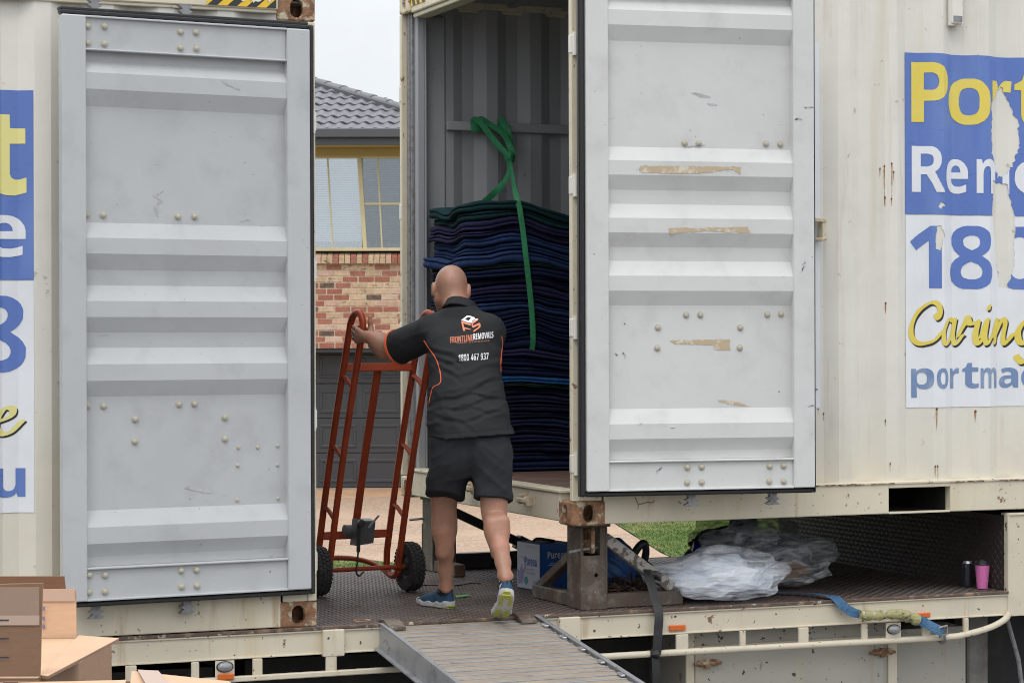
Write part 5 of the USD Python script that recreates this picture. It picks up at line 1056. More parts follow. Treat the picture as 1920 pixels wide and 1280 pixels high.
part(bag, 'bag_film', crumple((1.56, 1.15, 1.185), (0.28, 0.32, 0.20), 28, 0.45), M['film_dark'], smooth=True)
bag = thing('plastic_bag', 'shiny clear bag bulging on top of the pile between white and smoky bags', 'bag', (1.22, 0.62, 1.05))
part(bag, 'bag_film', crumple((1.22, 0.58, 1.20), (0.20, 0.18, 0.145), 33, 0.45, tips=(((0.4, -0.6, -0.6), 0.3),)), M['film_shine'], smooth=True)
bag = thing('plastic_bag', 'large dull clear bag leaning on the bulkhead side of the pile', 'bag', (1.62, 0.9, 1.0))
part(bag, 'bag_film', crumple((1.50, 0.86, 1.185), (0.24, 0.22, 0.17), 37, 0.36), M['film_dim'], smooth=True)

# blue sling with a worn yellow sleeve, hooked on the rope rail
M['blue_web'] = mat('blue_webbing', (0.035, 0.11, 0.22), 0.75, [dict(c=(0.07, 0.17, 0.30), s=10, lo=0.45, hi=0.65), dict(c=(0.02, 0.06, 0.13), s=50, st=(1, 3, 3), lo=0.5, hi=0.6, a=0.7)], bump=(150, 0.5))
M['worn_sleeve'] = mat('worn_yellow_sleeve', (0.34, 0.32, 0.15), 0.9, [dict(c=(0.10, 0.095, 0.07), s=24, lo=0.52, hi=0.6, a=0.9), dict(c=(0.45, 0.43, 0.28), s=40, lo=0.55, hi=0.65)], bump=(90, 0.9))
sl = thing('lashing_strap', 'faded blue lashing strap with worn yellow sleeve hooked on the rope rail', 'strap', (1.7, 0.0, 0.8))
P = np.array([(1.22, 0.36, 1.012), (1.33, 0.31, 1.010), (1.40, 0.22, 1.014), (1.435, 0.10, 1.016), (1.45, 0.0, 1.012), (1.475, -0.035, 0.975), (1.53, -0.04, 0.937), (1.60, -0.042, 0.922)])
Nn = np.array([(0, 0, 1), (0, 0, 1), (0.1, -0.1, 1), (0.1, -0.2, 1), (0.0, -0.6, 0.8), (0, -1, 0.5), (0, -1, 0.2), (0, -1, 0.1)], float)
def rib2(P, N, w, th=0.004, n=10):
    Q = smooth_path(P, n); u = np.linspace(0, 1, len(Q)); uu = np.linspace(0, 1, len(N)); NN = np.stack([np.interp(u, uu, N[:, i]) for i in range(3)], 1); return ribbon(Q, NN, w if np.isscalar(w) else np.interp(u, np.linspace(0, 1, len(w)), w), th)
part(sl, 'webbing', rib2(P, Nn, [0.055, 0.055, 0.06, 0.06, 0.06, 0.055, 0.05, 0.035]), M['blue_web'], smooth=50)
Q = smooth_path([(1.565, -0.044, 0.926), (1.64, -0.05, 0.915), (1.72, -0.05, 0.916), (1.80, -0.05, 0.914), (1.86, -0.052, 0.897), (1.91, -0.055, 0.878)], 14)
rr = 0.017 + 0.012 * meshkit.noise(np.c_[Q * 45, ]) + 0.006 * (np.linspace(0, 1, len(Q)) > 0.62); rr[0] = rr[-1] = 0.012
part(sl, 'sleeve', tube(Q, rr, 12), M['worn_sleeve'], smooth=60)
part(sl, 'sleeve', tube(smooth_path([(1.80 + 0.012 * i + 0.004 * math.sin(i * 3.1), -0.055 - 0.026 * math.cos(i * 1.57), 0.912 - 0.004 * i + 0.026 * math.sin(i * 1.57)) for i in range(-1, 16)][:13], 5), 0.004, 6), M['worn_sleeve'], smooth=60)
part(sl, 'webbing', rib2(np.array([(1.885, -0.06, 0.893), (1.94, -0.06, 0.867), (2.0, -0.058, 0.838), (2.055, -0.055, 0.812)]), np.array([(0, -1, 0.2)] * 4, float), 0.052), M['blue_web'], smooth=50)
part(sl, 'hook', cat(tube([(2.03, -0.055, 0.835), (2.075, -0.06, 0.845), (2.085, -0.05, 0.80), (2.04, -0.05, 0.788), (2.03, -0.055, 0.835)], 0.006, 8), tube(smooth_path([(2.065, -0.052, 0.80), (2.075, -0.045, 0.765), (2.07, -0.015, 0.752), (2.06, 0.004, 0.77)], 6), 0.007, 8)), M['galv'], smooth=50)
# black strap over the stand's foot
bs = thing('lashing_strap', 'black lashing strap from the stand brace down to the rope rail', 'strap', (0.45, 0.0, 0.8))
part(bs, 'webbing', rib2(np.array([(0.52, 0.20, 1.13), (0.50, 0.165, 1.185), (0.465, 0.13, 1.185), (0.452, 0.085, 1.15), (0.448, 0.02, 1.06), (0.445, -0.034, 0.985), (0.436, -0.045, 0.90), (0.43, -0.048, 0.83), (0.425, -0.044, 0.78), (0.425, -0.02, 0.758), (0.425, 0.006, 0.778)]), np.array([(0, 0.4, 0.8), (0.2, 0, 1), (0, -0.8, 0.8), (0, -1, 0.6), (0, -1, 0.6), (0, -1, 0.1), (0, -1, 0), (0, -1, 0), (0, -1, -0.2), (0, 0, -1), (0, 1, 0)], float), 0.048), M['rubber'], smooth=50)
kv = np.array(kn.vertices) * (0.9, 0.9, 0.9) * (1 + 0.6 * (meshkit.fbm(np.array(kn.vertices) * 50, 2)[:, None] - 0.5)); part(bs, 'knot', (kv + np.array([0.424, -0.035, 0.785]), np.array(kn.faces)), M['rubber'], smooth=60)
part(bs, 'webbing', rib2(np.array([(0.42, -0.045, 0.77), (0.422, -0.05, 0.68), (0.418, -0.045, 0.58)]), np.array([(0, -1, 0)] * 3, float), 0.04), M['rubber'], smooth=50)
part(bs, 'buckle', cat(bar((0.53, 0.165, 1.12), (0.47, 0.10, 1.165), 0.07, 0.03, c=0.006)), M['black_steel'])

# blue tarpaulin bag and dry leaves behind the stand, can and cup, litter
M['tarp'] = mat('blue_tarpaulin', (0.012, 0.055, 0.17), 0.5, [dict(c=(0.02, 0.09, 0.26), s=8, lo=0.5, hi=0.7), dict(c=(0.30, 0.27, 0.17), s=5, st=(1, 1, 2.5), lo=0.64, hi=0.66, a=0.9)], bump=(25, 0.6))
tp = thing('tarpaulin_bag', 'crumpled blue tarpaulin bag with black handle behind the rusty stand', 'bag', (0.48, 0.55, 1.0))
part(tp, 'bag_body', crumple((0.44, 0.55, 1.14), (0.19, 0.13, 0.165), 41, 0.25), M['tarp'], smooth=60)
part(tp, 'handle', tube(smooth_path([(0.55, 0.5, 1.20), (0.585, 0.48, 1.26), (0.615, 0.48, 1.275), (0.635, 0.5, 1.23), (0.63, 0.52, 1.17)], 6), 0.02, 8), M['rubber'], smooth=60)
part(tp, 'dark_base', crumple((0.60, 0.55, 1.09), (0.10, 0.10, 0.09), 44, 0.3), M['black_steel'], smooth=60)
rl = np.random.default_rng(15); vs, fs = [], []
for i in range(420):
    c = np.array([rl.uniform(0.26, 0.57), rl.uniform(0.20, 0.42), 1.0]); c[2] += rl.uniform(0.004, 0.02 + 0.12 * max(0, 1 - ((c[0] - 0.42) / 0.17) ** 2 - ((c[1] - 0.30) / 0.14) ** 2))
    d = rl.normal(0, 1, 3); d[2] *= 0.5; d /= np.linalg.norm(d); u, w, _ = frame_of(d); L, W = rl.uniform(0.02, 0.05), rl.uniform(0.006, 0.014)
    vs.append(np.array([c - d * L, c + u * W + w * 0.004, c + d * L, c - u * W + w * 0.004, c + w * 0.009])); fs.append(np.array([(0, 1, 4), (1, 2, 4), (2, 3, 4), (3, 0, 4)]) + 5 * i)
M['leaf'] = mat('dry_brown_leaf', (0.10, 0.055, 0.035), 0.7, [dict(c=(0.22, 0.13, 0.09), s=25, lo=0.5, hi=0.65)], rand=0.5)
solo('dry_leaves', (np.vstack(vs), np.vstack(fs)), M['leaf'], 'heap of dry brown leaves in the angle of the rusty stand', 'leaves', kind='stuff')
M['can'] = mat('dark_can_print', (0.05, 0.05, 0.065), 0.3, [dict(c=(0.3, 0.3, 0.33), s=30, st=(1, 1, 0.4), lo=0.6, hi=0.64, a=0.8)], metallic=0.7)
M['alu'] = mat('bright_aluminium', (0.55, 0.55, 0.56), 0.3, metallic=0.9)
cn = thing('drink_can', 'slim dark drink can standing at the bulkhead left of the pink cup', 'can', (2.405, 0.245, 1.0))
part(cn, 'can_body', lathe([(0, 0.0), (0.02, 0.0), (0.026, 0.008), (0.0265, 0.12), (0.0255, 0.124)], 24, (0, 0, 1), (2.405, 0.245, 1.0005)), M['can'], smooth=40)
part(cn, 'can_top', lathe([(0.0256, 0.1242), (0.0225, 0.132), (0.0225, 0.135), (0.0205, 0.135), (0.0200, 0.131), (0, 0.131)], 24, (0, 0, 1), (2.405, 0.245, 1.0005)), M['alu'], smooth=40)
M['pink'] = mat('pink_cup', (0.62, 0.16, 0.40), 0.4); M['lid'] = mat('black_cup_lid', (0.015, 0.015, 0.017), 0.35)
cp = thing('reusable_cup', 'pink reusable cup with black lid beside the slim can', 'cup', (2.43, 0.145, 1.0))
part(cp, 'cup_body', lathe([(0, 0), (0.027, 0), (0.0285, 0.003), (0.0385, 0.122), (0.0385, 0.124)], 28, (0, 0, 1), (2.43, 0.145, 1.0005)), M['pink'], smooth=40)
part(cp, 'cup_lid', lathe([(0.0405, 0.1242), (0.0410, 0.13), (0.0395, 0.1335), (0.036, 0.136), (0.034, 0.146), (0.031, 0.147), (0.0305, 0.143), (0, 0.143)], 28, (0, 0, 1), (2.43, 0.145, 1.0005)), M['lid'], smooth=40)
M['green_bit'] = mat('green_plastic_bit', (0.12, 0.36, 0.12), 0.6)
solo('green_plastic_scrap', extrude(ragged([(-0.27, 0.86), (-0.19, 0.88), (-0.17, 0.93), (-0.25, 0.92)], 0.002, 77), 0.004, lambda p: p + np.array([0, 0, 1.0005]) + np.c_[p[:, 2] * 0, p[:, 2] * 0, 0.02 * (p[:, 0] + 0.27)]), M['green_bit'], 'small scrap of pale green plastic behind the left shoe', 'scrap')
solo('thin_cord', tube(smooth_path([(-0.36, 1.25, 1.004), (-0.22, 1.46, 1.004), (-0.08, 1.38, 1.004), (0.05, 1.46, 1.004), (0.10, 1.44, 1.004)], 8), 0.0035, 6), M['rubber'], 'thin dark cord lying on the deck behind the left leg', 'cord', smooth=50)

# ---------------------------------------------------------------- ramp
M['ramp_wood'] = mat('weathered_ramp_plank', (0.28, 0.225, 0.17), 0.75, [dict(c=(0.22, 0.18, 0.14), s=10, st=(0.35, 3, 3), lo=0.45, hi=0.65, a=0.9), dict(c=(0.40, 0.36, 0.30), s=26, st=(0.2, 3, 3), lo=0.55, hi=0.7, a=0.8), dict(c=(0.15, 0.12, 0.10), s=3, lo=0.55, hi=0.72, a=0.6)], bump=(45, 0.35, (0.3, 3, 3)))
M['ramp_alu'] = mat('dull_ramp_aluminium', (0.33, 0.335, 0.35), 0.42, [dict(c=(0.20, 0.20, 0.21), s=9, lo=0.5, hi=0.7, a=0.8), dict(c=(0.09, 0.09, 0.10), s=16, st=(1, 1, 2), lo=0.64, hi=0.68, a=0.7)], metallic=0.55)
RX0, RX1, SLOPE = -0.972, -0.192, 0.145
def R_(v): v = np.asarray(v, float); return np.c_[v[:, 0], -0.014 - v[:, 1], 0.983 - v[:, 1] * SLOPE + v[:, 2]]
Rg = lambda g: (R_(g[0]), g[1][:, ::-1])  # noqa: E731
LR = 5.65
ramp = thing('loading_ramp', 'aluminium edged loading ramp with weathered planks leaning on the deck edge', 'ramp', (-0.58, -0.02, 0.9))
dY, k = 0.064, 0
for y in np.arange(0.004, LR, dY):
    part(ramp, 'plank', Rg(cbox(RX0 + 0.012, RX1 - 0.012, y, y + dY - 0.013, -0.022, -0.001 + 0.001 * ((k * 7) % 3), 0.002)), M['ramp_wood'])
    part(ramp, 'rib', Rg(cbox(RX0 + 0.010, RX1 - 0.010, y + dY - 0.0115, y + dY - 0.0015, -0.022, 0.0035, 0.001)), M['ramp_alu']); k += 1
part(ramp, 'side_channel', Rg(cat(cbox(RX0 - 0.012, RX0 + 0.003, -0.01, LR, -0.105, 0.012, 0.002), cbox(RX0 - 0.04, RX0 - 0.012, -0.01, LR, -0.105, -0.095, 0.002), cbox(RX0 - 0.012, RX0 + 0.011, -0.01, LR, 0.0125, 0.018, 0.002))), M['ramp_alu'])
part(ramp, 'side_channel', Rg(cat(cbox(RX1 - 0.003, RX1 + 0.012, -0.01, LR, -0.105, 0.012, 0.002), cbox(RX1 - 0.009, RX1 + 0.014, -0.01, LR, 0.0125, 0.020, 0.002))), M['ramp_alu'])
for i, y in enumerate(np.arange(0.12, LR, 0.21)): part(ramp, 'weld_tab', Rg(cbox(RX1 - 0.03, RX1 - 0.010, y, y + 0.05, 0.004, 0.014, 0.002)), M['alu'])
for x in (RX0 + 0.045, RX1 - 0.075):
    part(ramp, 'hook_plate', cat(hull([(x + a, b, c) for a in (-0.04, 0.04) for b, c in ((0.06, 1.003), (0.06, 1.012), (-0.012, 1.006), (-0.012, 1.016), (-0.10, 0.978), (-0.10, 0.990))])), M['stand_steel'])

# ---------------------------------------------------------------- hand truck
M['red_paint'] = mat('red_oxide_paint', (0.30, 0.048, 0.017), 0.36, [dict(c=(0.22, 0.034, 0.014), s=6, lo=0.45, hi=0.7), dict(c=(0.06, 0.03, 0.025), s=40, lo=0.69, hi=0.72, a=0.8)], bump=(60, 0.08), spec=0.35)
M['tyre'] = mat('dusty_tyre', (0.020, 0.020, 0.021), 0.75, [dict(c=(0.06, 0.055, 0.05), s=20, lo=0.5, hi=0.7, a=0.7)], bump=(70, 0.2))
M['winch'] = mat('grey_winch_box', (0.09, 0.092, 0.097), 0.4, [dict(c=(0.10, 0.10, 0.11), s=15, lo=0.5, hi=0.7, a=0.6)], metallic=0.3)
TO, TYAW, THW, TT, TOFF, TBOW = np.array([-0.6354, 1.239]), 0.083, 0.1961, 0.3594, 0.1653, -0.0555
def TK(X, Y, Z): return np.array([TO[0] + X * math.cos(TYAW) - Y * math.sin(TYAW), TO[1] + X * math.sin(TYAW) + Y * math.cos(TYAW), Z])
def yu(z): h = z - 1.13; return -TT * h - TBOW * h * (1.3 - h)
def yf(z): return yu(z) + TOFF
ht = thing('hand_truck', 'tall red steel hand truck with black pneumatic tyres pushed by the man', 'hand truck', (TO[0], TO[1], 1.0))
RT = 0.0175
for s in (-1, 1):
    X = s * THW
    P = [TK(X, yu(z), z) for z in np.linspace(1.13, 2.36, 12)]
    zc = 2.372; c = (yu(zc) + yf(zc)) / 2
    P += [TK(X, c - TOFF / 2 * math.cos(a) - 0.27 * 0.07 * math.sin(a), zc + 0.085 * math.sin(a)) for a in np.linspace(0.35, np.pi - 0.35, 8)]
    P += [TK(X, yf(z), z) for z in np.linspace(2.36, 1.20, 12)]
    zb = 1.155; cb = (yu(zb) + yf(zb)) / 2
    P += [TK(X, cb + TOFF / 2 * math.cos(a), 1.15 - 0.075 * math.sin(a)) for a in np.linspace(0.4, np.pi - 0.5, 7)]
    part(ht, 'side_tube', tube(np.array(P), RT, 12), M['red_paint'], smooth=50)
    for zr in (2.135, 1.775, 1.455):
        part(ht, 'rung', tube(smooth_path([TK(X, yf(zr), zr), TK(X, yf(zr) - 0.05, zr - 0.012), TK(X, yu(zr - 0.05) + 0.04, zr - 0.042), TK(X, yu(zr - 0.06), zr - 0.065)], 5), 0.0115, 10), M['red_paint'], smooth=50)
part(ht, 'crossbar', bar(TK(-THW, yf(2.178), 2.178), TK(THW, yf(2.178), 2.178), 0.014, 0.042, (0, 0.3, 1)), M['red_paint'])
part(ht, 'crossbar', bar(TK(-THW, yf(1.298), 1.298), TK(THW, yf(1.298), 1.298), 0.014, 0.042, (0, 0.3, 1)), M['red_paint'])
part(ht, 'centre_bar', cat(bar(TK(0, yf(2.16) + 0.006, 2.16), TK(0, yf(1.75) + 0.006, 1.75), 0.042, 0.012, TK(0, 1, 0) - TK(0, 0, 0)), bar(TK(0, yf(1.755) + 0.006, 1.755), TK(0, yf(1.30) + 0.006, 1.30), 0.042, 0.012, TK(0, 1, 0) - TK(0, 0, 0))), M['red_paint'])
part(ht, 'axle', tube([TK(-0.29, 0, 1.13), TK(0.29, 0, 1.13)], 0.0125, 12), M['red_paint'], smooth=50)
part(ht, 'toe_frame', tube(smooth_path([TK(-THW, 0.10, 1.075), TK(-THW + 0.01, 0.28, 1.125), TK(-THW + 0.06, 0.36, 1.15), TK(0, 0.375, 1.155), TK(THW - 0.08, 0.34, 1.145), TK(THW - 0.01, 0.24, 1.115), TK(THW, 0.11, 1.075)], 7), 0.0135, 10), M['red_paint'], smooth=50)
for s in (-1, 1):
    cx = s * 0.262; ax = TK(1, 0, 0) - TK(0, 0, 0); c = TK(cx, 0, 1.13)
    tyre = part(ht, 'tyre', lathe([(0.062, -0.030), (0.095, -0.040), (0.113, -0.036), (0.122, -0.020), (0.1245, 0), (0.122, 0.020), (0.113, 0.036), (0.095, 0.040), (0.062, 0.030), (0.055, 0), (0.062, -0.030)], 48, ax, c), M['tyre'], smooth=40)
    u, w, d = frame_of(ax); blocks = []
    for i in range(34):
        for row, (off, ww) in enumerate(((-0.0285, 0.0075), (-0.0105, 0.009), (0.0105, 0.009), (0.0285, 0.0075))):
            a = (i + 0.5 * (row % 2)) / 34 * 2 * np.pi; e = u * math.cos(a) + w * math.sin(a); t = -u * math.sin(a) + w * math.cos(a)
            rad = 0.123 if abs(off) < 0.02 else 0.1165; e2 = e if abs(off) < 0.02 else (e + d * np.sign(off) * 0.45) / math.hypot(1, 0.45)
            o = c + e * rad + d * off
            blocks.append(hull([o + t * tt * 0.0088 * k2 + d * dd * ww * k2 + e2 * hh for tt in (-1, 1) for dd in (-1, 1) for hh, k2 in ((-0.004, 1.0), (0.0065, 0.82))]))
    part(tyre, 'tread_block', cat(*blocks), M['tyre'], kind='stuff')
    part(ht, 'rim', lathe([(0.0, -0.034), (0.018, -0.034), (0.02, -0.022), (0.05, -0.018), (0.063, -0.028), (0.063, 0.028), (0.05, 0.018), (0.02, 0.022), (0.018, 0.034), (0, 0.034)], 28, ax, c), M['black_steel'], smooth=40)
    part(ht, 'hub_nut', lathe([(0.017, 0.034), (0.017, 0.046), (0.0, 0.05)] if s > 0 else [(0.017, -0.034), (0.017, -0.046), (0, -0.05)], 8, ax, c), M['red_paint'])
wz = 1.318; wy = yu(wz) + TOFF - 0.03
wn = part(ht, 'winch_box', hull([TK(x, wy + y, z) for x, z, y in ((-0.045, 1.25, 0), (0.055, 1.262, 0), (0.06, 1.385, -0.02), (-0.04, 1.388, -0.02), (-0.045, 1.25, -0.08), (0.05, 1.262, -0.09), (0.055, 1.378, -0.105), (-0.04, 1.38, -0.10))]), M['winch'])
part(wn, 'winch_drum', lathe([(0, -0.018), (0.034, -0.018), (0.034, 0.018), (0, 0.018)], 20, ax, TK(-0.075, wy - 0.04, 1.325)), M['winch'], smooth=40)
part(wn, 'winch_lever', bar(TK(0.0, wy - 0.135, 1.345), TK(0.055, wy - 0.15, 1.41), 0.016, 0.01), M['galv'])
part(wn, 'knob', lathe([(0, 0), (0.02, 0), (0.02, 0.02), (0, 0.022)], 14, -(TK(0, 1, 0) - TK(0, 0, 0)), TK(-0.04, wy - 0.125, 1.37)), M['rubber'], smooth=40)
part(wn, 'hook_strap', cat(bar(TK(-0.05, wy - 0.13, 1.375), TK(-0.05, wy - 0.12, 1.22), 0.02, 0.003, TK(0, 1, 0) - TK(0, 0, 0)), tube(smooth_path([TK(-0.05, wy - 0.12, 1.225), TK(-0.055, wy - 0.12, 1.17), TK(-0.062, wy - 0.12, 1.12), TK(-0.045, wy - 0.12, 1.098), TK(-0.02, wy - 0.12, 1.118)], 6), 0.005, 8)), M['rubber'])

# ---------------------------------------------------------------- cardboard boxes near the viewer
def cardboard(name, c):
    c = np.array(c); return mat(name, tuple(c), 0.85, [dict(c=tuple(c * 0.85), s=3.5, lo=0.42, hi=0.7, a=0.7), dict(c=tuple(c * 1.12), s=60, st=(0.3, 0.3, 3), lo=0.5, hi=0.7, a=0.5)], bump=(50, 0.1))
M['kraft'] = cardboard('kraft_outside', (0.225, 0.130, 0.078)); M['kraft_in'] = cardboard('kraft_inside', (0.55, 0.36, 0.23)); M['kraft_dark'] = cardboard('kraft_dark', (0.20, 0.10, 0.055)); M['pack_tape'] = mat('brown_packing_tape', (0.30, 0.21, 0.155), 0.25, [dict(c=(0.36, 0.26, 0.2), s=8, lo=0.5, hi=0.7)]); M['pack_tape2'] = mat('clear_packing_tape', (0.45, 0.33, 0.26), 0.22)
M['ink_dark'] = mat('dark_print', (0.03, 0.035, 0.06), 0.6); M['ink_box'] = mat('violet_print', (0.16, 0.15, 0.30), 0.6)
RH = np.array([math.cos(YAW), -math.sin(YAW), 0]); FH = np.array([math.sin(YAW), math.cos(YAW), 0])
def BX(X, D, Z): return np.array([CAM[0], CAM[1], 0]) + RH * X + FH * D + np.array([0, 0, Z])     # a frame turned with the boxes
def panel(c4, t=0.005):
    c4 = np.asarray(c4, float); n = np.cross(c4[1] - c4[0], c4[3] - c4[0]); n /= np.linalg.norm(n)
    return hull(np.vstack([c4 + n * t / 2, c4 - n * t / 2]))
def two(o, name, c4, m_in, m_out):
    """A flap: its two faces have their own colour, with the fluted core between."""
    c4 = np.asarray(c4, float); n = np.cross(c4[1] - c4[0], c4[3] - c4[0]); n /= np.linalg.norm(n)
    p = part(o, name, panel(c4, 0.004), M['kraft'])
    part(p, 'liner', panel(c4 + n * 0.0025, 0.001), m_in); part(p, 'liner', panel(c4 - n * 0.0025, 0.001), m_out)
    return p
def carton(o, X0, X1, D0, D1, z0, z1, sk=0.0):
    c = [(X0, D0), (X1, D0), (X1 - sk, D1), (X0 - sk, D1)]
    for i in range(4):
        a, b = c[i], c[(i + 1) % 4]; part(o, 'side_panel', panel([BX(*a, z0), BX(*b, z0), BX(*b, z1), BX(*a, z1)], 0.005), M['kraft'])
    part(o, 'base_panel', panel([BX(*c[0], z0 + 0.003), BX(*c[1], z0 + 0.003), BX(*c[2], z0 + 0.003), BX(*c[3], z0 + 0.003)], 0.005), M['kraft'])
for i, (z0, z1, lab) in enumerate(((GZ, 0.66, 'closed brown cardboard box at the bottom of the stack by the viewer'), (0.665, 1.175, 'closed brown cardboard box in the middle of the stack by the viewer'))):
    o = thing('cardboard_box', lab, 'box', BX(-1.08, 4.45, z0)); carton(o, -1.31, -0.855, 4.18, 4.74, z0, z1, 0.036)
    part(o, 'top_flap', panel([BX(-1.31, 4.18, z1 + 0.0005), BX(-0.855, 4.18, z1 + 0.0005), BX(-0.891, 4.74, z1 + 0.0005), BX(-1.346, 4.74, z1 + 0.0005)], 0.004), M['kraft'])
o = thing('cardboard_box', 'open brown cardboard box on the stack, front flap taped and a flap spread right', 'box', BX(-1.08, 4.45, 1.18)); zt = 1.700
carton(o, -1.31, -0.855, 4.18, 4.74, 1.182, zt, 0.036)
ff = two(o, 'front_flap', [BX(-1.31, 4.178, zt + 0.004), BX(-0.853, 4.178, zt + 0.004), BX(-0.847, 4.174, 1.872), BX(-1.31, 4.174, 1.865)], M['kraft'], M['kraft_in'])
n0 = -FH
fp = lambda p: np.array([BX(x, 4.1705 - 0.0005 * 0, z) for x, z in p])  # noqa: E731
part(ff, 'packing_tape', flat(sbox(-1.31, 1.815, -0.853, 1.866), fp), M['pack_tape'])
part(ff, 'packing_tape', flat(sbox(-1.31, 1.797, -0.853, 1.8148), fp), M['pack_tape2'])
part(ff, 'printed_line', flat(shapely.union_all([sbox(-1.25, z, -0.908, z + 0.0026) for z in (1.805 - 0.0, 1.772, 1.738)]), lambda p: np.array([BX(x, 4.1698, z) for x, z in p])), M['ink_dark'])
two(o, 'back_flap', [BX(-1.346, 4.742, zt), BX(-0.893, 4.742, zt), BX(-0.897, 4.752, 1.801), BX(-1.346, 4.752, 1.80)], M['kraft_in'], M['kraft_in'])
part(o, 'packing_tape', panel([BX(-1.346, 4.744, 1.776), BX(-0.897, 4.744, 1.776), BX(-0.898, 4.7455, 1.799), BX(-1.346, 4.7455, 1.799)], 0.001), M['pack_tape2'])
for i, z in enumerate((1.758, 1.738, 1.722)): part(o, 'print', panel([BX(-0.964, 4.738, z), BX(-0.958, 4.738, z), BX(-0.958, 4.738, z + 0.008), BX(-0.964, 4.738, z + 0.008)], 0.001), M['ink_box'])
two(o, 'side_flap', [BX(-0.853, 4.18, zt + 0.003), BX(-0.838, 4.17, zt + 0.003), BX(-0.800, 4.70, zt + 0.003), BX(-0.889, 4.74, zt + 0.004)], M['kraft_in'], M['kraft'])
two(o, 'inner_flap', [BX(-1.31, 4.19, zt - 0.004), BX(-0.86, 4.19, zt - 0.004), BX(-0.893, 4.73, zt - 0.002), BX(-1.34, 4.73, zt - 0.002)], M['kraft_in'], M['kraft'])
o = thing('cardboard_box', 'cardboard box behind the stack showing only a dark brown upright flap', 'box', BX(-1.15, 5.2, GZ)); carton(o, -1.40, -0.93, 4.90, 5.35, GZ, 1.62)
two(o, 'back_flap', [BX(-1.40, 4.90, 1.62), BX(-0.93, 4.90, 1.62), BX(-0.949, 4.90, 1.812), BX(-1.40, 4.90, 1.812)], M['kraft_dark'], M['kraft_dark'])
o = thing('cardboard_box', 'nearest cardboard box with pale flaps spread at the bottom edge of the view', 'box', BX(-0.7, 3.7, GZ)); carton(o, -0.86, -0.58, 3.50, 3.90, GZ, 1.735)
two(o, 'side_flap', [BX(-0.84, 3.5, 1.738), BX(-0.60, 3.5, 1.738), BX(-0.632, 3.78, 1.752), BX(-0.812, 3.80, 1.745)], M['kraft_in'], M['kraft'])
f2 = two(o, 'front_flap', [BX(-0.585, 3.5, 1.738), BX(-0.34, 3.5, 1.72), BX(-0.47, 3.83, 1.742), BX(-0.636, 3.86, 1.755)], M['kraft_in'], M['kraft'])
part(f2, 'packing_tape', panel([BX(-0.585, 3.7, 1.757), BX(-0.545, 3.7, 1.755), BX(-0.59, 3.85, 1.7595), BX(-0.625, 3.855, 1.7605)], 0.001), M['pack_tape2'])
# ---------------------------------------------------------------- the man
# local frame: x to his right hand side of the view, y the way he faces, z up from the deck
PB = np.array([CAM[0], CAM[1], 1.0]) + RH * (-0.2) + FH * 11.1
def W_(v): v = np.asarray(v, float); return PB + v[..., :1] * RH + v[..., 1:2] * FH + v[..., 2:] * np.array([0, 0, 1.0])
def Wg(g): return W_(g[0]), g[1]
def local(p): d = np.asarray(p, float) - PB; return np.array([d @ RH, d @ FH, d[2]])
def cone(p, a, b, ra, rb_):
    """Distance to a tapering limb from a to b."""
    a, b = np.asarray(a, float), np.asarray(b, float); ba = b - a; t = np.clip(((p - a) @ ba) / (ba @ ba), 0, 1)
    return np.linalg.norm(p - a - t[..., None] * ba, axis=-1) - (ra + (rb_ - ra) * t)
def ell(p, c, r, R=None):
    q = p - np.asarray(c, float)
    if R is not None: q = q @ R
    k = np.linalg.norm(q / np.asarray(r, float), axis=-1); k2 = np.linalg.norm(q / np.asarray(r, float) ** 2, axis=-1)
    return k * (k - 1) / np.maximum(k2, 1e-9)
def smin(a, b, k):
    h = np.clip(0.5 + 0.5 * (b - a) / k, 0, 1); return b + (a - b) * h - k * h * (1 - h)
def loft(p, S, power=2.0):
    """Distance to a stack of ellipses: rows (z, cx, cy, rx, ry)."""
    S = np.asarray(S, float); S = S[np.argsort(S[:, 0])]; z = p[..., 2]
    from scipy.interpolate import PchipInterpolator
    I = PchipInterpolator(S[:, 0], S[:, 1:], axis=0)(np.clip(z, S[0, 0], S[-1, 0]))
    qx, qy = (p[..., 0] - I[..., 0]) / I[..., 2], (p[..., 1] - I[..., 1]) / I[..., 3]
    r = (np.abs(qx) ** power + np.abs(qy) ** power) ** (1 / power)
    d = (r - 1) * np.minimum(I[..., 2], I[..., 3])
    return np.maximum(d, np.maximum(S[0, 0] - z, z - S[-1, 0]))
def sample(fn, lo, hi, h):
    ax = [np.arange(a, b + h, h) for a, b in zip(lo, hi)]; P = np.stack(np.meshgrid(*ax, indexing='ij'), -1)
    return surfnet(fn(P), lo, h)
def rotx(a): return np.array([[1, 0, 0], [0, math.cos(a), -math.sin(a)], [0, math.sin(a), math.cos(a)]])

GL_ = local(TK(-THW, yu(2.348), 2.348)); GR_ = local(TK(THW, yu(2.372), 2.372))
TDIR = local(TK(-THW, yu(2.40), 2.40)) - local(TK(-THW, yu(2.30), 2.30)); TDIR /= np.linalg.norm(TDIR)
SHL, SHR = np.array([-0.190, 0.205, 1.355]), np.array([0.080, 0.115, 1.36])
WRL = GL_ + np.array([0.058, -0.082, -0.022]); ELL_ = np.array([-0.415, 0.395, 1.272])
WRR = GR_ + np.array([0.035, -0.085, -0.03]); ELR = np.array([-0.03, 0.42, 1.22])
HIPL, KNL, ANL = np.array([-0.085, 0.02, 0.80]), np.array([-0.133, 0.165, 0.495]), np.array([-0.128, 0.27, 0.105])
HIPR, KNR, ANR = np.array([0.088, -0.03, 0.80]), np.array([0.112, -0.045, 0.485]), np.array([0.166, -0.275, 0.212])
HC = np.array([-0.101, 0.315, 1.575])          # middle of the skull
RHD = rotx(-0.42)                               # head bowed forwards
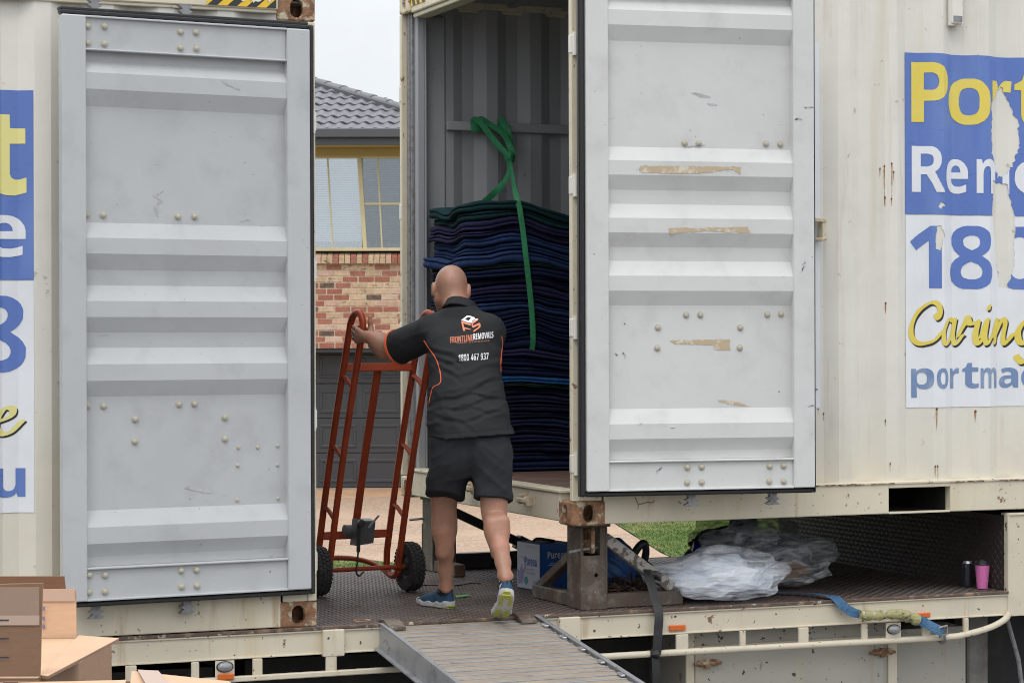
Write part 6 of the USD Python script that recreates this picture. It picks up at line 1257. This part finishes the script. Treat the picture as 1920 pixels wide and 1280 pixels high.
def head(p):
    q = (p - HC) @ RHD @ np.array([[math.cos(0.12), -math.sin(0.12), 0], [math.sin(0.12), math.cos(0.12), 0], [0, 0, 1]])
    d = ell(q, (0, -0.012, 0.012), (0.0795, 0.098, 0.094))
    d = smin(d, ell(q, (0, 0.035, -0.035), (0.068, 0.070, 0.085)), 0.03)
    d = smin(d, ell(q, (0, 0.075, -0.100), (0.042, 0.035, 0.030)), 0.035)          # jaw and chin
    for s in (-1, 1):
        d = smin(d, cone(q, (s * 0.060, 0.01, -0.065), (s * 0.03, 0.08, -0.105), 0.022, 0.018), 0.03)
        d = smin(d, ell(q, (s * 0.030, 0.085, 0.0), (0.022, 0.014, 0.010)), 0.012)   # brow
        d = np.maximum(d, -ell(q, (s * 0.031, 0.108, -0.018), (0.017, 0.014, 0.010)) - 0.0005)
        d = smin(d, ell(q, (s * 0.031, 0.086, -0.018), (0.013, 0.012, 0.010)), 0.004)  # eyes
        # ears: an oval with a rim and a hollow
        Re = rotx(0.2); e = (q - np.array([s * 0.087, -0.014, -0.020])) @ Re
        ear = ell(e, (0, 0, 0), (0.013, 0.021, 0.035)); ear = smin(ear, ell(e, (-s * 0.004, 0.004, -0.024), (0.009, 0.011, 0.012)), 0.008)
        ear = np.maximum(ear, -ell(e, (s * 0.011, 0.004, 0.003), (0.009, 0.011, 0.020)))
        d = smin(d, ear, 0.007)
    d = smin(d, cone(q, (0, 0.098, -0.01), (0, 0.118, -0.040), 0.009, 0.014), 0.014)    # nose
    d = smin(d, ell(q, (0, 0.098, -0.072), (0.022, 0.012, 0.006)), 0.008)
    d = np.maximum(d, -ell(q, (0, 0.115, -0.072), (0.02, 0.012, 0.0022)))
    nk = cone(p, HC + np.array([0.012, -0.045, -0.055]), np.array([-0.040, 0.185, 1.41]), 0.060, 0.072)
    d = smin(d, nk, 0.035)
    f = p - np.array([-0.062, 0.21, 1.485]); roll = cone(p, np.array([-0.105, 0.215, 1.492]), np.array([-0.030, 0.205, 1.497]), 0.022, 0.022)
    d = smin(d, roll, 0.02)
    return smin(d, cone(p, SHL + (0.02, 0, 0), SHR, 0.05, 0.05), 0.05)
def arm(sh, el, wr):
    mid = el + (wr - el) * 0.28
    def f(p):
        d = smin(cone(p, sh, el, 0.056, 0.051), cone(p, el, mid, 0.050, 0.054), 0.03)
        d = smin(d, cone(p, mid, el + (wr - el) * 0.62, 0.053, 0.044), 0.03)
        return smin(d, cone(p, el + (wr - el) * 0.62, wr, 0.043, 0.033), 0.03)
    return f
def leg(hip, kn, an, toes_up):
    ca = kn + (an - kn) * 0.26; lo = kn + (an - kn) * 0.78
    back = np.array([0.0, -0.016, 0.0])
    def f(p):
        d = cone(p, hip, kn + np.array([0, 0.0, 0.05]), 0.080, 0.056)
        d = smin(d, cone(p, kn + np.array([0, 0, 0.05]), kn, 0.055, 0.049), 0.04)
        d = smin(d, cone(p, kn, ca + back, 0.046, 0.052), 0.04)
        m1 = kn + (an - kn) * 0.56 + back * 0.6
        d = smin(d, cone(p, ca + back, m1, 0.052, 0.0415), 0.03); d = smin(d, cone(p, m1, lo, 0.0415, 0.032), 0.02)
        d = smin(d, cone(p, lo, an, 0.032, 0.030), 0.03)
        for s in (-1, 1): d = smin(d, ell(p, an + np.array([s * 0.025, 0.005, 0.0]), (0.013, 0.016, 0.016)), 0.014)
        d = smin(d, cone(p, lo + np.array([0, -0.012, 0]), an + np.array([0, -0.026, -0.01]), 0.018, 0.017), 0.025)   # heel tendon
        for s in (-1, 1): d = smin(d, cone(p, kn + np.array([s * 0.034, -0.026, 0.06]), kn + np.array([s * 0.026, -0.024, -0.04]), 0.015, 0.012), 0.035)
        d = smin(d, cone(p, ca + back + np.array([-0.026, -0.014, 0.04]), ca + back + np.array([-0.012, -0.004, -0.12]), 0.031, 0.016), 0.035)
        d = smin(d, cone(p, ca + back + np.array([0.027, -0.014, 0.045]), ca + back + np.array([0.013, -0.004, -0.10]), 0.031, 0.016), 0.035)
        return d
    return f
def hand(G, wr, side, fore):
    """A fist closed round the tube at G; side -1: the left hand."""
    t = TDIR; a = G - wr; a = a - t * (a @ t); a /= np.linalg.norm(a); b = np.cross(t, a) * 1.0
    if (b[0] < 0) != (side < 0): b = -b
    def at(phi, rho, h): return G + t * h + rho * (a * math.cos(phi) + b * math.sin(phi))
    ch = []
    for i, (h, L, r0) in enumerate(((0.030, 1.0, 0.0098), (0.010, 1.06, 0.0102), (-0.011, 1.0, 0.0098), (-0.031, 0.86, 0.0088))):
        tilt = -0.012 * 0
        A = at(2.05, 0.044 * L, h); B = at(0.85, 0.043 * L, h - 0.002); C = at(-0.45, 0.031 * L, h - 0.003); D = at(-1.75, 0.026 * L, h - 0.003)
        ch.append((A, B, C, D, r0))
    heel = wr * 0.72 + G * 0.28 + b * 0.010
    def f(p):
        d = cone(p, wr, heel, 0.030, 0.031)
        for A, B, C, D, r0 in ch:
            d = smin(d, cone(p, heel + (A - heel) * 0.15, A, 0.017, 0.0125), 0.016)
        fg = np.full(p.shape[:-1], 9.0)
        for A, B, C, D, r0 in ch:
            g1 = smin(cone(p, A, B, r0 + 0.0015, r0 + 0.0005), cone(p, B, C, r0 + 0.0004, r0 - 0.0006), 0.004)
            g1 = smin(g1, cone(p, C, D, r0 - 0.0006, r0 - 0.0018), 0.004); g1 = smin(g1, ell(p, A, (r0 + 0.003,) * 3), 0.004)
            fg = np.minimum(fg, g1)
        d = smin(d, fg, 0.006)
        T0 = heel - b * 0.018 + t * 0.014; T1 = at(-2.35, 0.040, 0.040); T2 = at(-2.2, 0.030, 0.072); T3 = at(-2.0, 0.0265, 0.094)
        th = smin(cone(p, T0, T1, 0.020, 0.0145), cone(p, T1, T2, 0.0135, 0.0118), 0.006); th = smin(th, cone(p, T2, T3, 0.0118, 0.0092), 0.005)
        d = smin(d, th, 0.010)
        d = np.maximum(d, RT + 0.0006 - np.linalg.norm((p - G) - ((p - G) @ t)[..., None] * t, axis=-1))
        return smin(d, cone(p, wr, wr + (fore - wr) * 0.25, 0.030, 0.035), 0.02)
    return f
def shoe_frame(heel, toe, upv):
    y = toe - heel; L = np.linalg.norm(y); y = y / L; z = np.asarray(upv, float); z = z - y * (z @ y); z /= np.linalg.norm(z); x = np.cross(y, z)
    return np.stack([x, y, z], 1), L

M['skin'] = mat('sunned_skin', (0.325, 0.172, 0.112), 0.46, [dict(c=(0.33, 0.20, 0.155), s=14, lo=0.1, hi=0.45, a=0.5, z=(2.66, 2.50)), dict(c=(0.47, 0.29, 0.20), s=6, lo=0.35, hi=0.6, a=0.0),dict(c=(0.52, 0.22, 0.15), s=9, lo=0.46, hi=0.68, a=0.6), dict(c=(0.36, 0.19, 0.135), s=28, lo=0.52, hi=0.7, a=0.5), dict(c=(0.22, 0.115, 0.085), s=120, st=(2, 2, 0.5), lo=0.52, hi=0.70, a=0.45, d=3)], bump=(180, 0.12))
M['polo'] = mat('charcoal_polo_cloth', (0.0155, 0.016, 0.018), 0.8, [dict(c=(0.022, 0.0225, 0.025), s=5, lo=0.45, hi=0.7, a=0.7)], bump=(420, 0.25), spec=0.3)
M['shorts'] = mat('charcoal_shorts_cloth', (0.022, 0.023, 0.027), 0.85, [dict(c=(0.030, 0.031, 0.036), s=6, lo=0.45, hi=0.7, a=0.7)], bump=(380, 0.25), spec=0.25)
M['orange'] = mat('orange_piping', (0.75, 0.13, 0.045), 0.55); M['print_white'] = mat('white_shirt_print', (0.78, 0.78, 0.78), 0.6); M['print_orange'] = mat('orange_shirt_print', (0.75, 0.24, 0.13), 0.6)
M['shoe_blue'] = mat('blue_running_shoe_knit', (0.014, 0.055, 0.11), 0.75, [dict(c=(0.012, 0.03, 0.055), s=22, lo=0.5, hi=0.56, a=0.8)], bump=(220, 0.4)); M['shoe_dark'] = mat('dark_shoe_lining', (0.012, 0.014, 0.02), 0.8)
M['sole_grey'] = mat('grey_foam_sole', (0.42, 0.42, 0.43), 0.7, [dict(c=(0.28, 0.27, 0.26), s=20, lo=0.5, hi=0.7)]); M['sole_yellow'] = mat('yellow_rubber_sole', (0.34, 0.36, 0.06), 0.6); M['sock'] = mat('pale_sock', (0.55, 0.56, 0.60), 0.9)

man = thing('person', 'bald man in charcoal polo shirt and shorts pushing the red hand truck', 'person', PB)
HAL, HAR = hand(GL_, WRL, -1, ELL_), hand(GR_, WRR, 1, ELR)
body = [sample(head, (-0.32, 0.03, 1.28), (0.20, 0.50, 1.70), 0.0048)]
for sh, el, wr, hf, G in ((SHL, ELL_, WRL, HAL, GL_), (SHR, ELR, WRR, HAR, GR_)):
    lo = np.minimum(np.minimum(sh, el), wr) - 0.08; hi = np.maximum(np.maximum(sh, el), wr) + 0.08
    body.append(sample(arm(sh, el, wr), lo, hi, 0.007)); body.append(sample(hf, np.minimum(G, wr) - 0.085, np.maximum(G, wr) + 0.13, 0.0031))
for hp, kn, an in ((HIPL, KNL, ANL), (HIPR, KNR, ANR)):
    lo = np.minimum(np.minimum(hp, kn), an) - 0.11; hi = np.maximum(np.maximum(hp, kn), an) + 0.11; lo[2] = an[2] - 0.05
    body.append(sample(leg(hp, kn, an, 0), lo, hi, 0.0065))
body.append(sample(lambda p: loft(p, [(0.74, 0.0, -0.01, 0.15, 0.10), (1.0, 0.0, 0.0, 0.15, 0.10), (1.25, -0.03, 0.09, 0.15, 0.10), (1.40, -0.05, 0.17, 0.10, 0.07)]), (-0.25, -0.2, 0.72), (0.25, 0.35, 1.42), 0.012))
part(man, 'body', Wg(cat(*body)), M['skin'], smooth=True)
ry = RHD
# shirt
TORSO = [(0.850, 0.000, -0.030, 0.203, 0.150), (0.90, -0.002, -0.025, 0.199, 0.150), (0.995, -0.013, 0.000, 0.187, 0.146), (1.08, -0.022, 0.025, 0.178, 0.138), (1.15, -0.027, 0.05, 0.178, 0.135), (1.252, -0.030, 0.092, 0.184, 0.130), (1.33, -0.034, 0.125, 0.186, 0.120), (1.39, -0.045, 0.158, 0.160, 0.100), (1.425, -0.052, 0.178, 0.115, 0.085), (1.46, -0.056, 0.19, 0.08, 0.075)]
SLL = SHL + (ELL_ - SHL) * 0.80; SLR = SHR + (ELR - SHR) * 0.78
def shirt(p, folds=True):
    d = loft(p, TORSO, 2.25)
    d = smin(d, cone(p, SHL, np.array([-0.05, 0.19, 1.415]), 0.078, 0.070), 0.05); d = smin(d, cone(p, SHR, np.array([-0.05, 0.19, 1.415]), 0.080, 0.070), 0.05)
    aL = cone(p, SHL, SLL + np.array([0.0, 0, -0.010]), 0.084, 0.088); aR = cone(p, SHR, SLR, 0.080, 0.076)
    dl = (ELL_ - SHL) / np.linalg.norm(ELL_ - SHL); dr = (ELR - SHR) / np.linalg.norm(ELR - SHR)
    aL = np.maximum(aL, (p - SLL) @ dl); aR = np.maximum(aR, (p - SLR) @ dr)
    d = smin(smin(d, aL, 0.035), aR, 0.035)
    if folds:
        x, y, z = p[..., 0], p[..., 1], p[..., 2]
        low = np.clip((1.22 - z) / 0.25, 0, 1)
        wv = np.stack([x * 5 + z * 2.5, y * 4, z * 15 - x * 5], -1); wv2 = np.stack([x * 10 - z * 5, y * 8, z * 17 + x * 9], -1)
        r1 = 1 - 2 * np.abs(meshkit.noise(wv, 4) - 0.5); r2 = 1 - 2 * np.abs(meshkit.noise(wv2, 9) - 0.5)
        d = d - (0.011 * r1 ** 3 + 0.004 * r2 ** 3) * (0.30 + 0.70 * low) + 0.004
        # long creases: point, direction, width, half length, depth
        for c, dirv, w, hl, amp in (((-0.13, 0, 1.245), (0.9, 0, -0.36), 0.013, 0.10, 0.009), ((-0.12, 0, 1.205), (0.85, 0, -0.5), 0.012, 0.09, 0.008), ((-0.10, 0, 1.155), (0.8, 0, -0.55), 0.012, 0.08, 0.007), ((-0.02, 0, 1.222), (1, 0, 0.22), 0.010, 0.12, 0.007), ((0.04, 0, 1.17), (1, 0, 0.30), 0.011, 0.09, 0.006),
                                    ((0.06, 0, 1.10), (1, 0, 0.40), 0.011, 0.10, 0.008), ((-0.03, 0, 1.045), (1, 0, 0.10), 0.010, 0.14, 0.009), ((0.05, 0, 1.02), (1, 0, 0.22), 0.009, 0.11, 0.008), ((-0.02, 0, 0.985), (1, 0, -0.06), 0.009, 0.13, 0.007), ((0.06, 0, 0.955), (1, 0, 0.3), 0.010, 0.10, 0.007), ((-0.08, 0, 0.93), (1, 0, -0.35), 0.011, 0.09, 0.006), ((0.085, 0, 1.27), (0.5, 0, -0.85), 0.013, 0.07, 0.006), ((-0.05, 0, 1.36), (0.9, 0, 0.3), 0.012, 0.07, 0.004)):
            c = np.array(c); u = np.array(dirv) / np.linalg.norm(dirv); q0, q2 = x - c[0], z - c[2]; al = q0 * u[0] + q2 * u[2]; pr = -q0 * u[2] + q2 * u[0] + 0.9 * al ** 2 - 0.006 * np.sin(al * 40)
            e = np.exp(-(al / hl) ** 2) * (y < 0.12 + 0.35 * (z - 1.2))
            d = d + amp * e * np.exp(-(pr / w) ** 2) - 0.55 * amp * e * np.exp(-((pr - 1.7 * w) / w) ** 2)
    d = np.maximum(d, 0.855 + 0.01 * np.sin(p[..., 0] * 9) - p[..., 2])
    return d
sv, sf = sample(shirt, (-0.50, -0.24, 0.83), (0.26, 0.52, 1.49), 0.0056)
polo = part(man, 'polo_shirt', Wg((sv, sf)), M['polo'], smooth=True)
def on_back(xz, off=0.0015):
    """Points of the shirt's back under given local x, z."""
    xz = np.asarray(xz, float); y = np.full(len(xz), -0.26)
    for _ in range(60):
        d = shirt(np.c_[xz[:, 0], y, xz[:, 1]]); y = y + np.clip(d, -0.02, 0.02) * 0.7
    return np.c_[xz[:, 0], y - off, xz[:, 1]]
def subdiv(g, m):
    v, f = g; v3 = np.c_[v, np.zeros(len(v))] if v.shape[1] == 2 else v
    v3, f3 = trimesh.remesh.subdivide_to_size(v3, f, m); return v3[:, :2], f3
def back_print(shape, m, name='lettering', off=0.0022):
    gs = []
    for g in getattr(shape, 'geoms', [shape]):
        if g.geom_type == 'Polygon' and g.area > 1e-8:
            v, f = trimesh.creation.triangulate_polygon(g, engine='earcut'); v, f = subdiv((np.asarray(v), np.asarray(f)), 0.016); gs.append((on_back(v, off), f))
    return part(polo, name, Wg(cat(*gs)), m)
def px2(pts, D=11.08):      # picture measurements turned into metres on his back
    return [((x - 960) / 4339.3 * D + 0.2, 1.3034 + (640 - y) / 4339.3 * D) for x, y in pts]
def tilted(g, x0, x1, z0, z1, rise=0.012):
    g = fit(g, x0, x1, z0, z1); return affinity.affine_transform(g, [1, 0, rise / (x1 - x0), 1, 0, -rise / (x1 - x0) * (x0 + x1) / 2])
(xa, za), (xb, zb) = px2([(844, 637), (925, 625)])
xm = xa + (xb - xa) * 0.53
back_print(tilted(text('FRONTLINE', 1, 450, 62), xa, xm - 0.001, za - 0.004, za + 0.025, 0.012), M['print_orange'])
back_print(tilted(text('REMOVALS', 1, 620, 62), xm + 0.001, xb, za + 0.010, za + 0.040, 0.010), M['print_white'])
(xa, za), (xb, zb) = px2([(860, 674), (916, 668)])
back_print(tilted(text('1800 467 937', 1, 600, 62), xa, xb, za + 0.002, za + 0.034, 0.008), M['print_white'])
(xa, za), (xb, zb) = px2([(856, 639), (918, 634)])
back_print(tilted(text('AND STORAGE', 1, 600, 62), xa, xb, za - 0.003, za + 0.005, 0.012), mat('dim_orange_print', (0.28, 0.10, 0.06), 0.6))
s9 = lambda P: Polygon(px2([(820 + x / 9.143, 560 + y / 9.143) for x, y in P]))  # noqa: E731
q_top = s9([(400, 345), (500, 265), (550, 265), (640, 300), (640, 318), (700, 320), (575, 395), (520, 385)]).difference(s9([(470, 330), (520, 290), (575, 305), (530, 355)])).difference(s9([(580, 372), (640, 325), (655, 328), (600, 372)]))
back_print(q_top, M['print_white'], 'emblem')
f_side = shapely.union_all([s9([(402, 358), (565, 408), (570, 440), (425, 395), (410, 385)]), s9([(404, 368), (430, 378), (475, 528), (440, 528)]), s9([(432, 462), (450, 465), (568, 500), (570, 512), (458, 490)])])
s_side = shapely.union_all([s9([(580, 400), (695, 320), (698, 345), (605, 412), (612, 438), (720, 390), (740, 420), (738, 470), (620, 552), (615, 525), (705, 462), (706, 432), (612, 478), (592, 465)])])
back_print(f_side, M['print_orange'], 'emblem'); back_print(s_side, M['print_orange'], 'emblem')
def piping(pts, n=14):
    P = smooth_path(np.c_[px2(pts, 11.1), np.zeros(len(pts))], n)[:, :2]; Q = on_back(P, -0.0005); keep = Q[:, 1] < 0.3
    return tube(Q[keep], 0.0026, 6)
part(polo, 'piping', Wg(piping([(793, 636), (803, 650), (816, 668), (823, 685), (827, 705), (825, 716), (813, 723), (808, 737), (804, 756)])), M['orange'], smooth=50)
part(polo, 'piping', Wg(piping([(940.5, 628), (942, 645), (940, 660), (938.5, 680), (939, 695)])), M['orange'], smooth=50)
hp_ = np.c_[np.linspace(-0.20, 0.205, 60), 0.885 + 0.01 * np.sin(np.linspace(-0.20, 0.205, 60) * 9)]; hq = on_back(hp_, -0.0004); hq = hq[hq[:, 1] < 0.1]
part(polo, 'hem_seam', Wg(tube(hq, 0.0017, 5)), M['polo'], smooth=50)
# cuffs: an orange band round each sleeve's end, collar
def ring_on(f, c, ax, r0, w, th, n=40):
    u, wv, d = frame_of(ax); vs = []
    for k in (-w / 2, w / 2):
        for rr in (0, th):
            for a in np.linspace(0, 2 * np.pi, n, endpoint=False):
                e = u * math.cos(a) + wv * math.sin(a); lo_, hi_ = 0.0, 0.16
                for _ in range(18):
                    m_ = (lo_ + hi_) / 2
                    if f((c + d * k * 0.2 + e * m_)[None])[0] < 0: lo_ = m_
                    else: hi_ = m_
                vs.append(c + d * k + e * (lo_ + rr - 0.001))
    v = np.array(vs); A = [np.arange(n) + n * j for j in range(4)]; q = []
    for a, b in ((0, 1), (1, 3), (3, 2), (2, 0)):
        a, b = A[a], A[b]; q += [np.stack([a, np.roll(a, -1), np.roll(b, -1)], 1), np.stack([a, np.roll(b, -1), b], 1)]
    return v, np.vstack(q)
dl = (ELL_ - SHL) / np.linalg.norm(ELL_ - SHL); dr = (ELR - SHR) / np.linalg.norm(ELR - SHR)
part(polo, 'cuff', Wg(ring_on(lambda p: cone(p, SHL, SLL + np.array([0.0, 0, -0.010]), 0.084, 0.088), SLL - dl * 0.004, dl, 0.08, 0.012, 0.004)), M['orange'], smooth=40)
part(polo, 'cuff', Wg(ring_on(lambda p: cone(p, SHR, SLR, 0.08, 0.076), SLR - dr * 0.004, dr, 0.08, 0.017, 0.0045)), M['orange'], smooth=40)
# collar: a turned band standing round the neck, higher at the back
nc = np.array([-0.052, 0.205, 1.462]); aa = np.linspace(0, 2 * np.pi, 48, endpoint=False); prof = [(0.070, -0.012), (0.068, 0.028), (0.0715, 0.036), (0.077, 0.034), (0.086, 0.004), (0.092, -0.014), (0.088, -0.018)]
Rc = rotx(-0.50); Rz = np.array([[math.cos(0.2), 0, math.sin(0.2)], [0, 1, 0], [-math.sin(0.2), 0, math.cos(0.2)]]); cv = []
for a in aa:
    for r_, h_ in prof:
        wob = 1 + 0.02 * math.sin(3 * a + 1)
        cv.append(nc + Rz @ Rc @ np.array([r_ * wob * math.cos(a) * 1.02, r_ * wob * math.sin(a) * 0.95, h_]))
part(polo, 'collar', Wg((np.array(cv), grid_faces(48, len(prof), True))), M['polo'], smooth=60)
# shorts
def shorts(p):
    x, y, z = p[..., 0], p[..., 1], p[..., 2]
    hipS = loft(p, [(0.66, 0.0, -0.015, 0.13, 0.07), (0.72, 0.0, -0.018, 0.165, 0.103), (0.80, 0.0, -0.022, 0.178, 0.122), (0.90, 0.0, -0.022, 0.172, 0.122), (0.96, 0, -0.01, 0.16, 0.11)], 2.3)
    L = loft(p, [(0.53, -0.133, 0.085, 0.093, 0.100), (0.64, -0.115, 0.042, 0.099, 0.114), (0.75, -0.090, 0.0, 0.098, 0.122), (0.84, -0.08, -0.015, 0.092, 0.115)], 2.3)
    Rr = loft(p, [(0.53, 0.109, -0.035, 0.092, 0.100), (0.64, 0.100, -0.03, 0.096, 0.108), (0.75, 0.090, -0.03, 0.098, 0.114), (0.84, 0.08, -0.03, 0.092, 0.112)], 2.3)
    hemL = 0.560 + 0.16 * (-(x + 0.133)) * 0.9 - (y - 0.085) * 0.25; hemR = 0.555 + 0.10 * (x - 0.11) * -1.2 - (y + 0.035) * 0.2
    L = np.maximum(L, hemL - z); Rr = np.maximum(Rr, hemR - z)
    d = smin(L, Rr, 0.012); d = smin(d, hipS, 0.05)
    for c, amp, w in (((0.0, -0.17, 0.0), 0.0, 1),): pass
    w1 = np.stack([x * 7 + z * 3, y * 5, z * 13 + x * 10 * np.sign(x)], -1); w2 = np.stack([x * 13, y * 8, z * 19 - x * 12], -1)
    r1 = 1 - 2 * np.abs(meshkit.noise(w1, 14) - 0.5); r2 = 1 - 2 * np.abs(meshkit.noise(w2, 19) - 0.5)
    d = d - 0.008 * r1 ** 2 - 0.004 * r2 ** 2 + 0.004
    cleft = np.exp(-((x - 0.005) / 0.016) ** 2) * np.clip((0.86 - z) / 0.12, 0, 1) * (y < 0) * 0.014
    return np.maximum(d + cleft, z - 0.93)
part(man, 'shorts', Wg(sample(shorts, (-0.27, -0.22, 0.51), (0.24, 0.24, 0.95), 0.0068)), M['shorts'], smooth=True)
# shoes and socks
def shoe(name, heel, toe, upv, an):
    Rm, L = shoe_frame(np.asarray(heel, float), np.asarray(toe, float), upv); k = L / 0.29
    f_ = lambda p: ((p - heel) @ Rm) / k  # noqa: E731
    def outline(y): return np.interp(y, [-0.005, 0.0, 0.02, 0.06, 0.11, 0.17, 0.21, 0.25, 0.275, 0.287], [0.004, 0.02, 0.033, 0.0375, 0.035, 0.042, 0.0475, 0.042, 0.028, 0.006])
    cxo = lambda y: np.interp(y, [0, 0.1, 0.2, 0.29], [0, 0.004, 0.0, -0.008])  # noqa: E731
    def upper(p):
        q = f_(p); x, y, z = q[..., 0] - cxo(q[..., 1]), q[..., 1], q[..., 2]
        w = outline(y); top = np.interp(y, [0.0, 0.03, 0.075, 0.12, 0.17, 0.23, 0.285], [0.098, 0.092, 0.085, 0.088, 0.070, 0.052, 0.032])
        d = (np.sqrt((x / w) ** 2 + (np.clip(z - 0.02, 0, None) / (top - 0.02)) ** 2.6) - 1) * np.minimum(w, 0.03)
        d = np.maximum(d, np.maximum(-0.004 - y, y - 0.287)); d = np.maximum(d, 0.018 - z)
        hole = ell(q, (0, 0.058, 0.115), (0.028, 0.046, 0.045)); return np.maximum(d, -hole) * k
    def sole(p):
        q = f_(p); x, y, z = q[..., 0] - cxo(q[..., 1]), q[..., 1], q[..., 2]
        w = outline(y) + 0.005; lift = np.interp(y, [-0.01, 0.015, 0.05, 0.2, 0.29], [0.012, 0.003, 0.0, 0.0, 0.014]); top = np.interp(y, [0, 0.05, 0.13, 0.2, 0.29], [0.038, 0.032, 0.026, 0.026, 0.034])
        top = top + 0.004 * np.sin(y * 90)
        return np.maximum(np.maximum(np.abs(x) - w, np.maximum(-0.010 - y, y - 0.292)), np.maximum(lift - z, z - top)) * k
    lo = np.minimum(heel, toe) - 0.11; hi = np.maximum(heel, toe) + 0.13
    s = part(man, 'shoe', Wg(sample(upper, lo, hi, 0.0045)), M['shoe_blue'], smooth=True)
    part(s, 'sole', Wg(sample(sole, lo, hi, 0.004)), M['sole_grey'], smooth=45)
    T = lambda q: (np.asarray(q, float) * k) @ Rm.T + heel  # noqa: E731
    pads = []
    pads.append(hull(T([(x_, y_, z_) for x_, y_ in ((-0.020, 0.004), (0.020, 0.004), (-0.034, 0.03), (0.034, 0.03), (-0.016, 0.045), (0.016, 0.045)) for z_ in (-0.0015, 0.006)])))
    for sx in (-1, 1):
        for y0 in np.arange(0.040, 0.105, 0.019): pads.append(hull(T([(cxo(y0) + sx * xx, y0 + dy + (0.008 if xx > 0.02 else 0), zz) for xx in (0.014, 0.034) for dy in (0, 0.013) for zz in (-0.002, 0.006)])))
        for y0 in np.arange(0.165, 0.262, 0.02): pads.append(hull(T([(cxo(y0) + sx * xx, y0 + dy, zz + (0.008 if y0 > 0.24 else 0)) for xx in (0.008, 0.036) for dy in (0, 0.014) for zz in (-0.002, 0.005)])))
    part(s, 'sole_pad', Wg(cat(*pads)), M['sole_yellow'], kind='stuff')
    part(s, 'heel_wedge', Wg(hull(T([(x_, y_, z_) for x_ in (-0.018, 0.018) for y_, z_ in ((-0.0125, 0.012), (-0.0125, 0.018), (0.012, 0.004), (0.012, 0.018))]))), M['sole_yellow'])
    part(s, 'collar_lining', Wg(tube(T([(0.031 * math.cos(a), 0.058 + 0.05 * math.sin(a), 0.0885 + 0.012 * math.cos(a * 2 + np.pi) * 0.6 - 0.006 * math.sin(a)) for a in np.linspace(0, 2 * np.pi, 26)[:-1]]), 0.0065 * k, 8, True)), M['shoe_dark'], smooth=60)
    part(s, 'heel_tab', Wg(tube(T([(0, 0.004, 0.06), (0, 0.003, 0.085), (0, 0.000, 0.099)]), np.array([0.010, 0.008, 0.004]) * k, 8)), M['shoe_dark'], smooth=60)
    part(s, 'side_stripe', Wg(tube(smooth_path(T([(0.0375 * 1.02, 0.055, 0.045), (0.039, 0.09, 0.064), (0.036, 0.11, 0.070), (0.0375, 0.125, 0.055), (0.041, 0.16, 0.040)]), 6), 0.0022, 6)), M['sock'], smooth=50)
    u0 = T((0, 0.056, 0.060)); u1 = T((0, 0.050, 0.104)); part(s, 'sock', Wg(tube([u0, (u0 + u1) / 2, u1], np.array([0.029, 0.030, 0.0315]), 20)), M['sock'] if name == 'right' else M['shoe_dark'], smooth=50)
shoe('left', (-0.102, 0.255, 0.0005), (-0.262, 0.475, 0.0005), (0, 0, 1), ANL)
tz = 0.983 + 0.0 - 1.0
shoe('right', (0.172, -0.352, 0.132), (0.139, -0.130, -0.014), (0.02, 0.55, 0.83), ANR)
